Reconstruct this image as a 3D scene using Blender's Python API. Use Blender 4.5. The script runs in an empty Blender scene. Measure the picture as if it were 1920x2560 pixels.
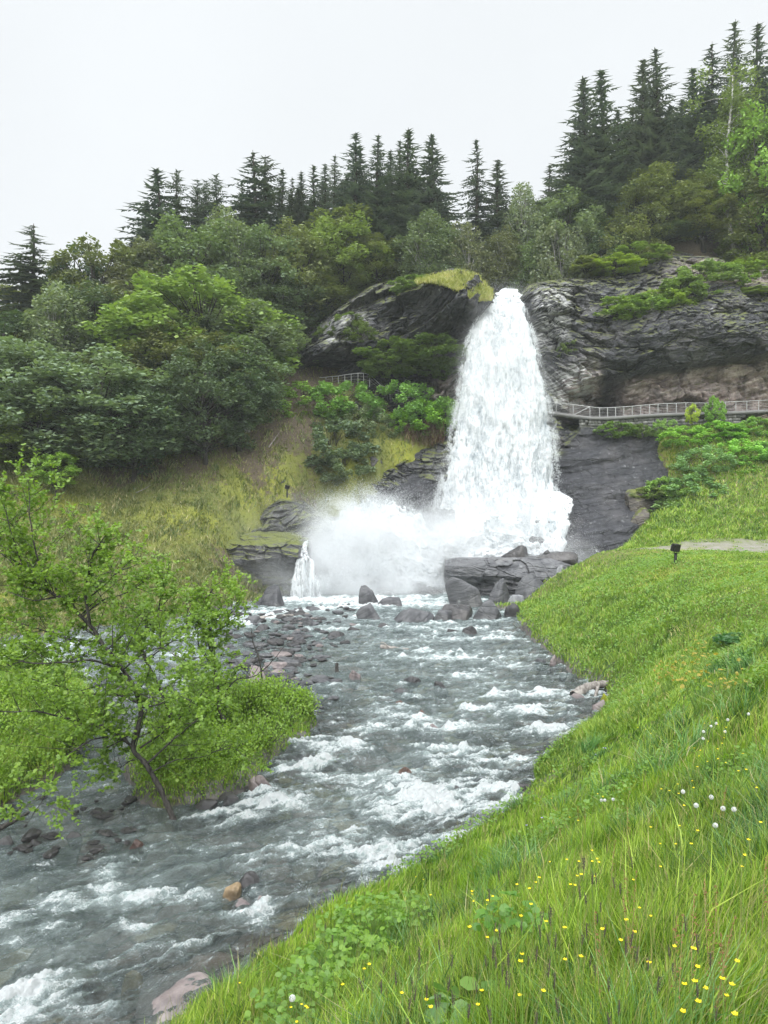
import bpy, math, random
import numpy as np
from mathutils import Vector, Matrix

# ---------------------------------------------------------------- camera, world, sun, exposure
SC = bpy.context.scene
COL = SC.collection
CZ = 5.2                       # eye height above the near water
FL = 1923.0                    # focal length in photo pixels (1920 x 2560 frame)
cam_d = bpy.data.cameras.new('camera')
cam = bpy.data.objects.new('camera', cam_d)
COL.objects.link(cam)
cam.location = (0, 0, CZ)
cam.rotation_euler = (math.radians(90), 0, 0)
cam_d.sensor_fit = 'HORIZONTAL'
cam_d.sensor_width = 36.0
cam_d.lens = 36.0 * FL / 1920.0
cam_d.clip_start = 0.05
cam_d.clip_end = 2000
SC.camera = cam

W = bpy.data.worlds.new('World')
SC.world = W
W.use_nodes = True
wn, wl = W.node_tree.nodes, W.node_tree.links
wn.clear()
SUN_EL, SUN_AZ = math.radians(46), math.radians(200)
w_out = wn.new('ShaderNodeOutputWorld')
w_sky = wn.new('ShaderNodeTexSky')
w_sky.sky_type = 'NISHITA'
w_sky.sun_disc = False
w_sky.sun_elevation = SUN_EL
w_sky.sun_rotation = SUN_AZ
w_bs = wn.new('ShaderNodeBackground'); w_bs.inputs['Strength'].default_value = 0.05
wl.new(w_sky.outputs[0], w_bs.inputs[0])
# the cloud deck: bright white cover, brightest overhead (overcast sky), soft cloud structure
w_tc = wn.new('ShaderNodeTexCoord')
w_sep = wn.new('ShaderNodeSeparateXYZ'); wl.new(w_tc.outputs['Generated'], w_sep.inputs[0])
w_mr = wn.new('ShaderNodeMapRange'); wl.new(w_sep.outputs[2], w_mr.inputs[0])
w_mr.inputs[1].default_value = 0.62; w_mr.inputs[2].default_value = 0.95
w_mr.inputs[3].default_value = 0.80; w_mr.inputs[4].default_value = 2.6
w_nz = wn.new('ShaderNodeTexNoise'); wl.new(w_tc.outputs['Generated'], w_nz.inputs['Vector'])
w_nz.inputs['Scale'].default_value = 2.2; w_nz.inputs['Detail'].default_value = 4
w_nr = wn.new('ShaderNodeMapRange'); wl.new(w_nz.outputs[0], w_nr.inputs[0])
w_nr.inputs[1].default_value = 0.3; w_nr.inputs[2].default_value = 0.7
w_nr.inputs[3].default_value = 0.965; w_nr.inputs[4].default_value = 1.035
w_mu = wn.new('ShaderNodeMath'); w_mu.operation = 'MULTIPLY'
wl.new(w_mr.outputs[0], w_mu.inputs[0]); wl.new(w_nr.outputs[0], w_mu.inputs[1])
# the cloud is thinner and brighter on the side behind the viewer, where the hidden sun stands
w_bk = wn.new('ShaderNodeMapRange'); wl.new(w_sep.outputs[1], w_bk.inputs[0]); w_bk.interpolation_type = 'SMOOTHSTEP'
w_bk.inputs[1].default_value = 0.45; w_bk.inputs[2].default_value = -0.75
w_bk.inputs[3].default_value = 1.0; w_bk.inputs[4].default_value = 2.5
w_m2 = wn.new('ShaderNodeMath'); w_m2.operation = 'MULTIPLY'
wl.new(w_mu.outputs[0], w_m2.inputs[0]); wl.new(w_bk.outputs[0], w_m2.inputs[1])
w_bc = wn.new('ShaderNodeBackground'); w_bc.inputs[0].default_value = (0.935, 0.972, 1.0, 1)
wl.new(w_m2.outputs[0], w_bc.inputs[1])
w_mx = wn.new('ShaderNodeMixShader'); w_mx.inputs[0].default_value = 0.96
wl.new(w_bs.outputs[0], w_mx.inputs[1]); wl.new(w_bc.outputs[0], w_mx.inputs[2])
wl.new(w_mx.outputs[0], w_out.inputs[0])

sun_d = bpy.data.lights.new('sun', 'SUN')
sun_d.energy = 1.5
sun_d.angle = math.radians(40)
sun_d.color = (1.0, 0.985, 0.955)
sun = bpy.data.objects.new('sun', sun_d)
COL.objects.link(sun)
_sd = Vector((math.sin(SUN_AZ) * math.cos(SUN_EL), math.cos(SUN_AZ) * math.cos(SUN_EL), math.sin(SUN_EL)))
sun.rotation_euler = _sd.to_track_quat('Z', 'Y').to_euler()

SC.view_settings.view_transform = 'Standard'
SC.view_settings.look = 'None'
SC.view_settings.exposure = 0.30
SC.view_settings.gamma = 1.0
SC.cycles.use_denoising = True
SC.cycles.max_bounces = 8
SC.cycles.diffuse_bounces = 4
SC.cycles.glossy_bounces = 2
SC.cycles.transmission_bounces = 3
SC.cycles.transparent_max_bounces = 10
SC.cycles.volume_bounces = 2
SC.cycles.caustics_reflective = False
SC.cycles.caustics_refractive = False
SC.cycles.use_light_tree = False

# ---------------------------------------------------------------- helpers
RNG = np.random.default_rng(7)
random.seed(7)

def P(px, py, D):
    """world point seen at photo pixel (px, py) at distance D along +Y"""
    return np.array([(px - 960.0) / FL * D, D, CZ - (py - 1280.0) / FL * D])

def zw(y):                      # water level: the river drops gently towards the camera
    return 0.01 * (y - 8.0)

def DW(py):                     # distance at which the water surface is seen in row py
    return (CZ + 0.08) / ((py - 1280.0) / FL + 0.01)

def W2(px, py):                 # world xy of a point of the water surface
    d = DW(py)
    return ((px - 960.0) / FL * d, d)

_perm = np.random.default_rng(3).permutation(256)
_perm = np.concatenate([_perm, _perm, _perm])
_g = np.random.default_rng(4).normal(size=(256, 3))
_g /= np.linalg.norm(_g, axis=1)[:, None]

def perlin(x, y, z=0.0):
    x, y, z = np.broadcast_arrays(np.asarray(x, float), np.asarray(y, float), np.asarray(z, float))
    xi, yi, zi = np.floor(x).astype(int), np.floor(y).astype(int), np.floor(z).astype(int)
    xf, yf, zf = x - xi, y - yi, z - zi
    xi &= 255; yi &= 255; zi &= 255
    u = xf * xf * xf * (xf * (xf * 6 - 15) + 10)
    v = yf * yf * yf * (yf * (yf * 6 - 15) + 10)
    w = zf * zf * zf * (zf * (zf * 6 - 15) + 10)
    def gr(ix, iy, iz, fx, fy, fz):
        g = _g[_perm[_perm[_perm[ix] + iy] + iz]]
        return g[..., 0] * fx + g[..., 1] * fy + g[..., 2] * fz
    x1, y1, z1 = (xi + 1) & 255, (yi + 1) & 255, (zi + 1) & 255
    a = gr(xi, yi, zi, xf, yf, zf); b = gr(x1, yi, zi, xf - 1, yf, zf)
    c = gr(xi, y1, zi, xf, yf - 1, zf); d = gr(x1, y1, zi, xf - 1, yf - 1, zf)
    e = gr(xi, yi, z1, xf, yf, zf - 1); f = gr(x1, yi, z1, xf - 1, yf, zf - 1)
    g = gr(xi, y1, z1, xf, yf - 1, zf - 1); h = gr(x1, y1, z1, xf - 1, yf - 1, zf - 1)
    k0 = a + u * (b - a); k1 = c + u * (d - c); k2 = e + u * (f - e); k3 = g + u * (h - g)
    l0 = k0 + v * (k1 - k0); l1 = k2 + v * (k3 - k2)
    return (l0 + w * (l1 - l0)) * 1.5

def fbm(x, y, z=0.0, oct=4, gain=0.5, lac=2.03):
    s = 0.0; a = 1.0; t = 0.0
    x = np.asarray(x, float); y = np.asarray(y, float); z = np.asarray(z, float)
    for i in range(oct):
        s = s + a * perlin(x + 17.3 * i, y - 9.1 * i, z + 5.7 * i); t += a
        a *= gain; x = x * lac; y = y * lac; z = z * lac
    return s / t

def worley(x, y, seed=0.0):
    """2D cells: (random value, tilt plane value, distance to the cell border)"""
    x = np.asarray(x, float); y = np.asarray(y, float); ix = np.floor(x).astype(int); iy = np.floor(y).astype(int)
    b1 = np.full(x.shape, 9.0); b2 = b1.copy(); idn = np.zeros(x.shape); tl = np.zeros(x.shape); s = int(seed)
    for dx in (-1, 0, 1):
        for dy in (-1, 0, 1):
            cx_, cy_ = ix + dx, iy + dy
            h1 = _perm[(_perm[(cx_ + s) & 255] + cy_) & 255]; h2 = _perm[(h1 + 71) & 255]; h3 = _perm[(h2 + 31) & 255]; h4 = _perm[(h3 + 13) & 255]
            ox = x - (cx_ + h1 / 255.0); oy = y - (cy_ + h2 / 255.0); dd = np.sqrt(ox * ox + oy * oy)
            m = dd < b1
            b2 = np.where(m, b1, np.minimum(b2, dd)); b1 = np.where(m, dd, b1); idn = np.where(m, h3 / 255.0, idn)
            tl = np.where(m, ox * (h3 / 127.5 - 1) + oy * (h4 / 127.5 - 1), tl)
    return idn, tl, b2 - b1

def sstep(a, b, x):
    t = np.clip((x - a) / (b - a), 0, 1)
    return t * t * (3 - 2 * t)

def mesh_np(name, V, F, mat=None, smooth=False, attrs=None, parent=None, link=True, mats=None, fmat=None):
    """V (n,3); F: (m,4) and/or (k,3) int arrays (list)"""
    V = np.asarray(V, np.float32)
    if not isinstance(F, (list, tuple)): F = [F]
    F = [np.asarray(f, np.int32) for f in F if len(f)]
    me = bpy.data.meshes.new(name)
    me.vertices.add(len(V)); me.vertices.foreach_set('co', V.ravel())
    li = np.concatenate([f.ravel() for f in F])
    tot = np.concatenate([np.full(len(f), f.shape[1], np.int32) for f in F])
    st = np.concatenate([[0], np.cumsum(tot)[:-1]]).astype(np.int32)
    me.loops.add(len(li)); me.loops.foreach_set('vertex_index', li)
    me.polygons.add(len(tot)); me.polygons.foreach_set('loop_start', st); me.polygons.foreach_set('loop_total', tot)
    if smooth: me.polygons.foreach_set('use_smooth', np.ones(len(tot), bool))
    if fmat is not None: me.polygons.foreach_set('material_index', np.asarray(fmat, np.int32))
    if attrs:
        for k, a in attrs.items():
            at = me.attributes.new(k, 'FLOAT', 'POINT')
            at.data.foreach_set('value', np.asarray(a, np.float32).ravel())
    me.update(calc_edges=True)
    me.validate()
    for m in (mats or ([mat] if mat else [])): me.materials.append(m)
    if not link: return me
    return obj(name, me, parent)

def obj(name, me, parent=None):
    o = bpy.data.objects.new(name, me)
    COL.objects.link(o)
    if parent is not None: o.parent = parent
    return o

def empty(name, loc=(0, 0, 0), rz=0.0):
    o = bpy.data.objects.new(name, None)
    COL.objects.link(o)
    o.location = loc; o.rotation_euler = (0, 0, rz); o.empty_display_size = 0.2
    return o

def tag(o, label=None, cat=None, group=None, kind=None):
    if label: o['label'] = label
    if cat: o['category'] = cat
    if group: o['group'] = group
    if kind: o['kind'] = kind
    return o

def copy_tree(o, parent=None):
    c = o.copy(); COL.objects.link(c)
    c.parent = parent
    for ch in o.children: copy_tree(ch, c)
    return c

def grid_faces(nr, nc):
    i = np.arange(nr - 1)[:, None] * nc + np.arange(nc - 1)[None, :]
    return np.stack([i, i + 1, i + nc + 1, i + nc], -1).reshape(-1, 4)

def tube(pts, rad, n=6):
    """tapered tube along points -> V, F(quads)"""
    pts = np.asarray(pts, float); rad = np.asarray(rad, float)
    m = len(pts)
    t = np.gradient(pts, axis=0); t /= (np.linalg.norm(t, axis=1)[:, None] + 1e-9)
    ref = np.array([0.31, 0.95, 0.05]) if abs(t[0][2]) > 0.5 else np.array([0.05, 0.1, 1.0])
    a = np.cross(t, ref); a /= (np.linalg.norm(a, axis=1)[:, None] + 1e-9)
    b = np.cross(t, a)
    an = np.linspace(0, 2 * math.pi, n, endpoint=False)
    V = pts[:, None, :] + rad[:, None, None] * (np.cos(an)[None, :, None] * a[:, None, :] + np.sin(an)[None, :, None] * b[:, None, :])
    V = V.reshape(-1, 3)
    i = np.arange(m - 1)[:, None] * n; j = np.arange(n)[None, :]; k = (j + 1) % n
    F = np.stack([i + j, i + k, i + n + k, i + n + j], -1).reshape(-1, 4)
    return V, F

class Geo:
    def __init__(s): s.V = []; s.Q = []; s.T = []; s.n = 0
    def add(s, V, F):
        V = np.asarray(V, float); F = np.asarray(F, np.int64)
        if F.shape[1] == 4: s.Q.append(F + s.n)
        else: s.T.append(F + s.n)
        s.V.append(V); s.n += len(V)
    def tube(s, pts, rad, n=6): s.add(*tube(pts, rad, n))
    def box(s, c, d, R=None):
        v = np.array([[x, y, z] for x in (-.5, .5) for y in (-.5, .5) for z in (-.5, .5)]) * np.asarray(d)
        if R is not None: v = v @ np.asarray(R).T
        s.add(v + np.asarray(c), [[0, 1, 3, 2], [4, 6, 7, 5], [0, 4, 5, 1], [2, 3, 7, 6], [0, 2, 6, 4], [1, 5, 7, 3]])
    def out(s):
        F = []
        if s.Q: F.append(np.concatenate(s.Q))
        if s.T: F.append(np.concatenate(s.T))
        return np.concatenate(s.V), F
    def build(s, name, mat=None, parent=None, smooth=False, link=True, mats=None, fmat=None):
        V, F = s.out()
        return mesh_np(name, V, F, mat, smooth, None, parent, link, mats, fmat)

# ---------------------------------------------------------------- material helpers
class NT:
    def __init__(s, name):
        s.m = bpy.data.materials.new(name); s.m.use_nodes = True
        s.t = s.m.node_tree; s.n = s.t.nodes; s.l = s.t.links; s.n.clear()
        s.o = s.n.new('ShaderNodeOutputMaterial')
    def add(s, ty, **kw):
        n = s.n.new(ty)
        for k, v in kw.items(): setattr(n, k, v)
        return n
    def put(s, sock, v):
        if isinstance(v, bpy.types.NodeSocket): s.l.new(v, sock)
        elif isinstance(v, (tuple, list)):
            sock.default_value = tuple(v) + (1.0,) if (len(v) == 3 and sock.type == 'RGBA') else tuple(v)
        else: sock.default_value = v
    def pos(s): return s.add('ShaderNodeNewGeometry').outputs['Position']
    def objc(s): return s.add('ShaderNodeTexCoord').outputs['Object']
    def norm(s): return s.add('ShaderNodeNewGeometry').outputs['Normal']
    def island(s): return s.add('ShaderNodeNewGeometry').outputs['Random Per Island']
    def attr(s, k): return s.add('ShaderNodeAttribute', attribute_name=k).outputs['Fac']
    def sep(s, v):
        n = s.add('ShaderNodeSeparateXYZ'); s.put(n.inputs[0], v); return n.outputs
    def vscale(s, v, sc):
        n = s.add('ShaderNodeMapping'); s.put(n.inputs['Vector'], v); n.inputs['Scale'].default_value = sc; return n.outputs[0]
    def vrot(s, v, rot, sc):
        n = s.add('ShaderNodeMapping', vector_type='POINT'); s.put(n.inputs['Vector'], v)
        n.inputs['Rotation'].default_value = rot; n2 = s.vscale(n.outputs[0], sc); return n2
    def noise(s, v, scale=1.0, detail=4, rough=0.55, dist=0.0):
        n = s.add('ShaderNodeTexNoise'); s.put(n.inputs['Vector'], v)
        n.inputs['Scale'].default_value = scale; n.inputs['Detail'].default_value = detail
        n.inputs['Roughness'].default_value = rough; n.inputs['Distortion'].default_value = dist
        return n.outputs[0]
    def voro(s, v, scale=1.0, feature='F1', out=0, rnd=1.0):
        n = s.add('ShaderNodeTexVoronoi', feature=feature); s.put(n.inputs['Vector'], v)
        n.inputs['Scale'].default_value = scale; n.inputs['Randomness'].default_value = rnd
        return n.outputs[out]
    def mr(s, v, a, b, c=0.0, d=1.0, smooth=False):
        n = s.add('ShaderNodeMapRange'); s.put(n.inputs[0], v)
        if smooth: n.interpolation_type = 'SMOOTHSTEP'
        for i, q in enumerate((a, b, c, d)): s.put(n.inputs[i + 1], q)
        return n.outputs[0]
    def math(s, op, a, b=0.0, clamp=False):
        n = s.add('ShaderNodeMath', operation=op, use_clamp=clamp); s.put(n.inputs[0], a); s.put(n.inputs[1], b); return n.outputs[0]
    def mix(s, f, a, b, mode='MIX'):
        n = s.add('ShaderNodeMix', data_type='RGBA', blend_type=mode)
        s.put(n.inputs[0], f); s.put(n.inputs[6], a); s.put(n.inputs[7], b); return n.outputs[2]
    def ramp(s, v, stops):
        n = s.add('ShaderNodeValToRGB'); s.put(n.inputs[0], v); e = n.color_ramp.elements
        while len(e) < len(stops): e.new(0.5)
        for q, (p, c) in zip(e, stops): q.position = p; q.color = tuple(c) + (1,)
        return n.outputs[0]
    def bump(s, h, dist=0.02, strength=1.0, nrm=None):
        n = s.add('ShaderNodeBump'); s.put(n.inputs['Height'], h)
        n.inputs['Distance'].default_value = dist; n.inputs['Strength'].default_value = strength
        if nrm is not None: s.put(n.inputs['Normal'], nrm)
        return n.outputs[0]
    def pbr(s, col, rough=0.8, nrm=None, spec=0.3, **kw):
        n = s.add('ShaderNodeBsdfPrincipled'); s.put(n.inputs['Base Color'], col); s.put(n.inputs['Roughness'], rough)
        s.put(n.inputs['Specular IOR Level'], spec)
        if nrm is not None: s.put(n.inputs['Normal'], nrm)
        for k, v in kw.items(): s.put(n.inputs[k.replace('_', ' ')], v)
        return n.outputs[0]
    def mixs(s, f, a, b):
        n = s.add('ShaderNodeMixShader'); s.put(n.inputs[0], f); s.put(n.inputs[1], a); s.put(n.inputs[2], b); return n.outputs[0]
    def diff(s, col, nrm=None):
        n = s.add('ShaderNodeBsdfDiffuse'); s.put(n.inputs[0], col)
        if nrm is not None: s.put(n.inputs['Normal'], nrm)
        return n.outputs[0]
    def trl(s, col):
        n = s.add('ShaderNodeBsdfTranslucent'); s.put(n.inputs[0], col); return n.outputs[0]
    def surf(s, sh): s.l.new(sh, s.o.inputs['Surface']); return s.m

def foliage_mat(name, rough=0.55, trans=0.35, var=0.5, spec=0.25):
    """leaf material: tint comes from the object's own colour, each leaf varies a little"""
    t = NT(name)
    oc = t.add('ShaderNodeObjectInfo').outputs['Color']
    r = t.island()
    c = t.mix(t.mr(r, 0, 1, 0.0, var), oc, t.mix(1.0, oc, (1.55, 1.35, 0.75), 'MULTIPLY'))
    c = t.mix(t.mr(t.noise(t.pos(), 1.1, 2), 0.35, 0.65, 0.0, 0.45), c, t.mix(1.0, c, (0.62, 0.72, 0.70), 'MULTIPLY'))
    s = t.pbr(c, rough, spec=spec)
    tc = t.mix(1.0, c, (1.25, 1.35, 0.6), 'MULTIPLY')
    return t.surf(t.mixs(trans, s, t.trl(tc)))

def rock_mat(name, c1, c2, c3, strata=True, moss=0.0, lich=0.25, wet=0.35, coord='pos', red=0.0, scale=1.0):
    t = NT(name)
    p = t.pos() if coord == 'pos' else t.objc()
    sv = t.vrot(p, (0.10, 0.22, 0.1), (0.5 * scale, 0.5 * scale, 5.0 * scale))
    layer = t.noise(sv if strata else t.vscale(p, (1.6, 1.6, 2.2)), 1.0, 6, 0.62, 0.4)
    big = t.noise(p, 0.35 * scale, 5, 0.6)
    fine = t.noise(p, 9 * scale, 5, 0.7)
    c = t.mix(t.mr(layer, 0.36, 0.64), c1, c2)
    c = t.mix(t.mr(big, 0.5, 0.72), c, c3)
    c = t.mix(t.mr(fine, 0.35, 0.7, 0.0, 0.5), c, t.mix(1.0, c, (0.45, 0.45, 0.47), 'MULTIPLY'))
    # pale lichen / quartz patches
    lm = t.math('MULTIPLY', t.mr(t.noise(p, 2.3 * scale, 6, 0.75), 0.60, 0.68), t.mr(big, 0.40, 0.55))
    c = t.mix(t.math('MULTIPLY', lm, lich), c, (0.42, 0.43, 0.42))
    if red > 0:
        a = t.attr('red')
        redc = t.mix(t.mr(t.noise(sv, 0.8, 6, 0.7), .35, .65), (0.22, 0.15, 0.13), (0.60, 0.51, 0.47))
        c = t.mix(t.math('MULTIPLY', a, t.mr(t.noise(p, 1.2, 5, 0.7), 0.3, 0.6, 0.45, 1.0)), c, redc)
        pl = t.attr('pale')
        c = t.mix(t.math('MULTIPLY', pl, t.mr(t.noise(sv, 1.7, 6, 0.7), 0.44, 0.56)), c, (0.46, 0.46, 0.45))
    if red > 0: c = t.mix(t.math('MULTIPLY', t.attr('bare'), .75), c, t.mix(1.0, c, (0.50, 0.50, 0.53), 'MULTIPLY'))
    # vertical water streaks
    st = t.noise(t.vscale(p, (1.6 * scale, 1.6 * scale, 0.16 * scale)), 1.0, 5, 0.65)
    c = t.mix(t.mr(st, 0.50, 0.62, 0.0, 0.65), c, t.mix(1.0, c, (0.42, 0.42, 0.46), 'MULTIPLY'))
    if moss > 0:
        nz = t.sep(t.norm())[2]
        mm = t.math('MULTIPLY', t.math('MULTIPLY', t.mr(nz, 0.45, 0.8), t.math('SUBTRACT', 1.0, t.attr('bare'))), t.mr(t.noise(p, 1.3 * scale, 5, 0.7), 0.56 - 0.3 * moss, 0.66 - 0.3 * moss))
        c = t.mix(mm, c, t.mix(t.noise(p, 4 * scale, 4), (0.045, 0.065, 0.015), (0.16, 0.17, 0.035)))
    h = t.math('ADD', t.math('MULTIPLY', layer, 1.0), t.math('MULTIPLY', fine, 0.35))
    crack = t.voro(t.vscale(p, (0.7 * scale, 0.7 * scale, 2.1 * scale)), 1.0, 'DISTANCE_TO_EDGE')
    h = t.math('ADD', h, t.mr(crack, 0.0, 0.05, -0.35, 0.0))
    n = t.bump(h, ((0.13 if moss > 0 else 0.055) if strata else 0.05) / scale, 0.85)
    return t.surf(t.pbr(c, t.mr(t.noise(p, 2 * scale, 4), 0.3, 0.7, 0.72 - wet * 0.6, 0.85), n, spec=0.4))
# ---------------------------------------------------------------- the river outline and the terrain
RIV = [W2(*q) for q in [(-900, 2040), (-400, 2100), (-400, 1680), (-300, 1618), (0, 1602), (200, 1577), (330, 1560), (450, 1545), (560, 1520), (640, 1503), (700, 1490)]] + \
      [(-6.5, 48.5), (-3.5, 51.5), (0, 53), (6, 53.5), (13, 52), (13.0, 49.5), (11.5, 47.5)] + \
      [W2(*q) for q in [(1235, 1520), (1290, 1530), (1300, 1556), (1330, 1600), (1372, 1636), (1440, 1695), (1508, 1726), (1522, 1760), (1518, 1800), (1480, 1838), (1400, 1885), (1352, 1925),
                        (1325, 1985), (1262, 2040), (1150, 2125), (1010, 2212), (850, 2300), (640, 2440), (520, 2540)]] + \
      [(-2.1, 6.6), (-2.8, 4.6), (-3.6, 2.0), (-5.5, -1.5), (-9, -6), (-34, -8), (-34, 12)]
ISL1 = [W2(*q) for q in [(345, 2000), (400, 2022), (480, 2012), (560, 1998), (630, 1955), (700, 1895), (775, 1850), (786, 1822), (764, 1794), (700, 1778), (600, 1770), (520, 1765), (440, 1785), (385, 1840), (350, 1890), (325, 1950)]]
ISL2 = [W2(*q) for q in [(-900, 2060), (-400, 2120), (-100, 2060), (0, 2032), (60, 1990), (115, 1955), (180, 1905), (215, 1850), (240, 1790), (200, 1730), (80, 1700), (-100, 1690), (-500, 1690)]]
RIV, ISL1, ISL2 = map(np.array, (RIV, ISL1, ISL2))

def poly_sd(poly, x, y):
    """signed distance, negative inside"""
    out = np.empty(x.size); X = x.ravel(); Y = y.ravel()
    a = poly; b = np.roll(poly, -1, 0)
    for s in range(0, X.size, 100000):
        px = X[s:s + 100000, None]; py = Y[s:s + 100000, None]
        ex, ey = (b - a)[:, 0], (b - a)[:, 1]
        wx, wy = px - a[:, 0], py - a[:, 1]
        t = np.clip((wx * ex + wy * ey) / (ex * ex + ey * ey + 1e-12), 0, 1)
        d = np.sqrt(((wx - t * ex) ** 2 + (wy - t * ey) ** 2).min(1))
        c1 = (a[:, 1] <= py) & (b[:, 1] > py); c2 = (a[:, 1] > py) & (b[:, 1] <= py)
        cr = ex * wy - ey * wx
        ins = ((c1 & (cr > 0)).sum(1) - (c2 & (cr < 0)).sum(1)) != 0
        out[s:s + 100000] = np.where(ins, -d, d)
    return out.reshape(x.shape)

def river_sd(x, y):
    x = np.asarray(x, float); y = np.asarray(y, float)
    wx = x + 0.35 * fbm(x * 0.9, y * 0.9, 3.3, 3) ; wy = y + 0.35 * fbm(x * 0.9, y * 0.9, 9.3, 3)
    d = poly_sd(RIV, wx, wy)
    d = np.maximum(d, -poly_sd(ISL1, wx, wy))
    return np.maximum(d, -poly_sd(ISL2, wx, wy))

CP = []
def cp(px, py, D): CP.append(P(px, py, D))
def cw(x, y, z): CP.append(np.array([x, y, z], float))
# right bank and meadow
for q in [(1900, 2000, 5.5), (1900, 1700, 9.5), (1900, 1500, 19), (1700, 1402, 30), (1900, 1392, 36), (1500, 1464, 32), (1400, 1524, 31), (1600, 1500, 26),
          (1600, 1425, 31), (1500, 1600, 25), (1600, 1600, 21.5), (1900, 1600, 14), (1750, 1500, 22), (1600, 1750, 17), (1600, 1900, 11), (1700, 1800, 12.5), (1500, 1950, 12),
          (1200, 2330, 5.6), (960, 2590, 4.0), (1400, 2590, 2.9), (1900, 2560, 2.5), (700, 2590, 5.5), (500, 2590, 6.3), (600, 2580, 5.8), (1400, 2230, 6), (1700, 2300, 3.9), (1250, 2190, 8.5), (1050, 2400, 6.2),
          (1700, 1374, 40), (1500, 1381, 42), (1400, 1428, 43), (1900, 1352, 44), (1650, 1345, 46), (1560, 1368, 46), (1900, 1250, 48), (1700, 1235, 50), (1620, 1290, 49.3), (1600, 1325, 48),
          (1900, 1120, 52), (1720, 1110, 53), (1655, 1105, 54.3), (1650, 1082, 55.0), (1760, 1066, 55.3), (1900, 1050, 55.2),
          (1340, 1502, 41), (1300, 1528, 40), (1450, 1466, 37), (1590, 1402, 36), (1250, 1518, 43.3),
          (2200, 1392, 36), (2200, 1250, 47), (2200, 1060, 55.2), (2200, 1120, 52), (2200, 1500, 15)]: cp(*q)
for q in [(0, 0, 3.6), (3, 1, 3.75), (8, 2, 4.0), (8, 9, 3.9), (15, 15, 3.9), (-2.2, 0.5, 1.7), (-5.5, -3, .9), (3, -6, 4.2), (-3, -8, 2.8), (20, -8, 5), (25, 5, 5), (-10, -14, 2), (35, 25, 5.5), (40, 42, 7),
          (20, -40, 10), (-40, -40, 6), (60, 0, 14), (-60, 0, 4), (-60, 30, 8)]: cw(*q)
# left shore and slope
for q in [(-300, 1605, 28.8), (0, 1593, 30.2), (200, 1568, 33), (450, 1535, 37), (560, 1508, 40.5), (640, 1490, 43.5),
          (0, 1450, 36), (0, 1300, 42), (0, 1150, 47), (-400, 1300, 38), (-400, 1100, 44), (150, 1240, 44.5), (300, 1400, 41), (300, 1270, 45.5), (300, 1195, 48),
          (500, 1420, 41.5), (500, 1300, 45), (500, 1170, 49), (640, 1240, 48), (640, 1100, 52), (640, 1000, 56), (600, 1400, 45.5), (560, 1380, 44.2), (680, 1400, 47), (710, 1270, 48.3), (720, 1200, 50),
          (760, 1090, 53.5), (760, 1000, 57), (760, 935, 60), (850, 1232, 50.5), (870, 1150, 53), (950, 1170, 53.5), (1020, 1140, 54.5), (900, 1050, 56), (1090, 1112, 55.9), (850, 960, 59.5),
          (950, 990, 58.8), (1000, 1060, 57.2), (1090, 1060, 57.2), (880, 940, 62.5), (780, 905, 62.5), (1000, 960, 62.5)]: cp(*q)
for px in (1100, 1200, 1300): cp(px, 1160, 58); cp(px, 1030, 62)
for px, z in ((1400, 12), (1500, 12.1), (1650, 12.1), (1800, 12.2), (1950, 12.3), (2250, 12.5)): cw((px - 960) / FL * 62.5, 62.5, z - 0.5)
for px, z in ((1400, 24.6), (1500, 25.8), (1600, 27.4), (1750, 28.2), (1950, 27.3), (2250, 27.0)): cw((px - 960) / FL * 67, 67, z)
for px, py in ((860, 800), (960, 712), (1080, 690), (780, 858)): cp(px, py, 67.5)
for px in (1350, 1430, 1500, 1545):
    for D in (49.5, 52, 54.5): cp(px, 1425 + (1545 - px) * .05, D)
cw(9.3, 65, 21.2); cw(8.3, 61, 20.3); cw(9.6, 75, 22.0)
for q in [(640, 850, 66), (500, 880, 63), (300, 960, 59), (0, 960, 57.5), (-400, 940, 56)]: cp(*q)
for px, z in ((-400, 22), (0, 23), (300, 26.5), (600, 29.5), (900, 28.5), (1200, 24.5), (1350, 25.5), (1500, 30), (1800, 35), (2300, 38)): cw((px - 960) / FL * 80, 80, z)
for x in (-140, -70, -20, 20, 70, 140): cw(x, 110, 34); cw(x, 200, 40)
for x in (-200, 200): cw(x, -100, 20); cw(x, 50, 34)
for q in RIV[2:-7]: cw(q[0], q[1], zw(q[1]) + 0.22)
for q in ISL1: cw(q[0], q[1], zw(q[1]) + 0.3)
for q in ISL2[2:]: cw(q[0], q[1], zw(q[1]) + 0.3)
for q in [(-4.2, 16, .42), (-3.2, 18.5, .48), (-4.4, 17.2, .5), (-8.2, 17, 1.1), (-10, 19.5, 1.1), (-13, 17, 1.3)]: cw(*q)
CP = np.array(CP)
_A = np.linalg.norm(CP[:, None, :2] - CP[None, :, :2], axis=2)
_n = len(CP)
_M = np.zeros((_n + 3, _n + 3)); _M[:_n, :_n] = -_A + np.eye(_n) * -0.05
_M[:_n, _n] = 1; _M[:_n, _n + 1:] = CP[:, :2]; _M[_n, :_n] = 1; _M[_n + 1:, :_n] = CP[:, :2].T
_wt = np.linalg.solve(_M, np.concatenate([CP[:, 2], [0, 0, 0]]))

def Hbase(x, y):
    X = x.ravel(); Y = y.ravel(); out = np.empty(X.size)
    for s in range(0, X.size, 60000):
        xs = X[s:s + 60000]; ys = Y[s:s + 60000]
        d = np.sqrt((xs[:, None] - CP[:, 0]) ** 2 + (ys[:, None] - CP[:, 1]) ** 2)
        out[s:s + 60000] = -d @ _wt[:_n] + _wt[_n] + _wt[_n + 1] * xs + _wt[_n + 2] * ys
    return out.reshape(x.shape)

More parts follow.
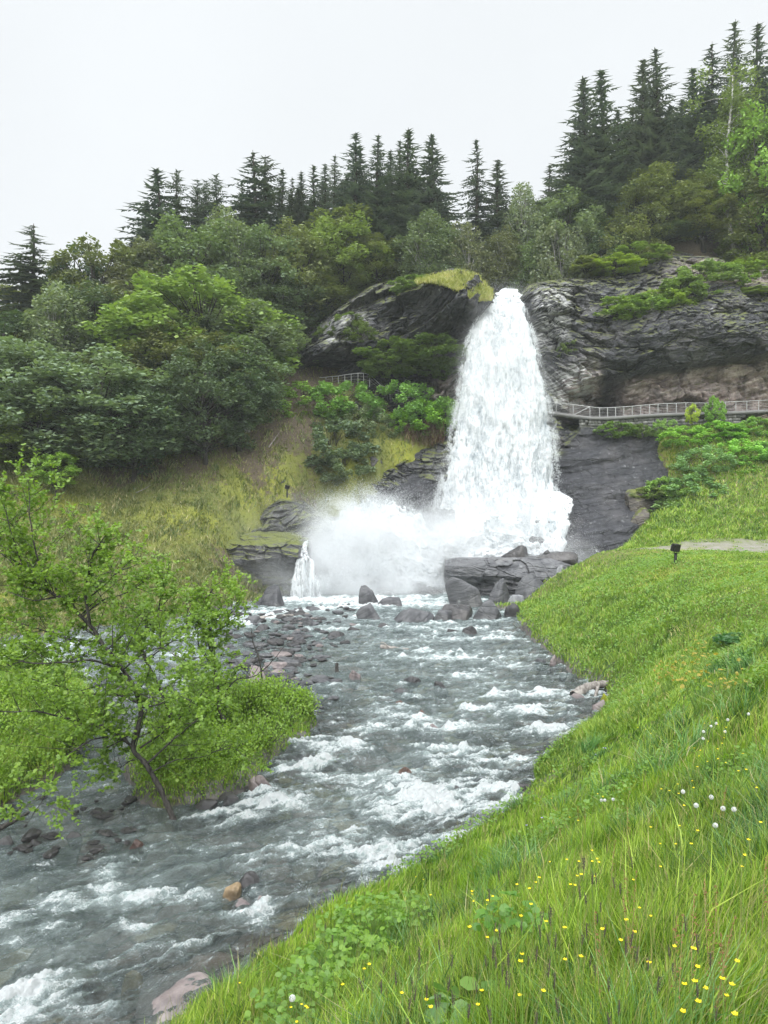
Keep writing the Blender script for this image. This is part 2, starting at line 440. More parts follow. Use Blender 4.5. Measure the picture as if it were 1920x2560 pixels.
def H(x, y, full=False, noise=True):
    x = np.atleast_1d(np.asarray(x, float)); y = np.atleast_1d(np.asarray(y, float))
    h = Hbase(x, y)
    if noise:
        h = h + 0.22 * fbm(x * 0.28, y * 0.28, 1.0, 4) * sstep(2, 12, y) + 0.07 * fbm(x * 1.3, y * 1.3, 4.0, 3)
    d = river_sd(x, y)
    water = zw(np.clip(y, -5, 54))
    h = np.maximum(h, water + 0.12 * sstep(-0.1, 0.5, d) - 0.05)
    bed = water - 0.16 - 0.16 * (x < -1) * sstep(26, 22, y) - 0.5 * sstep(0.0, 2.2, -d) + (0.16 * fbm(x * 1.1, y * 1.1, 7.0, 3) + 0.07 * perlin(x * 3.2, y * 3.2, 2.0)) * (0.5 + 0.5 * sstep(0, 1, -d))
    w = sstep(-0.30, 0.22, d)
    r = h * w + bed * (1 - w)
    return (r, d) if full else r

def hit(px, py, up=0.0, lo=1.0, hi=70.0):
    """world point where the view line through photo pixel (px,py) meets the ground raised by up"""
    D = np.exp(np.linspace(math.log(lo), math.log(hi), 260))
    x = (px - 960) / FL * D; z = CZ - (py - 1280) / FL * D
    g = H(x, D) + up
    k = np.where(z < g)[0]
    if len(k) == 0: return None
    i = max(k[0], 1)
    a, b = z[i - 1] - g[i - 1], z[i] - g[i]
    t = a / (a - b + 1e-9) if a > 0 else 1.0
    d = D[i - 1] + t * (D[i] - D[i - 1])
    return np.array([(px - 960) / FL * d, d, CZ - (py - 1280) / FL * d - up])

def blobs(x, y, lst):
    """soft patch mask: (px, py, D, rx, ry)"""
    m = np.zeros_like(x)
    for (px, py, D, rx, ry) in lst:
        c = P(px, py, D)
        m = np.maximum(m, np.exp(-(((x - c[0]) / rx) ** 2 + ((y - c[1]) / ry) ** 2)))
    return m

YEL = [(670, 1160, 51, 3.2, 3.4), (730, 1230, 49.5, 1.5, 1.6), (60, 1500, 34.5, 2.4, 2.6), (1010, 1140, 54.3, 2.3, 1.8), (880, 1190, 52, 2.0, 1.6), (480, 1300, 45, 3.0, 1.6), (1560, 1100, 55, 2.5, .8),
       (640, 1230, 48.5, 2.4, 2.0), (1780, 1420, 31, 3.2, 2.2), (1700, 1380, 40, 3, 2), (1900, 1450, 24, 2.0, 2.2), (1670, 1125, 54, 1.0, 1.8), (560, 1400, 43, 1.6, 1.2), (100, 1250, 44, 4, 2), (1620, 1440, 29, 2.2, 1.8)]
SOIL = [(740, 1040, 55.5, 2.0, 4.5), (760, 980, 58, 2.6, 3.4), (700, 1100, 53.5, 1.6, 2.0), (560, 1100, 52, 5.0, 3.0), (250, 1150, 49.5, 9.0, 2.6), (680, 1290, 46.5, 1.6, 1.2), (780, 1200, 50.5, 1.4, 2.0), (0, 1130, 49, 6, 2.5),
        (1130, 1080, 56.5, 1.8, 1.2), (1080, 1050, 57.5, 2.0, 1.2), (1640, 1150, 53.3, .9, 1.8), (1600, 1180, 52.5, .9, 1.6), (600, 1400, 43.5, 2.4, 1.2), (560, 1050, 54, 4, 3), (950, 930, 60, 4, 2.0)]
LUSH = [(1700, 1390, 32, 5, 3.5), (1650, 1500, 25, 4, 4.0), (1500, 1600, 25, 3.5, 4), (1800, 1650, 14, 3.5, 5), (1500, 2300, 5, 8, 6), (1650, 1350, 46, 5, 2.6), (-400, 1300, 38, 4, 4)]

def masks(x, y):
    n = fbm(x * 0.55, y * 0.55, 2.2, 4)
    yel = np.clip(blobs(x, y, YEL) * 1.0 + n * 0.9 - 0.12, 0, 1)
    soil = np.clip(blobs(x, y, SOIL) * 1.35 + n * 0.9 - 0.2, 0, 1)
    lush = np.clip(blobs(x, y, LUSH) * 1.2 + n * 0.5, 0, 1)
    soil = np.maximum(soil, sstep(57, 60.5, y + n * 2.0) * (1 - 0.4 * sstep(30, 45, np.abs(x))))
    left = sstep(-2.0, -6.0, x) * sstep(46, 50.5, y + 1.8 * n)
    soil = np.maximum(soil, left * sstep(2.0, -3.0, x + 16 + 0 * y) * 0.95)
    return yel, soil, lush

def gravel_mask(x, y):
    yc = np.interp(x, [6, 12, 15, 19, 24, 40], [43.5, 43.0, 41.5, 41.5, 41.0, 40])
    wd = np.interp(x, [6, 12, 15, 19, 24], [0.5, 0.6, 1.3, 2.6, 3.4])
    return sstep(1.25, 0.55, np.abs(y - yc + 0.8 * fbm(x * .5, y * .5, 8, 2)) / wd) * sstep(7, 9, x) * np.clip(0.75 + 1.2 * fbm(x * 1.6, y * 1.6, 6, 3), 0, 1)

# ground sheet: a fan that is fine inside the view and coarse behind it
th = np.concatenate([np.linspace(-180, -42, 40)[:-1], np.linspace(-42, -31, 60)[:-1], np.linspace(-31, 31, 560)[:-1], np.linspace(31, 42, 60)[:-1], np.linspace(42, 180, 40)])
rr = np.concatenate([[0.02, 0.4], np.exp(np.linspace(math.log(0.9), math.log(92), 540)), [96, 102, 110, 125, 150, 200, 300]])
TH, RR = np.meshgrid(np.radians(th), rr)
gx = np.sin(TH) * RR; gy = np.cos(TH) * RR
gz, gd = H(gx, gy, True)
yel, soil, lush = masks(gx, gy)
stony = sstep(0.55, 0.0, gd + 0.5 * fbm(gx * 1.2, gy * 1.2, 5, 3)) * sstep(-0.6, -0.2, gd)
t = NT('ground_mat')
p = t.pos()
n1 = t.noise(p, 0.9, 5, 0.6); n2 = t.noise(p, 7.0, 5, 0.7); n3 = t.noise(p, 38.0, 3, 0.6)
grass = t.mix(t.mr(n1, 0.35, 0.65), (0.09, 0.118, 0.032), (0.15, 0.16, 0.045))
grass = t.mix(t.mr(n2, 0.45, 0.7, 0, 0.6), grass, (0.24, 0.20, 0.09))
lushc = t.mix(t.mr(n2, 0.35, 0.65), (0.03, 0.065, 0.010), (0.10, 0.17, 0.02))
grass = t.mix(t.attr('lush'), grass, lushc)
yelc = t.mix(t.mr(n2, 0.3, 0.65), (0.30, 0.28, 0.04), (0.17, 0.21, 0.035))
grass = t.mix(t.attr('yel'), grass, yelc)
soilc = t.mix(t.mr(n2, 0.35, 0.65), (0.06, 0.045, 0.033), (0.145, 0.115, 0.08))
nn = t.math('ADD', t.math('MULTIPLY', t.math('SUBTRACT', n2, .5), 1.6), t.math('MULTIPLY', t.math('SUBTRACT', t.noise(p, 2.2, 4, .7), .5), 1.6))
grass = t.mix(t.mr(t.math('ADD', t.attr('soil'), nn), 0.32, 0.62), grass, soilc)
grv = t.mix(t.mr(t.noise(p, 25, 3), 0.35, 0.65), (0.20, 0.18, 0.155), (0.33, 0.31, 0.28))
grass = t.mix(t.attr('gravel'), grass, grv)
grass = t.mix(t.mr(n3, 0.35, 0.65, 0.0, 0.45), grass, t.mix(1.0, grass, (0.45, 0.5, 0.45), 'MULTIPLY'))
# cobbled river bed
cell = t.voro(t.vscale(p, (1.6, 1.6, 1.6)), 1.0, 'F1', 1); edge = t.voro(t.vscale(p, (1.6, 1.6, 1.6)), 1.0, 'DISTANCE_TO_EDGE')
cell2 = t.voro(p, 5.5, 'F1', 1); edge2 = t.voro(p, 5.5, 'DISTANCE_TO_EDGE')
cr = t.sep(cell); cr2 = t.sep(cell2)
bc = t.ramp(cr[0], [(0.0, (0.13, 0.115, 0.11)), (0.35, (0.30, 0.21, 0.18)), (0.6, (0.18, 0.18, 0.18)), (0.85, (0.36, 0.28, 0.19)), (1.0, (0.24, 0.23, 0.12))])
bc2 = t.ramp(cr2[1], [(0.0, (0.07, 0.07, 0.07)), (0.5, (0.16, 0.13, 0.115)), (1.0, (0.10, 0.10, 0.10))])
bc = t.mix(t.mr(t.noise(p, 0.7, 3), 0.45, 0.6), bc, bc2)
bc = t.mix(t.mr(edge, 0.0, 0.08, 0.75, 0.0), bc, (0.03, 0.03, 0.03))
stc = t.mix(t.mr(cr2[0], 0, 1), (0.05, 0.048, 0.045), (0.15, 0.14, 0.13))
col = t.mix(t.attr('stony'), grass, stc)
col = t.mix(t.attr('bed'), col, bc)
hb = t.math('ADD', t.math('MULTIPLY', n2, 0.5), t.math('MULTIPLY', n3, 0.25))
hb = t.math('ADD', hb, t.math('MULTIPLY', t.mr(edge, 0, 0.35), t.attr('bed')))
ground_mat = t.surf(t.pbr(col, 0.85, t.bump(hb, 0.10, 0.8), spec=0.2))
GV = np.stack([gx, gy, gz], -1).reshape(-1, 3)
GF = grid_faces(*gx.shape)
ground = mesh_np('ground', GV, GF[:, ::-1], ground_mat, True, dict(yel=yel, soil=soil, lush=lush, gravel=gravel_mask(gx, gy), stony=stony, bed=sstep(0.05, -0.25, gd)))
tag(ground, kind='structure')
# ---------------------------------------------------------------- the cliff: one continuous rock sheet with overhangs, strata and a notch for the fall
CC = {   # px: rows of (py, distance), from the forest floor behind the brow down to the foot
 600: [(900, 70), (930, 66), (940, 65), (950, 64), (960, 63), (970, 62.5), (985, 62), (1010, 61.5), (1040, 61), (1080, 60), (1150, 58), (1250, 55), (1400, 52)],
 720: [(870, 69), (890, 64), (905, 62), (920, 61.5), (935, 61.5), (950, 61.5), (965, 61.5), (990, 61), (1020, 60.5), (1060, 60), (1130, 58), (1230, 55), (1400, 51)],
 790: [(815, 69), (828, 62), (850, 59.5), (868, 58.4), (888, 58.2), (900, 61), (925, 62.5), (945, 62), (975, 61), (1020, 60.5), (1110, 58.5), (1230, 55), (1400, 50)],
 850: [(760, 69), (775, 61.5), (805, 59.5), (840, 58.2), (872, 57.6), (895, 59.5), (918, 62.5), (938, 62), (965, 61), (1020, 60), (1110, 58), (1230, 54.5), (1400, 49.5)],
 930: [(712, 69), (728, 62), (760, 59.5), (800, 58.6), (840, 58.1), (872, 58.2), (905, 60.5), (935, 60.5), (965, 59.6), (1020, 59), (1110, 57), (1230, 53.5), (1400, 49)],
 1000: [(695, 68), (718, 60.5), (735, 57.5), (765, 58.8), (805, 58.8), (850, 59.2), (900, 59), (940, 59), (980, 58.6), (1040, 58), (1110, 56.6), (1220, 53), (1400, 48.5)],
 1060: [(690, 67), (704, 60), (722, 56.2), (752, 57.6), (800, 58.6), (850, 59), (895, 58.8), (940, 58.6), (990, 58.3), (1050, 57.6), (1120, 55.6), (1220, 52.6), (1400, 48)],
 1130: [(672, 65), (680, 58.5), (715, 55.6), (755, 55.8), (800, 57.2), (850, 58.8), (900, 58.4), (945, 58), (995, 57.6), (1060, 56.8), (1125, 55), (1225, 52.5), (1400, 48)],
 1185: [(688, 63), (694, 58), (728, 55.6), (775, 55.6), (835, 57), (880, 58.6), (920, 58.4), (960, 58), (1005, 57.6), (1065, 56.8), (1140, 55.2), (1240, 53), (1400, 48.4)],
 1222: [(712, 64), (722, 59), (745, 57.2), (785, 57.4), (840, 58.2), (890, 58.8), (930, 58.6), (970, 58.4), (1010, 58), (1070, 57), (1140, 55.6), (1250, 53.6), (1400, 49.5)],
 1240: [(742, 66), (744, 60), (752, 58.6), (790, 58.6), (840, 59), (890, 59.2), (930, 59), (970, 58.8), (1010, 58.4), (1070, 57.4), (1140, 56), (1250, 54), (1400, 50.5)],
 1296: [(742, 66), (744, 60), (752, 58.6), (790, 58.6), (840, 59), (890, 59.2), (930, 59), (970, 58.8), (1010, 58.4), (1070, 57.4), (1140, 56), (1250, 54), (1400, 50.5)],
 1318: [(708, 66), (722, 60), (745, 57.2), (790, 57.4), (840, 58.4), (890, 58.6), (930, 58.4), (970, 58.2), (1010, 57.8), (1075, 56.8), (1140, 55.6), (1250, 53.6), (1400, 50)],
 1350: [(696, 66), (708, 60), (730, 56.8), (775, 56.4), (830, 57.2), (885, 57.6), (930, 57.6), (970, 57.6), (1010, 57.4), (1078, 56.4), (1140, 55), (1250, 53), (1400, 49)],
 1400: [(688, 67), (700, 60.5), (722, 57.6), (765, 56.6), (815, 56.8), (870, 56.8), (925, 56.8), (970, 57.2), (1020, 57.4), (1076, 56.2), (1140, 54.4), (1250, 52.2), (1410, 47.5)],
 1455: [(680, 67), (696, 61), (716, 58), (758, 57.4), (805, 56), (850, 55.6), (900, 55.8), (955, 56.2), (1000, 58.6), (1050, 60.2), (1066, 55.8), (1250, 51.6), (1412, 46.6)],
 1500: [(672, 67), (690, 61.5), (712, 59), (760, 57.8), (800, 55.8), (845, 55.3), (890, 55.4), (940, 55.8), (985, 60.0), (1056, 61.5), (1068, 55.9), (1250, 51.3), (1412, 46.5)],
 1560: [(650, 68), (672, 62.5), (702, 59.5), (765, 57.2), (796, 55.4), (840, 54.6), (885, 54.8), (930, 55.8), (952, 57.4), (1054, 59.2), (1068, 55.9), (1250, 51.2), (1412, 46.5)],
 1650: [(622, 68), (645, 63.5), (690, 60), (742, 57), (785, 55.2), (835, 54.4), (880, 54.6), (915, 55.4), (940, 57.3), (1052, 59.0), (1066, 55.9), (1250, 51.4), (1412, 46.8)],
 1760: [(628, 69), (650, 64), (676, 61), (715, 57.6), (765, 55.4), (820, 54.4), (865, 54.4), (900, 55.2), (922, 57.2), (1048, 59.0), (1064, 56.2), (1250, 52), (1412, 48)],
 1860: [(652, 70), (668, 64), (684, 61), (712, 57.8), (760, 55.6), (812, 54.6), (855, 54.6), (888, 55.2), (908, 57.2), (1044, 59.0), (1062, 56.4), (1250, 52.6), (1412, 49)],
 1980: [(640, 71), (660, 64), (680, 61), (708, 57.8), (755, 55.6), (805, 54.8), (845, 54.8), (875, 55.2), (898, 57.1), (1041, 59.0), (1058, 56.6), (1250, 53), (1412, 50)],
 2300: [(620, 71), (640, 64), (665, 61), (700, 57.8), (745, 55.8), (800, 55), (845, 55), (870, 55.2), (895, 57.6), (1040, 60), (1058, 57.2), (1250, 54), (1412, 52)],
 2600: [(640, 75), (660, 68), (680, 65), (710, 62), (750, 60), (800, 59), (845, 59), (870, 60), (900, 61), (1040, 62), (1058, 62), (1250, 60), (1412, 59)],
}
cpx = np.array(sorted(CC)); crow = np.array([CC[k] for k in cpx], float)      # (ncol, 13, 2)
NU, NV = 900, 620
uu = np.concatenate([np.linspace(600, 760, 50)[:-1], np.linspace(760, 1960, 760)[:-1], np.linspace(1960, 2600, 92)])
NU = len(uu)
rowsu = np.stack([[np.interp(uu, cpx, crow[:, r, k]) for k in (0, 1)] for r in range(13)])   # 13,2,NU
# smooth a little across
ker = np.ones(9) / 9
for r in range(13):
    for k in (0, 1):
        a = np.pad(rowsu[r, k], 4, mode='edge'); rowsu[r, k] = np.convolve(a, ker, 'valid')
vv = np.linspace(0, 12, NV)
i0 = np.clip(vv.astype(int), 0, 11); fr = vv - i0
fr = fr * 0.55 + sstep(0, 1, fr) * 0.45
PYg = rowsu[i0, 0] * (1 - fr)[:, None] + rowsu[i0 + 1, 0] * fr[:, None]
Dg = rowsu[i0, 1] * (1 - fr)[:, None] + rowsu[i0 + 1, 1] * fr[:, None]
UX = np.broadcast_to(uu, PYg.shape)
cx = (UX - 960) / FL * Dg; cy = Dg.copy(); cz = CZ - (PYg - 1280) / FL * Dg
# strata coordinate: beds dip to the left of the fall, undulate to the right
dip = np.interp(cx, [-9, 0, 7, 9, 12, 14, 20, 40], [0.45, 0.55, 0.7, 0.5, -0.75, -0.35, 0.05, 0.10])
low = sstep(12.6, 11.2, cz)
dip = dip * (1 - low) + low * np.interp(cx, [0, 9, 25], [0.25, 0.0, 0.16])
# integrate the dip along x so that the beds stay continuous
dxs = np.gradient(cx, axis=1)
s = cz + np.cumsum(-dip * 0.0 * dxs, axis=1) + dip * (cx - np.interp(cx, [-9, 9, 9.01, 40], [4, 4, 14, 14])) * -1 * 0.9
s = s + 0.7 * fbm(cx * 0.16, cz * 0.16, 3.0, 3)
def terr(q, k):
    f = q - np.floor(q); return (sstep(0.0, 0.75, f) - f) * k
wob = fbm(cx * 0.5, cy * 0.5, cz * 0.5, 4)
bare = sstep(9.6, 10.2, vv)[:, None] * np.ones_like(cx)
face = sstep(2.6, 3.4, vv)[:, None] * sstep(7, 6.2, vv)[:, None] * sstep(1480, 1560, uu)[None, :]
calm_ = 1 - 0.5 * face - 0.95 * bare
d = -(0.8 * fbm(cx * 0.22, cy * 0.2, cz * 0.25, 4) * (1 - .6 * bare) + 0.35 * wob * calm_)
# fractured blocks: flat tilted facets with open cracks between them, two sizes
w1 = worley(cx * 0.30 + 0.5 * wob + .25 * s, s * 0.62 + 0.4 * wob, 3)
w2 = worley(cx * 0.95 + 0.5 * wob + .3 * s, s * 1.9 + 0.5 * wob, 40)
w3 = worley(cx * 2.4 + 0.4 * wob, s * 5.2 + 0.6 * wob, 90)
lft = 1 + .9 * sstep(1225, 1180, uu)[None, :] * sstep(780, 840, uu)[None, :]
d -= (0.95 * (w1[0] - .5) + 0.8 * w1[1]) * calm_ * lft
d -= (0.26 * (w2[0] - .5) + 0.34 * w2[1]) * (0.35 + .65 * calm_) * (1 - .85 * bare)
d -= (0.10 * (w3[0] - .5) + 0.16 * w3[1]) * (1 - .7 * bare)
d += 0.30 * sstep(.10, .0, w1[2]) * calm_ + 0.12 * sstep(.10, .0, w2[2]) * (0.3 + .7 * calm_) * (1 - bare)
# slate laminations
lam = s + 0.25 * wob
lam = lam - .16 * (cx - 12) * bare
d -= (terr(lam * 0.42 + .3 * fbm(cx * .12, s * .3, 3, 2), 1.3) + terr(lam * 1.5 + .8 * fbm(cx * .2, s, 3, 2), 0.34) + terr(lam * 4.2 + .8 * fbm(cx * .4, s, 8, 2), 0.10)) * bare
d -= 0.12 * fbm(cx * 0.35, cy, s * 5.0, 5, .62)
amp = np.interp(vv, [0, 0.6, 1.2, 12], [0.15, 0.5, 1.0, 1.0])[:, None]
amp = amp * np.where(uu < 700, 0.4, 1.0)[None, :]
cy = cy + d * amp
cz = cz + 0.10 * fbm(cx * 1.2, cy * 1.2, cz * 1.2, 3) * amp
red = sstep(7.4, 8.4, vv)[:, None] * sstep(10.0, 9.6, vv)[:, None] * sstep(1500, 1590, uu)[None, :]
red = np.maximum(red, 0.8 * sstep(1380, 1430, uu) * sstep(1520, 1480, uu) * (sstep(5.5, 7.5, vv) * sstep(9, 8.6, vv))[:, None])
red = np.maximum(red, 0.55 * sstep(1.2, 0.8, np.abs(vv - 2.0))[:, None] * sstep(1600, 1800, uu)[None, :])
red = np.maximum(red, 0.5 * sstep(1.5, .3, np.abs(vv - 7.6))[:, None] * sstep(1060, 1100, uu)[None, :] * sstep(1200, 1160, uu)[None, :])
pale = sstep(1325, 1345, uu) * sstep(1440, 1410, uu) * (sstep(1.2, 2, vv) * sstep(5.5, 4, vv))[:, None]
pale = np.maximum(pale, sstep(1340, 1380, uu) * sstep(1520, 1450, uu) * (sstep(5.5, 6.5, vv) * sstep(9, 8, vv))[:, None])
pale = np.maximum(pale, 0.8 * sstep(800, 830, uu) * sstep(940, 900, uu) * (sstep(1.2, 1.8, vv) * sstep(4, 3, vv))[:, None])
cliff_mat = rock_mat('cliff_rock', (0.024, 0.025, 0.029), (0.070, 0.070, 0.078), (0.115, 0.108, 0.108), moss=0.42, lich=0.75, wet=0.5, red=1)
cliff = mesh_np('rock_cliff', np.stack([cx, cy, cz], -1).reshape(-1, 3), grid_faces(NV, NU), cliff_mat, False, dict(red=red, pale=pale, bare=bare))
tag(cliff, kind='structure')

# ---------------------------------------------------------------- river water
FOAM = [  # photo px, py, rx, ry, strength
 (60, 2520, 130, 55, 1.3), (200, 2530, 90, 30, .8), (150, 2265, 120, 22, .9), (20, 2300, 60, 30, .9), (260, 2235, 60, 40, .9), (360, 2250, 90, 30, .7), (340, 2330, 50, 18, .8),
 (420, 2250, 60, 22, .7), (520, 2250, 60, 16, .6), (660, 2285, 45, 40, .8), (560, 2240, 40, 12, .5), (790, 2290, 70, 32, 1.1), (30, 2370, 30, 12, .5),
 (930, 2130, 170, 40, 1.0), (960, 2180, 120, 30, .9), (1130, 2110, 110, 26, .9), (1000, 2150, 90, 30, .9), (1080, 2010, 170, 45, 1.15), (1180, 2010, 110, 60, .8), (1270, 2010, 60, 28, 1.0), (1010, 1965, 70, 28, 1.0), (1240, 1935, 60, 16, .7),
 (690, 2010, 100, 28, 1.0), (650, 1990, 40, 30, .8), (560, 2060, 60, 24, .8), (640, 2050, 80, 14, .6), (740, 1925, 60, 22, .7), (820, 1950, 90, 12, .7), (900, 1960, 60, 20, .8),
 (850, 1870, 90, 15, .9), (810, 1905, 60, 20, .8), (780, 1860, 60, 10, .6), (1120, 1890, 90, 16, .8), (1200, 1905, 90, 18, .9), (1270, 1915, 60, 14, .7), (1090, 1820, 130, 12, .8), (1010, 1795, 90, 12, .7), (1220, 1820, 60, 10, .5), (930, 1820, 80, 12, .6),
 (1380, 1838, 110, 11, 1.15), (1460, 1835, 60, 8, 1.0), (1330, 1785, 70, 10, .8), (1380, 1770, 60, 7, .5), (1360, 1738, 110, 9, .9), (1320, 1732, 50, 6, .8), (1190, 1775, 70, 8, .8), (1230, 1730, 50, 6, .7), (1150, 1690, 70, 6, .8), (1240, 1745, 60, 7, .6),
 (1120, 1648, 120, 6, .9), (1160, 1640, 60, 5, .7), (1290, 1660, 50, 5, .6), (1060, 1630, 60, 4, .6), (1250, 1600, 70, 5, .8), (1160, 1600, 80, 4, .6), (1290, 1670, 60, 5, .5), (1000, 1605, 60, 4, .5),
 (1130, 1575, 110, 4, .7), (980, 1570, 80, 4, .5), (1240, 1585, 60, 4, .6), (1100, 1560, 60, 3, .6),
 (600, 1560, 60, 8, 1.0), (560, 1545, 80, 8, .9), (700, 1530, 70, 7, .9), (780, 1525, 80, 6, .8), (850, 1520, 90, 6, .9), (650, 1545, 60, 6, .7), (900, 1545, 80, 4, .5), (1150, 1545, 60, 4, .9), (950, 1512, 200, 6, 1.0), (860, 1500, 260, 9, 1.2), (1080, 1512, 90, 6, 1.1), (1220, 1555, 40, 3, .5), (820, 1575, 70, 4, .5),
 (60, 1650, 100, 16, 1.0), (0, 1690, 60, 12, .6), (140, 1620, 80, 10, .7), (430, 1700, 40, 14, .7), (440, 1640, 60, 10, .6), (480, 1590, 50, 8, .6), (260, 1950, 50, 18, .35), (130, 2250, 60, 16, .7), (470, 2440, 60, 30, .35), (210, 2420, 50, 16, .4), (120, 2330, 80, 12, .5), (600, 2300, 60, 12, .5)]
wpx = np.concatenate([np.linspace(-900, -60, 90)[:-1], np.linspace(-60, 1560, 560), np.linspace(1560, 1900, 12)[1:]])
wpy = np.concatenate([np.linspace(1470, 1490, 6)[:-1], np.linspace(1490, 2600, 640), np.linspace(2600, 5200, 60)[1:]])
PXg, PYw = np.meshgrid(wpx, wpy)
wy_ = DW(PYw); wx_ = (PXg - 960) / FL * wy_
fo = np.zeros_like(wx_)
wob1 = fbm(wx_ * 0.7, wy_ * 0.7, 0.5, 4); wob2 = fbm(wx_ * 0.7, wy_ * 0.7, 8.5, 4)
for (px, py, rx, ry, st) in FOAM:
    c = W2(px, py); sx = rx / FL * c[1]; sy = abs(DW(py - ry) - DW(py + ry)) * 0.5
    if sx < 0.02: continue
    X = (wx_ + 0.5 * wob1 * min(sx, 1.5) - c[0]) / (sx * 0.85); Y = (wy_ + 1.1 * wob2 * min(sy, 1.5) - c[1]) / (sy * 0.95)
    fo = np.maximum(fo, st * np.exp(-(X * X + Y * Y) * 0.9))
# rippled crests across the flow
ang = np.interp(wy_, [6, 12, 20, 50], [0.75, 0.5, 0.12, 0.0])
al = wx_ * np.cos(ang) - wy_ * np.sin(ang) * 0; 
ca, sa = np.cos(ang), np.sin(ang)
fx = wx_ * ca + wy_ * sa; fy = -wx_ * sa + wy_ * ca
r1 = fbm(fx * 0.55, fy * 1.25 + 0.4 * wob1, 1.0, 5, 0.55)
r2 = fbm(fx * 1.7, fy * 3.4, 4.0, 4, 0.6)
r3 = 1 - np.abs(fbm(fx * 0.9, fy * 2.2, 7.0, 4)) * 3.2
sdw = river_sd(wx_, wy_)
side = sstep(-2.0, -6.5, wx_) * sstep(24, 14, wy_)                       # calm side channel on the left
cobb = blobs(wx_, wy_, [(700, 1620, 28.5, 3.2, 7.5), (640, 1700, 23, 2.5, 3.5)])
crest = np.clip(1 - np.abs(fbm(fx * 0.55 + .4 * wob1, fy * 2.1 + .5 * wob2, 21.0, 5, .6)) * 4.4, 0, 1)
turb = np.clip(0.5 + 2.0 * fbm(fx * 2.3, fy * 3.6, 31.0, 4, .6), 0, 1.3)
fo = np.clip(fo, 0, 1.2) * (0.10 + 0.50 * crest + 0.46 * turb)
fo = fo + (0.38 * crest ** 2 * sstep(-0.02, 0.26, r1) + 0.07 * turb) * (1 - side) * (1 - 0.7 * cobb)
fo = fo + 0.18 * np.clip(r3, 0, 1) ** 3 * (1 - .6 * side)
far = sstep(30, 46, wy_)
fo = fo + far * 0.25 * sstep(0.05, 0.3, r1)
fo = fo * (0.75 + .9 * np.clip(r2 + 0.32, 0, 1))
calm = 1 - 0.45 * side
fo = fo + side * .30 * np.clip(fbm(fx * 1.6, fy * 3.0, 51, 4, .6) * 2.2, 0, 1)
fo = fo * np.interp(wy_, [6, 12, 20, 50], [.78, .85, 1.0, 1.05])
hgt = (0.15 * r1 + 0.08 * r2 + 0.06 * r3 + 0.13 * np.clip(fo, 0, 1.2) * (0.5 + 1.6 * r2)) * calm
hgt += 0.02 * fbm(fx * 5, fy * 9, 3, 3, 0.6)
fine_ = sstep(22, 10, wy_)
hgt += fine_ * (0.040 * fbm(fx * 9, fy * 14, 6, 3, .6) + 0.10 * np.clip(fo, 0, 1) * fbm(fx * 6, fy * 7, 12, 4, .7))
hgt *= np.interp(wy_, [5, 20, 45], [1.0, 1.0, 0.8])
wz_ = zw(np.minimum(wy_, 54)) + hgt
keep = grid_faces(*wx_.shape)
ok = (sdw.ravel()[keep].min(1) < 0.35)
t = NT('river_water')
p = t.pos()
foam = t.attr('foam')
sv = t.vrot(p, (0, 0, -0.35), (1.0, 2.0, 1.0))
f1 = t.noise(sv, 3.2, 6, 0.72, 0.6); f2 = t.noise(p, 16, 5, 0.75, 0.3)
f3 = t.noise(sv, 42, 4, 0.7, 0.4)
lace = t.math('ADD', t.math('ADD', t.math('MULTIPLY', f1, 0.75), t.math('MULTIPLY', f2, 0.45)), t.math('MULTIPLY', f3, 0.30))
fm = t.mr(t.math('ADD', foam, t.math('MULTIPLY', t.math('SUBTRACT', lace, 0.77), 2.7)), 0.36, 0.70)
veil = t.mr(t.math('ADD', t.math('ADD', foam, t.mr(t.sep(p)[1], 18.0, 38.0, 0.0, 0.16)), t.math('MULTIPLY', t.math('SUBTRACT', f1, 0.5), 0.9)), 0.12, 0.80, 0.0, 0.85)
deep = t.mix(t.mr(t.noise(sv, 0.8, 5, 0.65), 0.35, 0.65), (0.10, 0.135, 0.135), (0.27, 0.33, 0.325))
deep = t.mix(veil, deep, (0.48, 0.56, 0.55))
h = t.math('ADD', t.math('MULTIPLY', t.noise(t.vrot(p, (0, 0, -0.35), (2.4, 6.0, 2.4)), 1.0, 6, 0.65, 0.3), 1.0), t.math('MULTIPLY', f2, 0.22))
nb = t.bump(h, 0.16, 1.0)
murk = t.mr(veil, 0.0, 0.7, t.mr(t.attr('depth'), 0.0, 1.6, 0.04, 0.44), 0.90)
tr = t.add('ShaderNodeBsdfTransparent'); tr.inputs[0].default_value = (0.80, 0.88, 0.86, 1)
body = t.mixs(murk, tr.outputs[0], t.diff(deep, nb))
gl = t.add('ShaderNodeBsdfGlossy'); t.put(gl.inputs['Roughness'], 0.12); t.put(gl.inputs['Normal'], nb); t.put(gl.inputs['Color'], (0.95, 0.97, 1.0))
fr_ = t.add('ShaderNodeFresnel'); fr_.inputs['IOR'].default_value = 1.33; t.put(fr_.inputs['Normal'], nb)
wat = t.mixs(t.math('MULTIPLY', fr_.outputs[0], 0.85), body, gl.outputs[0])
fcol = t.mix(t.mr(f2, 0.3, 0.7), (0.68, 0.72, 0.73), (0.86, 0.88, 0.885))
fsh = t.mixs(0.25, t.diff(fcol, t.bump(t.math('ADD', f1, f2), 0.12, 0.9)), t.trl((0.9, 0.95, 0.95)))
river_mat = t.surf(t.mixs(fm, wat, fsh))
river = mesh_np('river_water', np.stack([wx_, wy_, wz_], -1).reshape(-1, 3), keep[ok][:, ::-1], river_mat, True, dict(foam=fo, depth=np.maximum(sstep(0, 2.5, -sdw), 1.5 * side)))
tag(river, kind='structure')

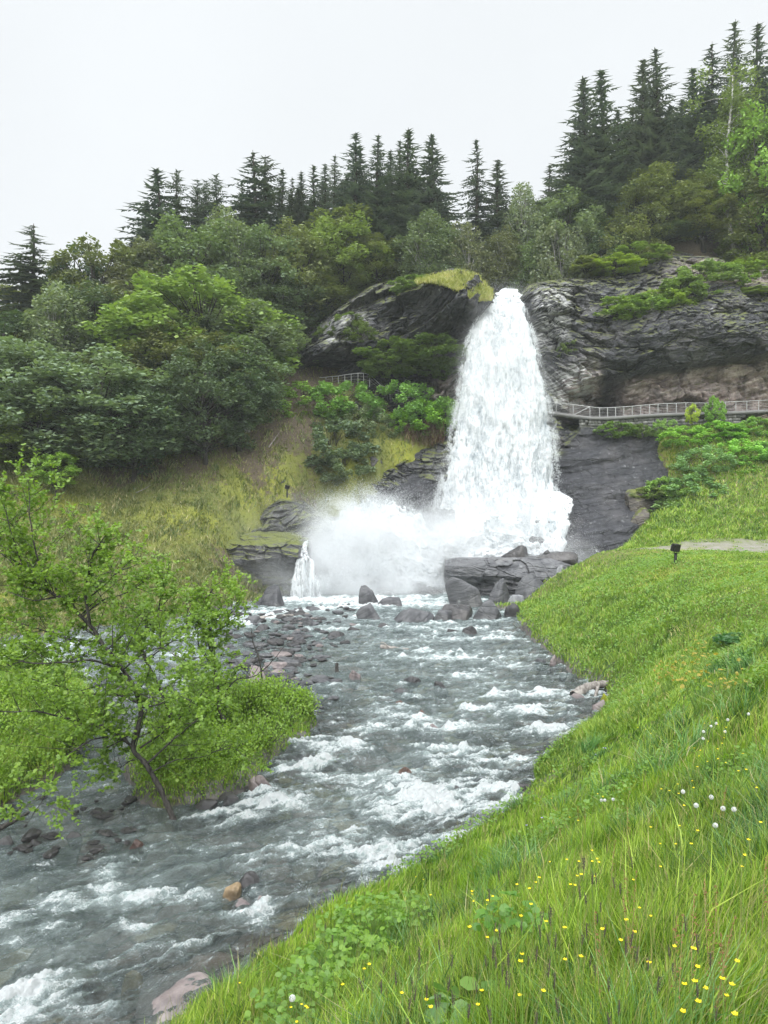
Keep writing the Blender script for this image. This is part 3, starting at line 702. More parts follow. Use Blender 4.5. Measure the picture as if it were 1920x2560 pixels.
# ---------------------------------------------------------------- the waterfall
t = NT('white_water')
p = t.pos()
n1 = t.noise(t.vscale(p, (1.7, 1.7, 0.42)), 1.0, 6, 0.68, 0.5)
n2 = t.noise(t.vscale(p, (5, 5, 1.8)), 1.0, 5, 0.72)
den = t.attr('dense')
k = t.math('ADD', t.math('ADD', t.math('MULTIPLY', n1, 0.6), t.math('MULTIPLY', n2, 0.55)), t.math('MULTIPLY', den, 0.16))
c = t.mix(t.mr(k, 0.46, 0.69), (0.30, 0.35, 0.38), (0.80, 0.82, 0.83))
sh = t.mixs(0.35, t.diff(c, t.bump(k, 0.25, 0.6)), t.trl(c))
n3 = t.noise(t.vscale(p, (5.0, 5.0, 0.7)), 1.0, 4, 0.65)
al = t.mr(t.math('SUBTRACT', t.attr('cover'), t.mr(t.math('ADD', n3, n2), 0.6, 1.4, 0.0, 0.62)), 0.0, 0.20)
tr = t.add('ShaderNodeBsdfTransparent')
fall_mat = t.surf(t.mixs(al, tr.outputs[0], sh))
t = NT('spray_drops')
r = t.island()
spray_mat = t.surf(t.mixs(0.5, t.diff((0.80, 0.82, 0.83)), t.trl((0.80, 0.82, 0.83))))

def fall_sheet(name, rows, nu, nv, bulge, amp, parent, cov=1.0, seed=0.0, dens=0.0):
    """rows: (py, left px, right px, distance)"""
    R = np.array(rows, float)
    py = np.interp(np.linspace(0, 1, nv), np.linspace(0, 1, len(R)), R[:, 0])
    L = np.interp(py, R[:, 0], R[:, 1]); Rr = np.interp(py, R[:, 0], R[:, 2]); D = np.interp(py, R[:, 0], R[:, 3])
    k = np.ones(15) / 15
    sm = lambda a: np.convolve(np.pad(a, 7, mode='edge'), k, 'valid')
    L, Rr, D = sm(L), sm(Rr), sm(D)
    u = np.linspace(-1, 1, nu)[None, :]
    PX = (L + Rr)[:, None] / 2 + (Rr - L)[:, None] / 2 * u
    zz = CZ - (py - 1280) / FL * D
    en = fbm(zz * 1.1, seed + 3, 1.0, 4)[:, None] * 16 * np.abs(u) ** 3
    PX = PX + en * np.sign(u)
    DD = D[:, None] - bulge * np.sqrt(np.clip(1 - u * u, 0, 1)) * np.interp(py, [R[0, 0], R[0, 0] + 60], [0.4, 1])[:, None] + 0.4
    x = (PX - 960) / FL * DD; z = CZ - (py[:, None] - 1280) / FL * DD; y = DD * np.ones_like(PX)
    cl = fbm(x * 1.2 + seed, y * 0.6, z * 0.30, 4, 0.55)
    c2 = fbm(x * 3.2, y * 1.2, z * 1.0 + seed, 4, 0.6)
    y = y - amp * (2.1 * cl + 0.75 * c2)
    cover = cov * np.clip((1 - np.abs(u) ** 3.0) * 2.4 + 0.0 * y, 0, 1)
    dn = np.clip(0.5 + cl * 1.2 + dens, 0, 1.5)
    return mesh_np(name, np.stack([x, y, z], -1).reshape(-1, 3), grid_faces(nv, nu), fall_mat, True, dict(dense=dn, cover=cover), parent)

wf = tag(empty('waterfall', P(1260, 1300, 52)), 'tall white waterfall plunging from the notch in the cliff', 'waterfall')
wf.location = (0, 0, 0)
fall_sheet('main_fall', [(738, 1236, 1306, 58.8), (748, 1228, 1306, 58.0), (775, 1204, 1314, 57.2), (800, 1190, 1322, 56.7), (850, 1168, 1338, 55.9), (920, 1154, 1352, 55.0), (1000, 1143, 1370, 54.2),
           (1100, 1128, 1388, 53.3), (1200, 1106, 1392, 52.4), (1270, 1090, 1392, 51.6), (1340, 1080, 1400, 50.6), (1420, 1070, 1410, 49.4)], 420, 760, 1.5, 0.34, wf)
fall_sheet('upper_stream', [(714, 1268, 1282, 66), (724, 1252, 1296, 63), (734, 1236, 1302, 60.8), (746, 1230, 1306, 58.6)], 90, 80, 0.2, 0.12, wf, seed=5, dens=.4)
fall_sheet('side_cascade', [(1228, 1340, 1404, 51.2), (1243, 1330, 1432, 50.4), (1262, 1322, 1438, 49.8), (1300, 1318, 1428, 49.2), (1312, 1316, 1434, 48.9), (1345, 1310, 1418, 48.5), (1356, 1308, 1426, 48.3), (1400, 1300, 1404, 47.8)], 160, 200, 0.5, 0.25, wf, cov=0.56, seed=9, dens=.2)
fall_sheet('left_chute', [(1348, 735, 775, 46.0), (1360, 742, 772, 43.9), (1390, 742, 772, 43.0), (1402, 738, 786, 42.8), (1450, 728, 800, 42.8), (1502, 720, 812, 42.9)], 70, 150, 0.10, 0.10, wf, cov=0.44, seed=12, dens=.1)
# the billowing foot of the fall: a lumpy white body and a very great many drops around it
def heap(name, px0, px1, prof, Dn, amp, seed, parent):
    """prof(px)->top py ; body from the water up"""
    u = np.linspace(px0, px1, 380); v = np.linspace(0, 1, 220)
    top = np.interp(u, *prof) + 30 * fbm(u * .018, seed, 1.0, 4) + 12 * fbm(u * .09, seed, 3.0, 3)
    PY = 1500 + (top - 1500)[None, :] * v[:, None]
    D = Dn + 3.6 * v[:, None] ** 1.6 + 0 * u[None, :]
    D = D - 0.9 * np.sin(np.clip((u - px0) / (px1 - px0), 0, 1) * math.pi)[None, :]
    x = (u[None, :] - 960) / FL * D; z = CZ - (PY - 1280) / FL * D
    n = fbm(x * 0.55 + seed, D * 0.5, z * 0.55, 5, 0.55); n2 = fbm(x * 2.2, D * 2, z * 2.2 + seed, 4, 0.6)
    D2 = D - amp * (1.6 * n + 0.5 * n2); z2 = z + amp * 0.5 * n * (v[:, None] > .02)
    e = np.minimum(np.clip((u - px0) / 100, 0, 1), np.clip((px1 - u) / 80, 0, 1))[None, :] * np.clip((1 - v[:, None]) * 2.6, 0, 1)
    return mesh_np(name, np.stack([x, D2, z2], -1).reshape(-1, 3), grid_faces(220, 380)[:, ::-1], fall_mat, True, dict(dense=np.clip(.55 + n, 0, 1.5), cover=np.clip(e * 1.3 + .5 * n2 * (e < .9), 0, 1)), parent)
PROF = ([660, 720, 770, 830, 880, 930, 990, 1040, 1090, 1150, 1220, 1300, 1370, 1440], [1495, 1450, 1365, 1275, 1232, 1222, 1232, 1262, 1300, 1280, 1250, 1270, 1330, 1440])
heap('foot_billow', 660, 1430, PROF, 46.6, 0.8, 2.0, wf)

def drops(name, C, S, sizes, parent=None, stretch=1.0):
    n = len(C)
    a = RNG.normal(size=(n, 3, 3)); a[:, :, 2] *= stretch
    V = C[:, None, :] + a * (S if np.ndim(S) == 0 else S[:, None, None]) 
    return mesh_np(name, V.reshape(-1, 3), np.arange(n * 3).reshape(-1, 3), spray_mat, False, None, parent)

def cloud(lst):
    out = []
    for (px, py, D, sx, sy, sd, n) in lst:
        n = int(n * 4.0); c = np.stack([RNG.normal(px, sx, n), RNG.normal(py, sy, n), RNG.normal(D, sd, n)], 1)
        out.append(c)
    c = np.concatenate(out)
    w = np.stack([(c[:, 0] - 960) / FL * c[:, 2], c[:, 2], CZ - (c[:, 1] - 1280) / FL * c[:, 2]], 1)
    # turbulent clumping
    q = fbm(w[:, 0] * 0.8, w[:, 1] * 0.8, w[:, 2] * 0.8, 4, .6)
    w = w[RNG.random(len(w)) < np.clip(0.62 + 2.2 * q, 0.12, 1)]
    return w[w[:, 2] > 0.4]
SP = [(775, 1470, 43.6, 26, 22, .5, 12000), (850, 1435, 45.0, 48, 36, .6, 32000), (905, 1370, 45.9, 50, 40, .7, 22000), (990, 1430, 45.2, 50, 36, .6, 18000), (930, 1480, 45.0, 110, 9, .5, 26000), (1350, 1320, 49.2, 30, 30, .3, 5000), (795, 1440, 44.9, 28, 42, .6, 20000), (830, 1390, 45.6, 36, 40, .8, 14000), (785, 1400, 45.8, 30, 48, .9, 18000), (850, 1300, 47.2, 40, 30, .9, 14000), (765, 1430, 45.8, 34, 38, .9, 16000), (820, 1465, 45.4, 60, 20, .8, 14000), (925, 1270, 48.5, 50, 26, 1.2, 30000), (865, 1310, 48.3, 52, 34, 1.2, 28000), (800, 1370, 47.6, 50, 36, 1.1, 22000), (980, 1310, 48.5, 48, 34, 1.2, 20000), (830, 1370, 47.8, 45, 40, 1.2, 22000), (790, 1440, 47.2, 36, 34, 1.0, 20000),
      (900, 1400, 47.2, 70, 45, 1.2, 34000), (1000, 1400, 47.0, 60, 45, 1.2, 26000), (1090, 1370, 47.5, 60, 45, 1.4, 24000), (1180, 1340, 49.0, 60, 40, 1.2, 24000), (1270, 1330, 49.2, 55, 45, 1.2, 20000),
      (1350, 1350, 48.2, 42, 40, 1.0, 12000), (860, 1470, 46.2, 80, 16, .9, 26000), (1000, 1470, 46.2, 80, 18, .9, 20000), (1110, 1330, 49.5, 40, 40, 1.0, 12000), (1230, 1270, 50.2, 80, 40, .8, 16000),
      (1120, 1250, 51, 22, 50, .8, 6000), (740, 1470, 46.5, 50, 24, 1, 7000), (690, 1440, 47, 60, 40, 1.0, 5000), (640, 1400, 47.5, 50, 45, 1.0, 2500), (1420, 1390, 47.5, 40, 30, 1, 3500), (1480, 1400, 47, 50, 18, 1, 1200),
      (760, 1340, 49, 40, 35, 1.0, 4500), (700, 1310, 49, 50, 30, 1.0, 1800), (1270, 735, 60, 40, 18, 1.2, 3000)]
cw_ = cloud(SP)
sp = drops('water_spray', cw_, 0.0095, None)
tag(sp, kind='stuff')
# drops torn off the surface of the main fall
def fall_drops(n):
    py = 748 + (1400 - 748) * RNG.random(n) ** 0.8
    Rw = [(748, 1226, 1308, 57.6), (800, 1190, 1322, 56.4), (850, 1168, 1338, 55.5), (920, 1154, 1352, 54.5), (1000, 1143, 1370, 53.6), (1100, 1128, 1388, 52.6), (1200, 1106, 1394, 51.6), (1270, 1090, 1396, 50.8), (1400, 1070, 1410, 49)]
    Rw = np.array(Rw); L = np.interp(py, Rw[:, 0], Rw[:, 1]); R_ = np.interp(py, Rw[:, 0], Rw[:, 2]); D = np.interp(py, Rw[:, 0], Rw[:, 3])
    u = RNG.uniform(-1, 1, n); edge = RNG.random(n) < 0.35
    u = np.where(edge, np.sign(u) * (1.0 + RNG.normal(0, 0.045, n)), u)
    px = (L + R_) / 2 + (R_ - L) / 2 * u
    DD = D - 1.2 * np.sqrt(np.clip(1 - u * u, 0, 1)) - np.abs(RNG.normal(0, 0.35, n)) + 0.3
    w = np.stack([(px - 960) / FL * DD, DD, CZ - (py - 1280) / FL * DD], 1)
    q = fbm(w[:, 0] * 1.6, w[:, 1], w[:, 2] * 0.9, 4, .6)
    return w[RNG.random(n) < np.clip(0.35 + 2.5 * q, 0.05, 1)]
w = fall_drops(260000)
d2 = drops('falling_drops', w, 0.008 + 0.010 * RNG.random(len(w)) ** 3, None, wf, 2.4)
d2['kind'] = 'stuff'

# ---------------------------------------------------------------- rocks
import bmesh
def ico(sub):
    bm = bmesh.new(); bmesh.ops.create_icosphere(bm, subdivisions=sub, radius=1.0)
    V = np.array([v.co[:] for v in bm.verts]); F = np.array([[v.index for v in f.verts] for f in bm.faces]); bm.free()
    return V, F
ICO = {k: ico(k) for k in (3, 4, 5, 6)}

def rock_shape(seed, sub=4, planes=16, rough=0.06, strata=0.0, angular=1.0, dip=0.15, sc=(1, 1, 1), freq=1.0):
    r = np.random.default_rng(seed)
    d, F = ICO[sub]
    n = r.normal(size=(planes, 3)); n /= np.linalg.norm(n, axis=1)[:, None]
    tn = r.normal(0, .28, 2); n = np.concatenate([n, [[tn[0], tn[1], 1.0]]]); n[-1] /= np.linalg.norm(n[-1]); h = r.uniform(0.62, 0.98, planes + 1)
    dn = d @ n.T
    q = np.where(dn > 0.05, h / np.maximum(dn, 0.05), 9.0)
    k = 26 if angular > 0.5 else 7
    rad = (np.sum(q ** -k, axis=1)) ** (-1.0 / k)
    rad = np.minimum(rad, 1.25)
    rad = rad * angular + (1 - angular) * 0.85
    V = d * rad[:, None] * np.asarray(sc)
    s = seed * 3.7
    f = fbm(V[:, 0] * 1.6 + s, V[:, 1] * 1.6, V[:, 2] * 1.6, 5, .55)
    V = V + d * (rough * 1.6 * f)[:, None]
    if strata > 0:
        lay = (V[:, 2] + dip * V[:, 0] + 0.12 * f) * 3.5 * freq
        st = lay - np.floor(lay); st2 = lay * 2.7 - np.floor(lay * 2.7)
        k = strata * (sstep(0, .6, st) - st) + strata * 0.5 * (sstep(0, .6, st2) - st2)
        V[:, :2] += d[:, :2] * k[:, None]
    return V, F

ROCKM = {
 'grey': rock_mat('grey_rock', (0.055, 0.056, 0.060), (0.125, 0.125, 0.13), (0.18, 0.175, 0.17), lich=0.5, wet=0.5, coord='obj'),
 'dark': rock_mat('dark_wet_rock', (0.028, 0.027, 0.028), (0.075, 0.07, 0.07), (0.12, 0.11, 0.105), lich=0.25, wet=0.9, strata=False, coord='obj'),
 'pink': rock_mat('pinkish_rock', (0.15, 0.12, 0.115), (0.26, 0.22, 0.21), (0.31, 0.285, 0.275), lich=0.3, wet=0.6, strata=False, coord='obj'),
 'brown': rock_mat('red_brown_rock', (0.055, 0.032, 0.026), (0.14, 0.085, 0.065), (0.19, 0.13, 0.11), lich=0.15, wet=0.9, strata=False, coord='obj'),
 'pale': rock_mat('pale_flat_rock', (0.20, 0.205, 0.21), (0.29, 0.295, 0.30), (0.33, 0.33, 0.33), lich=0.2, wet=0.3, strata=False, coord='obj'),
 'ochre': rock_mat('ochre_rock', (0.16, 0.11, 0.06), (0.30, 0.22, 0.13), (0.34, 0.28, 0.2), lich=0.15, wet=0.9, strata=False, coord='obj'),
 'moss': rock_mat('mossy_rock', (0.06, 0.055, 0.05), (0.14, 0.12, 0.10), (0.2, 0.19, 0.17), moss=1.3, lich=0.4, wet=0.5),
}
def boulder(name, x, y, z0, w, h, dep, mat, seed, label, group=None, cat='boulder', rot=0.0, sub=4, tilt=0.0, fixed=False, **kw):
    V, F = rock_shape(seed, sub, **kw)
    V = V / np.array([np.abs(V[:, 0]).max(), np.abs(V[:, 1]).max(), V[:, 2].max()])
    V = V * np.array([w / 2, dep / 2, h])
    ca, sa = math.cos(tilt), math.sin(tilt)
    V = np.stack([V[:, 0] * ca - V[:, 2] * sa, V[:, 1], V[:, 0] * sa + V[:, 2] * ca], 1)
    rr3 = random.Random(seed)
    if fixed: rr3.uniform = lambda a, b: 0.0
    zf = np.clip(V[:, 2] / max(h, .01), 0, 1)[:, None]
    V[:, :2] *= 1.06 - zf * rr3.uniform(.0, .16); V[:, :1] += zf * rr3.uniform(-.12, .12) * w
    E = Matrix.Rotation(rr3.uniform(-.5, .5), 3, 'Y') @ Matrix.Rotation(rr3.uniform(-.35, .35), 3, 'X')   # beds of each rock lie at their own tilt
    V = V @ np.array(E)
    o = mesh_np(name, V, F, ROCKM[mat], False)
    o.location = (x, y, z0); o.rotation_euler = E.to_euler()
    return tag(o, label, cat, group)

# px left, px right, py top, py waterline, material, seed, extra, label
BR = [
 (1121, 1224, 1440, 1516, 'grey', 12, dict(sub=5, planes=24, fixed=True, rough=.05), 'large pointed grey boulder leaning against the left end of the huge slab'),
 (1218, 1290, 1446, 1512, 'grey', 13, dict(sub=5, planes=26, fixed=True), 'dark rounded boulder wedged between the pointed boulder and the broad one'),
 (1282, 1392, 1434, 1492, 'grey', 14, dict(sub=5, planes=20, fixed=True, dist=42.5), 'broad flat-faced grey boulder below the right part of the huge slab'),
 (1380, 1448, 1452, 1490, 'grey', 15, dict(sub=4, planes=10, dist=42.0), 'low grey boulder where the slab meets the grassy bank'),
 (1270, 1314, 1486, 1517, 'pale', 16, dict(sub=4, planes=7), 'smooth pale grey block lying below the broad boulder'),
 (1186, 1258, 1498, 1549, 'grey', 17, dict(sub=5, planes=12, dip=.5), 'furrowed grey boulder with pale veins at the water in front of the boulder pile'),
 (1100, 1196, 1510, 1549, 'dark', 18, dict(sub=5, planes=9), 'wide dark boulder in the water below the pointed grey boulder'),
 (1256, 1300, 1508, 1545, 'dark', 19, dict(sub=4), 'small dark boulder at the bank under the pale block'),
 (1380, 1416, 1412, 1432, 'pale', 20, dict(sub=4, dist=43), 'pale rounded stone resting on the right end of the huge slab'),
 (1258, 1338, 1362, 1392, 'dark', 21, dict(sub=5, dist=46.3, z=1386), 'dark humped boulder behind the top edge of the huge slab'),
 (1358, 1382, 1374, 1390, 'dark', 22, dict(sub=4, dist=45.5, z=1388), 'small pointed dark rock standing on the back of the slab'),
 (1340, 1440, 1378, 1398, 'dark', 23, dict(sub=5, dist=45.2, z=1392), 'thin dark layered ledge behind the right half of the slab'),
 (980, 1084, 1519, 1556, 'grey', 24, dict(sub=5, planes=8, dip=.3, depth=1.6), 'long low slanting grey slab in the pool in front of the spray'),
 (1076, 1134, 1526, 1552, 'grey', 25, dict(sub=4, planes=8), 'low grey rock touching the right end of the long slanting slab'),
 (893, 963, 1508, 1549, 'grey', 26, dict(sub=5, planes=9, dip=-.4), 'wedge-shaped striped grey rock in the middle of the pool'),
 (892, 946, 1464, 1513, 'grey', 27, dict(sub=5, planes=18, fixed=True, rough=.09), 'upright blocky boulder standing alone against the white spray'),
 (944, 1016, 1492, 1516, 'grey', 28, dict(sub=4, planes=12), 'jagged low row of grey rock just right of the upright blocky boulder'),
 (1022, 1128, 1452, 1502, 'grey', 29, dict(sub=5, planes=8, dist=45.2), 'broad misty rock half veiled by water left of the huge slab'),
 (938, 1000, 1474, 1500, 'grey', 30, dict(sub=4, dist=45), 'misty rock behind the upright blocky boulder'),
 (984, 1012, 1450, 1476, 'grey', 31, dict(sub=4, dist=45.6, z=1470), 'small misty rounded rock on the fall water behind the pool'),
 (650, 718, 1463, 1517, 'grey', 32, dict(sub=5, planes=11), 'tall dark grey boulder at the left edge of the white water'),
 (634, 664, 1494, 1514, 'grey', 33, dict(sub=4), 'small boulder tucked against the left side of the tall left boulder'),
 (606, 652, 1538, 1563, 'grey', 34, dict(sub=4), 'paired rounded grey boulder at the left end of the driftwood log'),
 (632, 674, 1560, 1578, 'dark', 35, dict(sub=4), 'dark flat stone just below the driftwood log'),
 (722, 752, 1518, 1531, 'grey', 36, dict(sub=4), 'flat grey stone above the right end of the driftwood log'),
 (758, 806, 1516, 1530, 'grey', 37, dict(sub=4), 'low double-humped stone in the riffle left of the striped wedge rock'),
 (752, 800, 1541, 1567, 'grey', 38, dict(sub=5), 'wide rounded grey boulder right of the driftwood log'),
 (694, 724, 1568, 1582, 'grey', 39, dict(sub=4), 'rounded stone at the top of the stony shallows'),
 (866, 896, 1566, 1578, 'dark', 40, dict(sub=4), 'dark flat stone at the upper right edge of the stony shallows'),
 (810, 862, 1576, 1594, 'dark', 41, dict(sub=4), 'dark layered ledge stone in the upper stony shallows'),
 (728, 766, 1584, 1610, 'grey', 42, dict(sub=4), 'rounded pale-topped boulder in the middle of the upper shallows'),
 (938, 970, 1558, 1570, 'dark', 43, dict(sub=4), 'small dark jagged stone right of the upper shallows'),
 (1150, 1193, 1563, 1588, 'dark', 44, dict(sub=5, planes=20), 'round black boulder alone in the river below the boulder pile'),
 (1112, 1148, 1572, 1582, 'dark', 45, dict(sub=4), 'flat dark stone left of the round black boulder'),
 (602, 664, 1664, 1722, 'pink', 46, dict(sub=5, planes=8), 'big pinkish boulder behind the bare twigs at the shrub island'),
 (658, 692, 1682, 1712, 'grey', 47, dict(sub=4), 'grey boulder touching the right side of the big pinkish boulder'),
 (748, 784, 1698, 1716, 'grey', 48, dict(sub=4), 'grey boulder at the lower edge of the stony shallows'),
 (790, 830, 1698, 1714, 'grey', 49, dict(sub=4), 'low grey boulder with a yellow plant tuft beside it'),
 (870, 902, 1674, 1700, 'pink', 50, dict(sub=4), 'pale blotched boulder in the lower shallows'),
 (1000, 1052, 1688, 1712, 'dark', 51, dict(sub=4), 'dark cluster rock in mid river left of the black dome'),
 (1082, 1119, 1702, 1722, 'dark', 52, dict(sub=5, planes=22), 'black dome-shaped stone in the middle of the river'),
 (980, 1036, 1720, 1736, 'dark', 53, dict(sub=4), 'flat dark rock below the mid river cluster'),
 (974, 1016, 1752, 1768, 'brown', 54, dict(sub=4), 'dark brown stone pair in mid river at the first white ridge'),
 (1030, 1068, 1776, 1800, 'brown', 55, dict(sub=4, planes=8), 'sharp red-brown stone breaking the white ridge'),
 (1058, 1104, 1796, 1822, 'pink', 56, dict(sub=4, sunk=.12), 'wet pinkish stone just awash beside the sharp red-brown stone'),
 (1142, 1190, 1786, 1806, 'pink', 57, dict(sub=4, sunk=.10), 'pinkish rounded stone awash right of the sharp red-brown stone'),
 (1132, 1196, 1846, 1864, 'pink', 58, dict(sub=4, sunk=.10), 'flat pinkish stone awash in the centre of the rapids'),
 (1030, 1070, 1872, 1892, 'pink', 59, dict(sub=4, sunk=.12), 'small pinkish stone awash above the big red-brown rock'),
 (984, 1042, 1914, 1946, 'brown', 60, dict(sub=5, planes=8), 'big red-brown rock in the rapids where the water turns white'),
 (1025, 1075, 1932, 1982, 'brown', 61, dict(sub=5, sunk=.15), 'smooth brown rock awash just below the big red-brown rock'),
 (976, 1002, 1938, 1950, 'dark', 62, dict(sub=4), 'small black stone touching the big red-brown rock'),
 (1120, 1190, 1946, 1978, 'dark', 63, dict(sub=5, sunk=.10), 'dark wet rock awash right of the big red-brown rock'),
 (1288, 1338, 1950, 1988, 'dark', 64, dict(sub=5, sunk=.05), 'dark purple-grey boulder by the right bank in the rapids'),
 (1332, 1374, 1643, 1660, 'grey', 65, dict(sub=4), 'flat oval boulder at the right bank below the grassy bulge'),
 (1376, 1396, 1636, 1668, 'pink', 66, dict(sub=4), 'pale angular stone set in the foot of the right bank'),
 (1395, 1420, 1682, 1694, 'pale', 67, dict(sub=4), 'small white-grey stone off the right bank'),
 (1480, 1520, 1748, 1780, 'pink', 68, dict(sub=4), 'pale pink stone under the yellow moss cushion'),
 (1420, 1500, 1722, 1752, 'pink', 69, dict(sub=4, sunk=.1), 'flat wet stone beside the grey root'),
 (590, 656, 2180, 2220, 'dark', 70, dict(sub=5, planes=20), 'dark rounded boulder in the near rapids'),
 (554, 606, 2210, 2240, 'ochre', 71, dict(sub=5), 'ochre stone touching the dark rounded boulder in the near rapids'),
 (570, 640, 2236, 2262, 'pink', 72, dict(sub=5, sunk=.04), 'flat pink stone just below the ochre stone'),
 (640, 676, 2224, 2256, 'pink', 73, dict(sub=4, sunk=.06), 'pinkish stone right of the dark rounded boulder'),
 (322, 362, 2094, 2124, 'brown', 74, dict(sub=5), 'small red-brown boulder off the tip of the shrub island'),
 (160, 202, 2078, 2102, 'dark', 75, dict(sub=4), 'small dark boulder in the calm left channel'),
 (56, 116, 2096, 2122, 'dark', 76, dict(sub=4, sunk=.02), 'dark flat boulder under the hanging low bough'),
 (-14, 36, 2090, 2116, 'dark', 77, dict(sub=4), 'dark boulder at the left edge of the river'),
 (622, 682, 1936, 1982, 'pink', 78, dict(sub=5, planes=9), 'smooth mauve boulder at the downstream tip of the shrub island'),
 (540, 600, 1986, 2010, 'dark', 79, dict(sub=5), 'dark undercut rock beneath the island bushes'),
 (470, 540, 2000, 2022, 'dark', 80, dict(sub=5), 'dark wet rock ledge beside the leaning alder foot'),
 (816, 870, 2250, 2286, 'pink', 81, dict(sub=5), 'pinkish boulder at the right bank behind dark grass heads'),
 (190, 262, 2412, 2452, 'brown', 82, dict(sub=5, sunk=.12), 'brown boulder under shallow water in the near left river'),
 (290, 350, 2366, 2412, 'ochre', 83, dict(sub=5, sunk=.28), 'yellowish boulder deep under the near river'),
 (380, 460, 2375, 2415, 'ochre', 84, dict(sub=5, sunk=.30), 'olive boulder lying deep under the water left of the foreground bank'),
 (30, 110, 2350, 2392, 'pink', 85, dict(sub=5, sunk=.25), 'rosy boulder under water at the left edge'),
 (285, 570, 2492, 2600, 'pink', 86, dict(sub=6, planes=14, rough=.03, dist=7.9, depth=1.3, fixed=True), 'big smooth pinkish boulder at the bottom against the foreground bank'),
 (1400, 1460, 1990, 2010, 'dark', 87, dict(sub=4, dist=11.3), 'dark stone half hidden in the grass at the water edge'),
 (1230, 1300, 2010, 2036, 'dark', 88, dict(sub=4), 'dark wet stone at the right bank under the last rapid'),
 (1150, 1240, 2086, 2112, 'brown', 89, dict(sub=5, sunk=.06), 'brown wet boulder at the right bank below the big white patch'),
 (1040, 1130, 2120, 2150, 'dark', 90, dict(sub=5, sunk=.05), 'long dark boulder at the right bank near the foreground'),
 (1326, 1374, 1550, 1600, 'grey', 91, dict(sub=4, dist=33.5), 'broken grey stone under the moss of the grassy bulge'),
 (1480, 1530, 1812, 1832, 'pale', 92, dict(sub=4), 'grey stone at the inner corner of the right bank'),
]
for (l, r_, tp, wl_, mat, seed, ex, lab) in BR:
    ex = dict(ex)
    D = ex.pop('dist', None) or DW(wl_); zl = ex.pop('z', None); sunk = ex.pop('sunk', 0.0); dp = ex.pop('depth', None)
    w = (r_ - l) / FL * D; xx = ((l + r_) / 2 - 960) / FL * D
    D2 = D + (dp or w * 0.8) * 0.30
    top = CZ - (tp - 1280) / FL * D2
    base = zw(D) if zl is None else CZ - (zl - 1280) / FL * D
    base -= 0.08 * w
    h = max(top - base, 0.12 * w)
    kw = dict(planes=14, rough=.06); kw.update(ex)
    boulder('boulder', xx, D2, base - sunk, w * 1.04, h, dp or w * 0.85, mat, seed, lab, rot=0.0, **kw)

# cobbles of the shallows: one set of stone shapes, each stone an object of its own
cob = []
for k in range(8):
    V, F = rock_shape(200 + k, 3, 12, .08)
    V = V / np.abs(V).max(0)
    cob.append([mesh_np('river_stone', V, F, ROCKM[m], True, link=False) for m in ('grey', 'dark', 'pink')])
rs = random.Random(5)
nst = 0
def stone(px, py, s, m, lab, grp, flat=0.5):
    global nst
    c = W2(px, py)
    if river_sd([c[0]], [c[1]])[0] > -0.1: return
    o = obj('river_stone', rs.choice(cob)[m])
    o.location = (c[0], c[1], zw(c[1]) + 0.08); o.scale = (s * rs.uniform(.8, 1.5), s * rs.uniform(.7, 1.1), s * flat * rs.uniform(.6, 1.2)); o.rotation_euler = (0, 0, rs.uniform(0, 6.3))
    tag(o, lab, 'stone', grp)
while nst < 250:
    px = rs.gauss(730, 95) if rs.random() < .75 else rs.uniform(560, 1000); py = rs.uniform(1556, 1790) if rs.random() < .85 else rs.uniform(1530, 1560)
    if px > 790 + (1700 - py) * .55 + rs.gauss(0, 40): continue
    if py > 1720 and px < 770 + (py - 1720): 
        if rs.random() < .5: continue
    nst += 1
    stone(px, py, 0.11 + 0.24 * rs.random() ** 2.2, rs.choices((0, 1, 2), (.50, .44, .06))[0], 'small wet stone poking out of the stony shallows in mid river', 'small stones of the mid river shallows')
nst = 0
while nst < 36:
    nst += 1
    stone(rs.uniform(20, 330), rs.uniform(2000, 2160), 0.05 + 0.10 * rs.random() ** 2, 1, 'small dark stone poking out of the calm left channel', 'small dark stones in the left channel', .4)
nst = 0
while nst < 20:
    nst += 1
    stone(rs.uniform(560, 900), rs.uniform(1508, 1530), 0.08 + 0.16 * rs.random() ** 2, 0, 'small grey stone at the misty edge of the pool', 'small grey stones at the edge of the pool', .6)

# rock outcrops in the slopes beside the fall
OC = [  # px l, r, top, bottom, D, mat, depth, tilt, label
 (690, 740, 1198, 1232, 50.2, 'dark', 1.0, -.3, 'small dark rock in the yellow grass slope', 104),
 (905, 960, 1135, 1160, 53.8, 'dark', 1.0, .0, 'small dark stone ledge under the bush left of the fall', 108),
 (880, 925, 1000, 1070, 57.0, 'dark', 1.2, .0, 'dark rock block between the bushes under the left railing', 109),
 (1322, 1396, 1290, 1324, 49.15, 'dark', .9, .0, 'dark wide rock step inside the side cascade, the upper of two', 110),
 (1314, 1384, 1338, 1366, 48.35, 'dark', .9, .0, 'dark wide rock step inside the side cascade, the lower of two', 112),
 (590, 640, 1470, 1500, 44.0, 'dark', 1.2, .0, 'dark stone at the misty shore under the bulging outcrop', 114),
 (1560, 1640, 1215, 1262, 50.4, 'moss', 1.8, .1, 'mossy rock lump with roots at the left edge of the bushy slope', 115),
 (1560, 1650, 1268, 1312, 49.4, 'moss', 1.6, .0, 'mossy rock lump below the rooty one on the right slope', 116),
]
for (l, r_, tp, bt, D, mat, dp, tl, lab, sd) in OC:
    w = (r_ - l) / FL * D; zt = CZ - (tp - 1280) / FL * D; zb = CZ - (bt - 1280) / FL * D
    boulder('rock_outcrop', ((l + r_) / 2 - 960) / FL * D, D + dp * .2, zb, w, zt - zb, dp, mat, sd, lab, cat='rock outcrop', sub=5, planes=22, strata=.10, freq=1.5, dip=-math.tan(tl) + .15, rough=.13, fixed=True)

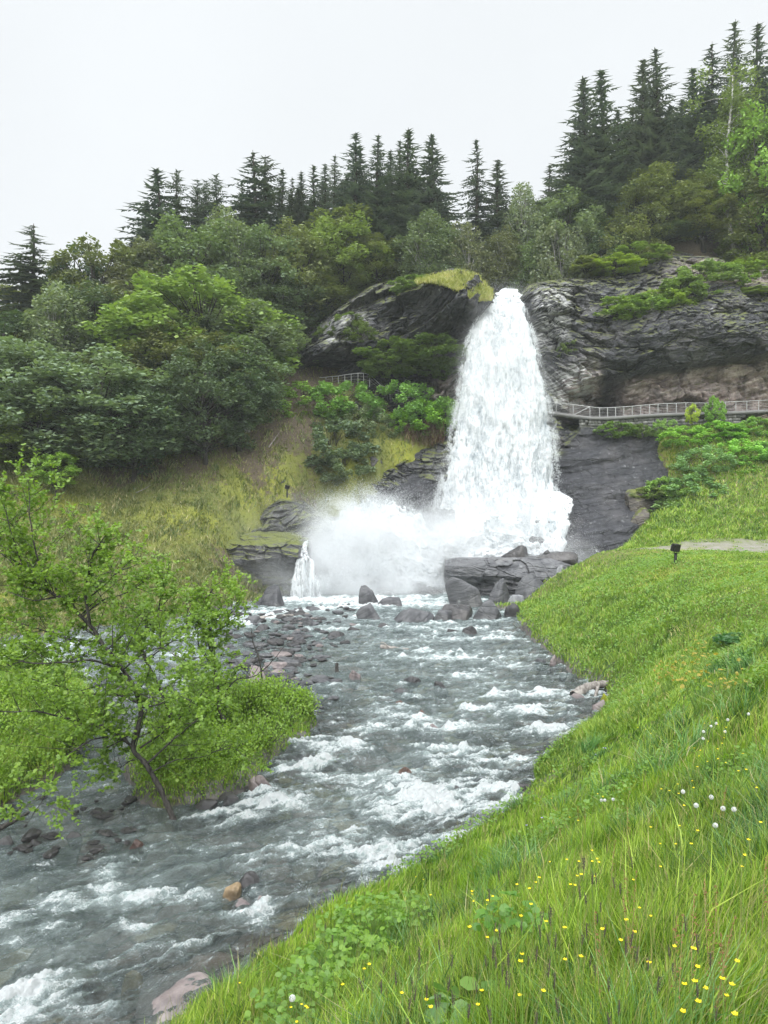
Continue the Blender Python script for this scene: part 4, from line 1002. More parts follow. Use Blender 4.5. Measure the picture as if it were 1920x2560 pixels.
def rock_sheet(name, cols, label, nu, nv, seed, lam_k=1.0, block=1.0, dipk=0.1, mat=None):
    """layered rock face from a control grid px -> rows of (py, distance); closed at the back by the hill it grows out of"""
    px = np.array(sorted(cols)); A = np.array([cols[k] for k in px], float); R = A.shape[1]
    u = np.linspace(px[0], px[-1], nu); v = np.linspace(0, R - 1, nv)
    G_ = [[np.interp(u, px, A[:, r, k]) for k in (0, 1)] for r in range(R)]
    i0 = np.clip(v.astype(int), 0, R - 2); f = (v - i0)[:, None]; G_ = np.array(G_)
    PYs = G_[i0, 0] * (1 - f) + G_[i0 + 1, 0] * f; D = G_[i0, 1] * (1 - f) + G_[i0 + 1, 1] * f
    x = (u[None, :] - 960) / FL * D; y = D.copy(); z = CZ - (PYs - 1280) / FL * D
    s_ = z + dipk * x + .35 * fbm(x * .4, y * .4, z * .4 + seed, 3); wb = fbm(x * .8, y * .8, z * .8 + seed, 4)
    a = worley(x * .7 + .4 * wb, s_ * 1.1, seed); b = worley(x * 1.9 + .4 * wb, s_ * 3.0, seed + 9)
    d = -block * (.55 * (a[0] - .5) + .5 * a[1] + .2 * (b[0] - .5) + .25 * b[1]) + .14 * sstep(.1, 0, a[2]) * block
    fr1 = lambda q, k: (sstep(0, .7, q - np.floor(q)) - (q - np.floor(q))) * k
    d -= lam_k * (fr1(s_ * 1.1 + .4 * wb, .50) + fr1(s_ * 3.4 + .5 * wb, .18) + fr1(s_ * 9 + .7 * wb, .05)) + .10 * fbm(x * .8, y, s_ * 5, 4)
    e = np.minimum(np.clip(v * 1.5, 0, 1)[:, None], 1)
    y = y + d * e; z = z + .06 * wb
    o = mesh_np(name, np.stack([x, y, z], -1).reshape(-1, 3), grid_faces(nv, nu), mat or OUT_MAT, False)
    return tag(o, label, 'rock outcrop')
OUT_MAT = rock_mat('outcrop_rock', (0.035, 0.035, 0.038), (0.095, 0.095, 0.10), (0.14, 0.135, 0.13), lich=0.4, moss=0.75, wet=0.7)
BLK_MAT = rock_mat('black_outcrop_rock', (0.022, 0.022, 0.025), (0.075, 0.075, 0.08), (0.11, 0.108, 0.105), lich=0.3, moss=0.3, wet=0.9)
rock_sheet('rock_outcrop', {530: [(1365, 47.5), (1372, 46.6), (1385, 46), (1410, 45.6), (1450, 45.3), (1505, 45)], 565: [(1340, 47.5), (1352, 45.8), (1372, 44.8), (1402, 44.6), (1440, 45), (1505, 45)], 640: [(1322, 48), (1338, 45.2), (1360, 43.6), (1398, 43.2), (1432, 44.8), (1508, 44.8)],
  700: [(1318, 48.5), (1336, 45), (1357, 43.4), (1396, 43.1), (1424, 44.6), (1508, 44.6)], 748: [(1322, 48.5), (1345, 45.2), (1362, 43.8), (1392, 43.4), (1420, 44.8), (1506, 44.8)], 772: [(1328, 48.8), (1350, 46.2), (1368, 45.0), (1398, 44.8), (1430, 45.6), (1505, 45.8)], 800: [(1340, 50), (1362, 49), (1385, 48.6), (1415, 48.4), (1450, 48.4), (1505, 48.4)]},
  'bulging layered rock outcrop with a wet undercut, left of the spray', 340, 220, 5, 1.0, .6)
rock_sheet('rock_outcrop', {630: [(1292, 50), (1300, 49), (1312, 48), (1326, 47.3), (1345, 46.8), (1365, 46.4)], 672: [(1262, 50), (1270, 48.8), (1285, 47.8), (1305, 47.3), (1330, 46.8), (1356, 46.2)], 700: [(1246, 50), (1252, 48.4), (1272, 47.4), (1298, 47.0), (1325, 46.7), (1352, 46.2)], 760: [(1252, 50), (1260, 48.6), (1278, 47.6), (1302, 47.2), (1330, 46.8), (1360, 46.4)],
  800: [(1282, 50.5), (1292, 49), (1308, 48.2), (1330, 47.8), (1355, 47.4), (1385, 47)], 870: [(1320, 51), (1330, 49.6), (1346, 49), (1365, 48.6), (1395, 48.2), (1430, 47.8)]},
  'jagged dark layered rock with mossy ledges above the bulging outcrop', 240, 150, 17, 1.3, 1.2, -.25, BLK_MAT)
rock_sheet('rock_outcrop', {915: [(1200, 55), (1206, 54), (1216, 53.6), (1235, 53.4), (1265, 53), (1330, 52.5)], 960: [(1172, 55.5), (1180, 54.2), (1196, 53.8), (1220, 53.4), (1256, 52.9), (1330, 52.2)], 1010: [(1146, 56), (1156, 54.6), (1174, 54), (1206, 53.5), (1250, 52.8), (1330, 52)],
  1060: [(1118, 56.5), (1130, 55), (1150, 54), (1190, 53.2), (1240, 52.4), (1330, 51.6)], 1130: [(1085, 57), (1100, 55.2), (1128, 54), (1180, 53), (1240, 52.2), (1330, 51.4)], 1190: [(1085, 57.5), (1105, 56), (1130, 55), (1180, 54), (1240, 53), (1330, 52)]},
  'black layered rock face at the left edge of the main fall', 260, 220, 29, 1.2, .9, .12, BLK_MAT)

rock_sheet('rock_slab', {1103: [(1425, 51), (1432, 50), (1442, 49.6), (1456, 49.4), (1476, 49.2), (1508, 49)], 1112: [(1391, 49.5), (1399, 46.4), (1414, 45.2), (1438, 44.9), (1466, 46), (1508, 45.6)], 1135: [(1388, 49.5), (1397, 45.4), (1414, 44.2), (1440, 44.0), (1468, 44.8), (1508, 44.6)], 1220: [(1386, 49.5), (1396, 45.2), (1413, 44), (1440, 43.8), (1470, 44.3), (1508, 44.2)],
  1320: [(1385, 49), (1395, 45.2), (1414, 44), (1442, 43.6), (1470, 43.7), (1508, 43.6)], 1400: [(1386, 48.5), (1397, 45.4), (1416, 44.2), (1444, 43.6), (1474, 43.4), (1508, 43.4)], 1440: [(1392, 48.5), (1402, 46), (1424, 44.8), (1450, 44), (1476, 43.6), (1508, 43.4)], 1500: [(1400, 49), (1412, 47.5), (1436, 46), (1460, 45), (1480, 44), (1508, 43.4)]},
  'huge flat-topped layered slab of grey rock at the right foot of the fall', 420, 200, 61, .55, .45, .10, rock_mat('slab_rock', (0.060, 0.061, 0.065), (0.14, 0.14, 0.145), (0.20, 0.195, 0.19), lich=0.5, wet=0.5))
# ---------------------------------------------------------------- trees beyond the river
def smooth_line(pts, n):
    pts = np.asarray(pts, float); m = len(pts); t = np.linspace(0, m - 1, n)
    pad = np.vstack([2 * pts[0] - pts[1], pts, 2 * pts[-1] - pts[-2]])
    i = np.clip(t.astype(int), 0, m - 2); f = (t - i)[:, None]
    p0, p1, p2, p3 = pad[i], pad[i + 1], pad[i + 2], pad[i + 3]
    return .5 * ((2 * p1) + (-p0 + p2) * f + (2 * p0 - 5 * p1 + 4 * p2 - p3) * f ** 2 + (-p0 + 3 * p1 - 3 * p2 + p3) * f ** 3)

LEAF = foliage_mat('broad_leaves', trans=0.30)
NEED = foliage_mat('spruce_needles', rough=.7, trans=0.12, var=0.35, spec=0.15)
def bark(name, a, b, sc=6.0):
    t = NT(name); p = t.objc()
    n = t.noise(t.vscale(p, (sc, sc, sc * .25)), 1.0, 5, .7)
    return t.surf(t.pbr(t.mix(t.mr(n, .38, .62), a, b), .9, t.bump(n, .02, .6)))
BARK_D = bark('dark_bark', (0.020, 0.017, 0.015), (0.075, 0.065, 0.058), 14)
BARK_G = bark('grey_bark', (0.07, 0.068, 0.06), (0.20, 0.195, 0.18), 14)
BARK_W = bark('birch_bark', (0.14, 0.13, 0.12), (0.58, 0.57, 0.54), 9)

def leaf_quads(C, size, rs_, up=0.55, aspect=1.35, jit=0.35):
    """small leaf-sized diamonds at points C, mostly facing upwards and outwards"""
    n = len(C)
    N = rs_.normal(size=(n, 3)); N /= np.linalg.norm(N, axis=1)[:, None]; N[:, 2] = np.abs(N[:, 2]); N += np.array([0, 0, up]); N /= np.linalg.norm(N, axis=1)[:, None]
    A = np.cross(N, rs_.normal(size=(n, 3))); A /= np.linalg.norm(A, axis=1)[:, None] + 1e-9
    B = np.cross(N, A)
    s = size * rs_.uniform(1 - jit, 1 + jit, n)[:, None]
    V = np.stack([C - A * s * aspect * .5, C - B * s * .42 + A * s * .05 - N * s * .08, C + A * s * aspect * .5 - N * s * .12, C + B * s * .42 + A * s * .05 - N * s * .08], 1)
    return V.reshape(-1, 3), np.arange(n * 4).reshape(-1, 4)

def make_broadleaf(seed, nclump=70, leaves=8500, rx=0.36, bottom=0.16, leaf=0.020, droop=.35, bark_m=BARK_D, name='broadleaf_tree', narrow=1.0, flat=0.55, sparse=0.0, stems=1, rs=1.0):
    """height 1 tree: crown made of many leaf clumps with gaps between them, trunk with limbs into the clumps"""
    r = np.random.default_rng(seed)
    cl = []
    tries = 0
    while len(cl) < nclump and tries < 9000:
        tries += 1
        u = r.normal(size=3); u /= np.linalg.norm(u)
        q = r.uniform(0.35, 1.0) ** 0.45
        zc = (bottom + 1.0) / 2; hz = (1.0 - bottom) / 2 * 0.93
        prof = 1.0
        p_ = np.array([u[0] * q * rx, u[1] * q * rx, zc + u[2] * q * hz])
        # fuller low, narrower top
        tt = (p_[2] - bottom) / (1 - bottom)
        k = narrow * (1.12 - 0.42 * tt) * (1 + .28 * perlin(u[0] * 1.7 + seed, u[1] * 1.7, u[2] * 1.7))
        p_[:2] *= k
        rad = r.uniform(0.055, 0.105) * (1 - .25 * tt) * rs
        if any(np.linalg.norm((p_ - c[0]) * [1, 1, 1.3]) < 0.62 * (rad + c[1]) for c in cl): continue
        cl.append((p_, rad))
    per = max(20, leaves // max(1, len(cl)))
    pts = []; 
    for (c, rad) in cl:
        n = int(per * (rad / rs / 0.08) ** 1.6)
        d = r.normal(size=(n, 3)); d /= np.linalg.norm(d, axis=1)[:, None]
        q = r.uniform(.25, 1.0, n) ** .5
        d = d * q[:, None] * rad * r.uniform(.85, 1.15, n)[:, None]
        d[:, 2] *= flat
        d[:, 2] -= droop * (d[:, 0] ** 2 + d[:, 1] ** 2) / rad
        # sprays: bunch the leaves along short twigs
        tw = r.normal(size=(max(3, n // 10), 3)) * rad * .16
        d += tw[r.integers(0, len(tw), n)] * [1, 1, .5]
        pts.append(c + d)
    C = np.concatenate(pts)
    if sparse > 0: C = C[r.random(len(C)) > sparse]
    V, F = leaf_quads(C, leaf, r)
    crown = mesh_np('crown', V, F, LEAF, False, link=False)
    g = Geo()
    for s_ in range(stems):
        off = np.array([r.normal(0, .02), r.normal(0, .02), 0]) if stems > 1 else np.zeros(3)
        lean = r.normal(0, .03 + .05 * (stems > 1), 2)
        zt = np.linspace(-0.04, 0.86, 12)
        tp_ = np.stack([off[0] + lean[0] * zt + .012 * np.sin(zt * 9 + seed), off[1] + lean[1] * zt + .012 * np.cos(zt * 8), zt], 1)
        g.tube(tp_, np.interp(zt, [-.04, 0, .1, .86], [.024, .019, .015, .003]) / stems ** .4, 7)
        for (c, rad) in cl[s_::stems]:
            zs = max(0.10, c[2] * .62 - .02 + r.normal(0, .02)); b0 = np.array([np.interp(zs, zt, tp_[:, 0]), np.interp(zs, zt, tp_[:, 1]), zs])
            m = (b0 + c) / 2 + np.array([0, 0, .015]) + r.normal(0, .012, 3)
            tt = np.linspace(0, 1, 6)[:, None]
            pp = (1 - tt) ** 2 * b0 + 2 * tt * (1 - tt) * m + tt ** 2 * c
            g.tube(pp, np.linspace(.0055, .0012, 6), 4)
    trunk = g.build('trunk', bark_m, link=False, smooth=True)
    return crown, trunk

def make_spruce(seed, whorls=46, maxl=0.17, bottom=0.10, dens=1.0, top_sharp=0.95, droop=0.35, tw=0.028, gappy=0.0):
    r = np.random.default_rng(seed)
    T = []; g = Geo()
    zt = np.linspace(-0.03, 1.0, 10)
    g.tube(np.stack([.004 * np.sin(zt * 6 + seed), .004 * np.cos(zt * 5), zt], 1), np.interp(zt, [-.03, 0, 1], [.015, .012, .0006]), 6)
    zs = bottom + (0.985 - bottom) * (np.linspace(0, 1, whorls) ** .92)
    side = r.uniform(.75, 1.15, 8)
    for wi, z0 in enumerate(zs):
        L0 = maxl * (1 - (z0 - bottom) / (1 - bottom)) ** top_sharp + 0.003
        if z0 < bottom + .10: L0 *= r.uniform(.45, .95)
        nb = int(r.integers(4, 7))
        a0 = r.uniform(0, 6.28)
        for b in range(nb):
            if r.random() < gappy + .05: continue
            az = a0 + b * 6.283 / nb + r.normal(0, .22)
            L = L0 * r.uniform(.5, 1.2) * side[int(az / 6.2832 * 8) % 8]
            z = min(z0 + r.normal(0, .013), .985)
            dr = droop * r.uniform(.6, 1.3); rise = .25 if z0 > .7 else .05
            dx, dy = math.cos(az), math.sin(az)
            k = max(4, int(L / .0105 * dens))
            t_ = (np.arange(k) + .5) / k
            bx = t_ * L; bz = z + bx * rise - dr * L * (t_ ** 1.5) + .35 * dr * L * np.clip(t_ - .75, 0, 1) * 2
            ctr = np.stack([dx * bx, dy * bx, bz], 1)
            for sgn in (-1, 1):
                tl = tw * (1.15 - .75 * t_) * r.uniform(.6, 1.3, k) * (0.12 + .88 * min(1, L / .10))
                px_, py_ = -dy * sgn, dx * sgn
                ex = ctr + np.stack([(px_ * .8 + dx * .55) * tl, (py_ * .8 + dy * .55) * tl, -tl * r.uniform(.25, .75, k)], 1)
                wv = np.stack([dx * tl * .30, dy * tl * .30, 0 * tl], 1)
                hang = ctr + np.stack([px_ * tl * .2, py_ * tl * .2, -tl * r.uniform(.5, .9, k)], 1)
                T.append(np.stack([ctr - wv, ctr + wv, ex], 1)); T.append(np.stack([ctr - wv * .8, ctr + wv * .8, hang], 1))
            tip = np.array([dx * L, dy * L, bz[-1]])
            T.append(np.array([[tip - np.array([dx, dy, 0]) * .012 + np.array([-dy, dx, 0]) * .004, tip - np.array([dx, dy, 0]) * .012 - np.array([-dy, dx, 0]) * .004, tip + np.array([dx, dy, .1]) * .012]]))
            if L > .05 and wi % 2 == 0: g.tube(np.stack([np.array([0, 0, z]), ctr[len(ctr) // 2], tip]), [.0022, .0015, .0005], 3)
    V = np.concatenate(T).reshape(-1, 3)
    crown = mesh_np('crown', V, np.arange(len(V)).reshape(-1, 3), NEED, False, link=False)
    return crown, g.build('trunk', BARK_D, link=False, smooth=True)

SPR = [make_spruce(1, 72, gappy=.12), make_spruce(2, 78, .15, gappy=.15), make_spruce(3, 66, .19, gappy=.22, droop=.6), make_spruce(4, 76, .135, .16, gappy=.15, droop=.5), make_spruce(5, 56, .20, .2, gappy=.28, droop=.7), make_spruce(6, 60, .16, .3, gappy=.35, top_sharp=.6, droop=.25)]
BL = dict(
 maple=[make_broadleaf(21, 90, 17000, .44, .08, .019, .22, flat=.9), make_broadleaf(22, 95, 17000, .41, .08, .019, .22, flat=.9), make_broadleaf(23, 80, 14000, .39, .10, .020, .2, flat=.9)],
 oak=[make_broadleaf(31, 62, 12000, .34, .16, .018, .2, flat=.85), make_broadleaf(32, 58, 11000, .29, .2, .018, .15, flat=.95), make_broadleaf(33, 66, 12000, .36, .14, .017, .2, flat=.85)],
 birch=[make_broadleaf(41, 60, 13000, .22, .14, .017, .7, BARK_W, flat=.9), make_broadleaf(42, 55, 12000, .25, .22, .017, .8, BARK_W, flat=.9, sparse=.1), make_broadleaf(43, 50, 11000, .28, .25, .018, .6, BARK_G, flat=.8, sparse=.15, stems=3)],
 thin=[make_broadleaf(51, 46, 8500, .32, .22, .020, .3, sparse=.1), make_broadleaf(52, 42, 8000, .34, .25, .020, .3, sparse=.15)],
 bush=[make_broadleaf(61, 60, 7500, .60, .02, .040, .1, stems=4, flat=1.0, rs=1.2), make_broadleaf(62, 60, 7500, .72, .02, .038, .1, stems=4, flat=1.0, rs=1.25), make_broadleaf(63, 56, 7000, .52, .02, .042, .1, stems=3, flat=1.0, rs=1.15)],
)
TR = random.Random(11)
def plant_tree(kind, name, px, top, D, width=None, col=(.05, .08, .03), label=None, group=None, cat='tree', var=None, base=None, parts=True, lean=0.0):
    x = (px - 960) / FL * D; zt = CZ - (top - 1280) / FL * D
    zb = H([x], [D])[0] if base is None else (CZ - (base - 1280) / FL * D)
    h = max(zt - zb, .4)
    lib = SPR if kind == 'spruce' else BL[kind]
    v = lib[TR.randrange(len(lib)) if var is None else var % len(lib)]
    if width is None: s = h * TR.uniform(.9, 1.1)
    else:
        if not hasattr(plant_tree, 'w'): plant_tree.w = {}
        k = v[0].as_pointer()
        if k not in plant_tree.w:
            co = np.empty(len(v[0].vertices) * 3, np.float32); v[0].vertices.foreach_get('co', co); co = co.reshape(-1, 3)
            plant_tree.w[k] = np.percentile(np.abs(co[:, 0]), 97) * 2
        s = (width / FL * D) / plant_tree.w[k]
    root = empty(name, (x, D, zb), TR.uniform(0, 6.28)); root.scale = (s, s, h); root.rotation_euler = (TR.gauss(0, .012), lean + TR.gauss(0, .012), TR.uniform(0, 6.28))
    tag(root, label, cat, group)
    jit = TR.uniform(.88, 1.12)
    c = obj('crown', v[0], root); c.color = (col[0] * jit * TR.uniform(.95, 1.05), col[1] * jit, col[2] * jit * TR.uniform(.9, 1.1), 1)
    obj('trunk', v[1], root)
    return root

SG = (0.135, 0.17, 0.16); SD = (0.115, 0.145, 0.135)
# ---- spruces: px, tip py, distance, variant, label
SP_T = [
 (84, 563, 61, 4, 190, 'dark spruce at the far left edge of the forest, standing alone'),
 (399, 418, 66, 2, 200, 'bushy dark spruce at the left end of the ridge group'),
 (446, 428, 68, 5, 110, 'thin-crowned spruce next right to the bushy left-end spruce'),
 (495, 446, 70, 5, 90, 'narrow ragged spruce in the middle of the left ridge group'),
 (512, 446, 69, 5, 90, 'narrow ragged spruce with a bare side, paired with the one at its left'),
 (555, 437, 68, 5, 110, 'rounded spruce with gaps at the right end of the left ridge group'),
 (362, 500, 70, 2, 120, 'low dark spruce peering out left below the bushy ridge spruce'),
 (330, 590, 66, 0, 120, 'lowest dark spruce at the left foot of the ridge group'),
 (640, 380, 68, 4, 190, 'broad tall ragged spruce rising above the middle left ridge'),
 (662, 388, 70, 5, 130, 'ragged spruce just behind the broad tall one'),
 (603, 455, 70, 0, 90, 'small spruce just left of the broad tall ragged spruce'),
 (703, 420, 72, 1, 90, 'slim spruce just right of the broad tall ragged spruce'),
 (730, 445, 73, 0, 90, 'short spruce in the dip of the ridge'),
 (752, 428, 74, 3, 85, 'short spruce right of the dip of the ridge'),
 (784, 412, 73, 1, 95, 'spruce where the ridge begins to climb'),
 (812, 408, 74, 3, 90, 'spruce just left of the pair of evenly tall ridge spruces'),
 (839, 386, 72, 0, 100, 'left one of the evenly tall ridge spruces'),
 (877, 327, 71, 1, 120, 'tallest spruce at the left of the central ridge group'),
 (900, 362, 73, 3, 100, 'spruce with a slender tip in the shade of the tallest one'),
 (946, 332, 70, 0, 125, 'second tallest spruce of the central ridge group'),
 (975, 372, 74, 3, 100, 'spruce behind the gap between the second tallest and the dense cone'),
 (1027, 319, 70, 1, 130, 'dense conical spruce, highest left of the waterfall'),
 (1004, 350, 72, 0, 110, 'spruce overlapping the left side of the highest dense cone'),
 (1070, 328, 69, 3, 130, 'slim spruce at the right end of the central ridge group'),
 (1197, 343, 68, 2, 115, 'lone pointed spruce above the waterfall, taller of the two'),
 (1238, 396, 69, 3, 115, 'shorter spruce right beside the lone pointed one above the waterfall'),
 (1374, 410, 70, 2, 100, 'short spruce at the left foot of the right-hand stand'),
 (1402, 470, 69, 4, 120, 'low bushy spruce at the left foot of the right-hand stand'),
 (1463, 192, 68, 3, 150, 'tall spruce, left of the leading twin pair in the right-hand stand'),
 (1504, 170, 69, 1, 150, 'tall spruce, right of the leading twin pair in the right-hand stand'),
 (1436, 330, 70, 2, 130, 'mid-height spruce leaning out left of the twin pair'),
 (1553, 270, 70, 3, 100, 'slender spruce in the gap right of the twin pair'),
 (1602, 142, 70, 3, 130, 'tall slender spruce left of the highest one of the middle pair'),
 (1643, 118, 70, 0, 165, 'very tall spruce in the middle of the right-hand stand'),
 (1668, 260, 71, 1, 130, 'spruce filling the right flank of the very tall one'),
 (1730, 170, 71, 1, 130, 'spruce left of the forked-looking top on the right'),
 (1770, 105, 71, 4, 150, 'tall ragged-topped spruce before the two highest on the right'),
 (1837, 43, 71, 0, 155, 'highest spruce of all, near the right edge'),
 (1897, 55, 72, 2, 160, 'second highest spruce, cut by the right edge'),
 (1935, 120, 70, 1, 150, 'spruce mostly outside the right edge'),
 (1700, 330, 73, 0, 140, 'spruce low between the very tall one and the ragged-topped one'),
 (1580, 380, 73, 2, 140, 'spruce low behind the slender gap spruce'),
]
for (px, tp, D, v, wd, lab) in SP_T:
    plant_tree('spruce', 'spruce_tree', px, tp, D, wd * 1.12, SG if px > 1150 else (0.13, 0.168, 0.152), lab, 'tall spruces of the skyline', 'spruce tree', v)
# back rows: spruces nothing tells apart
for i in range(34):
    px = TR.uniform(560, 1110); top = np.interp(px, [560, 640, 730, 840, 950, 1110], [560, 500, 490, 450, 420, 450]) + TR.uniform(0, 110)
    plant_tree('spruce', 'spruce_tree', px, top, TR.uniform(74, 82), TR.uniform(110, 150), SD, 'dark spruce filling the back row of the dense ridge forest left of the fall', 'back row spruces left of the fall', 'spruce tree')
for i in range(26):
    px = TR.uniform(1420, 2000); top = np.interp(px, [1420, 1500, 1640, 1850, 2000], [460, 360, 330, 270, 260]) + TR.uniform(0, 150)
    plant_tree('spruce', 'spruce_tree', px, top, TR.uniform(73, 80), TR.uniform(120, 160), SD, 'dark spruce filling the back row of the stand right of the fall', 'back row spruces right of the fall', 'spruce tree')
for i in range(8):
    px = TR.uniform(1130, 1400)
    plant_tree('spruce', 'spruce_tree', px, TR.uniform(540, 620), TR.uniform(72, 78), TR.uniform(100, 130), SD, 'low dark spruce in the dip of the forest behind the fall', 'low spruces behind the fall', 'spruce tree')
for i in range(10):
    px = TR.uniform(300, 560)
    plant_tree('spruce', 'spruce_tree', px, TR.uniform(520, 640), TR.uniform(70, 76), TR.uniform(100, 130), SD, 'dark spruce hidden low behind the broadleaf trees on the left ridge', 'low spruces on the left ridge', 'spruce tree')

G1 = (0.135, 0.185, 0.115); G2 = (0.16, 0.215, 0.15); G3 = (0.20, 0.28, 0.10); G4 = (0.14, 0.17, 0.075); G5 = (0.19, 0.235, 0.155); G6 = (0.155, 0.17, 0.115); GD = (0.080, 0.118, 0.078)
GL = (0.21, 0.35, 0.07)
for i in range(24):
    px = TR.uniform(640, 1110); top = np.interp(px, [640, 730, 840, 880, 1027, 1110], [440, 455, 420, 390, 375, 450]) + TR.uniform(10, 80)
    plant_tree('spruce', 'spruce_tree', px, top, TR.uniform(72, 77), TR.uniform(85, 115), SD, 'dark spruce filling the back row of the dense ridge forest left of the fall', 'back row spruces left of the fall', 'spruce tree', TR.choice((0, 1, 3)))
for i in range(22):
    px = TR.uniform(1430, 1950); top = np.interp(px, [1430, 1500, 1600, 1650, 1740, 1850, 1950], [370, 270, 240, 220, 230, 140, 150]) + TR.uniform(20, 120)
    plant_tree('spruce', 'spruce_tree', px, top, TR.uniform(72, 77), TR.uniform(95, 130), SD, 'dark spruce filling the back row of the stand right of the fall', 'back row spruces right of the fall', 'spruce tree', TR.choice((0, 1, 3)))

# ---- broadleaf trees: kind, px, top, base py or None, D, width, colour, variant, label
BT = [
 ('maple', 250, 868, 1190, 48.5, 430, G2, 0, 'big spreading grey-green maple low on the left slope'),
 ('maple', 70, 840, 1175, 48.5, 380, G2, 1, 'broad maple at the left edge beside the big spreading one'),
 ('maple', -90, 800, 1130, 49.5, 360, G2, 2, 'maple mostly outside the left edge'),
 ('maple', 100, 1000, 1200, 47.2, 260, G3, 2, 'smaller brighter green maple under the left edge maples'),
 ('maple', 340, 930, 1200, 47.8, 250, GD, 1, 'dark low maple at the right skirt of the big spreading one'),
 ('maple', 510, 850, 1165, 49.5, 270, GD, 0, 'dense dark maple with drooping boughs at the foot of the forest'),
 ('oak', 600, 880, 1120, 51, 170, GD, 1, 'dark slim tree between the dense dark maple and the bare soil strip'),
 ('maple', 500, 662, None, 56, 360, G3, 2, 'bright green full crown in the centre of the left forest'),
 ('maple', 410, 700, None, 57, 260, G3, 1, 'bright green crown leaning left of the central bright one'),
 ('oak', 430, 800, 1060, 52.5, 230, G4, 0, 'olive green tree below the left bright crown'),
 ('oak', 625, 740, None, 56, 230, G2, 1, 'grey-green tree right of the central bright crown'),
 ('birch', 615, 830, 1075, 52.5, 180, G1, 1, 'pale-trunked birch standing at the edge of the soil strip'),
 ('oak', 690, 800, None, 60, 170, G2, 2, 'grey-green tree at the edge of the cave cliff'),
 ('birch', 145, 690, None, 53.5, 165, G5, 0, 'pale narrow birch rising above the left maples'),
 ('oak', 30, 780, None, 54, 260, GD, 0, 'dark tree behind the left edge maples'),
 ('thin', 250, 568, None, 60, 210, G4, 0, 'open brownish tree against the sky left of the ridge'),
 ('thin', 185, 590, None, 60.5, 150, GD, 1, 'open-crowned tree just right of the lone far left spruce'),
 ('oak', 240, 700, None, 56.5, 220, GD, 2, 'shadowy tree below the open brownish one'),
 ('oak', 320, 660, None, 60, 190, G6, 1, 'greyish tree under the left ridge spruces'),
 ('birch', 385, 590, None, 61.5, 190, G6, 2, 'hazy grey-purple birch left of the olive crown'),
 ('oak', 475, 538, None, 62.5, 250, G1, 0, 'tall olive crown under the left ridge spruces'),
 ('birch', 565, 500, None, 64.5, 140, G5, 0, 'pale slim birch in front of the left ridge spruces'),
 ('birch', 600, 540, None, 63, 130, G1, 1, 'second pale birch, right of the slim one on the left ridge'),
 ('oak', 660, 560, None, 64, 200, G1, 2, 'soft green crown below the broad tall ridge spruce'),
 ('oak', 745, 548, None, 66, 190, G4, 1, 'olive crown left of the bright ridge crown'),
 ('oak', 860, 535, None, 68, 200, G3, 0, 'bright lime-green crown in front of the dark ridge spruces'),
 ('oak', 940, 585, None, 68, 140, G4, 2, 'olive crown right of the bright lime-green one'),
 ('thin', 850, 500, None, 70, 190, G4, 0, 'thin olive crown behind the bright lime-green one'),
 ('oak', 800, 660, None, 68, 190, G4, 1, 'low olive tree at the upper edge of the cave cliff'),
 ('oak', 710, 680, None, 65, 190, GD, 0, 'low shadowy tree left of the low olive one'),
 ('birch', 1060, 520, None, 66, 120, G1, 1, 'birch with a thin pale stem at the right of the ridge forest'),
 ('birch', 1110, 545, None, 66, 110, G1, 0, 'second thin birch above the grassy rock cap'),
 ('birch', 1172, 545, None, 65.5, 110, G6, 1, 'birch with a white stem straight above the grassy rock cap'),
 ('oak', 1000, 610, None, 69, 160, GD, 1, 'dark tree above the left part of the cliff brow'),
 ('birch', 1253, 560, None, 66, 110, G6, 0, 'olive birch left above the notch of the fall'),
 ('birch', 1316, 442, None, 67.5, 100, G5, 1, 'pale feathery tree with a pointed top above the notch'),
 ('birch', 1330, 580, None, 66, 120, G1, 0, 'full birch right above the notch of the fall'),
 ('birch', 1392, 535, None, 64, 150, (.15, .18, .12), 2, 'silvery willow leaning over the right edge of the notch'),
 ('birch', 1425, 580, None, 64, 110, (.14, .165, .11), 2, 'second silvery willow, right of the leaning one'),
 ('oak', 1420, 470, None, 67, 170, G2, 0, 'green tree under the low left spruces of the right stand'),
 ('oak', 1500, 560, None, 65, 150, GD, 2, 'dark shrub-like tree below the twin spruces'),
 ('oak', 1635, 400, None, 67, 165, G4, 1, 'tall olive broadleaf in front of the very tall spruce'),
 ('oak', 1590, 450, None, 66.5, 150, G4, 2, 'olive broadleaf left of the tall olive one'),
 ('oak', 1560, 540, None, 65.5, 170, G4, 0, 'low olive tree at the edge of the right cliff top'),
 ('oak', 1745, 425, None, 67.5, 140, G4, 1, 'olive broadleaf right of the tall olive one'),
 ('oak', 1755, 480, None, 67, 160, G4, 0, 'yellow-green low tree behind the white birch trunk'),
 ('birch', 1850, 200, None, 68, 130, (.12, .17, .05), 1, 'leafy birch crown between the curved white trunk and the bright green tree'),
 ('oak', 1905, 250, None, 66.5, 210, GL, 0, 'bright green tree at the right edge of the forest'),
 ('oak', 1925, 430, None, 66, 220, G4, 2, 'olive tree below the bright green one at the right edge'),
 ('thin', 1890, 540, None, 65.5, 170, (.11, .15, .035), 0, 'low yellow-green tree on the cliff top at the right edge'),
 ('oak', 1480, 490, None, 68, 150, GD, 1, 'dark broadleaf in front of the twin spruces'),
]
for (k, px, tp, bs, D, wd, col, v, lab) in BT:
    plant_tree(k, 'birch_tree' if k == 'birch' else 'broadleaf_tree', px, tp, D, wd * 1.05, col, lab, None, 'tree', v, bs)
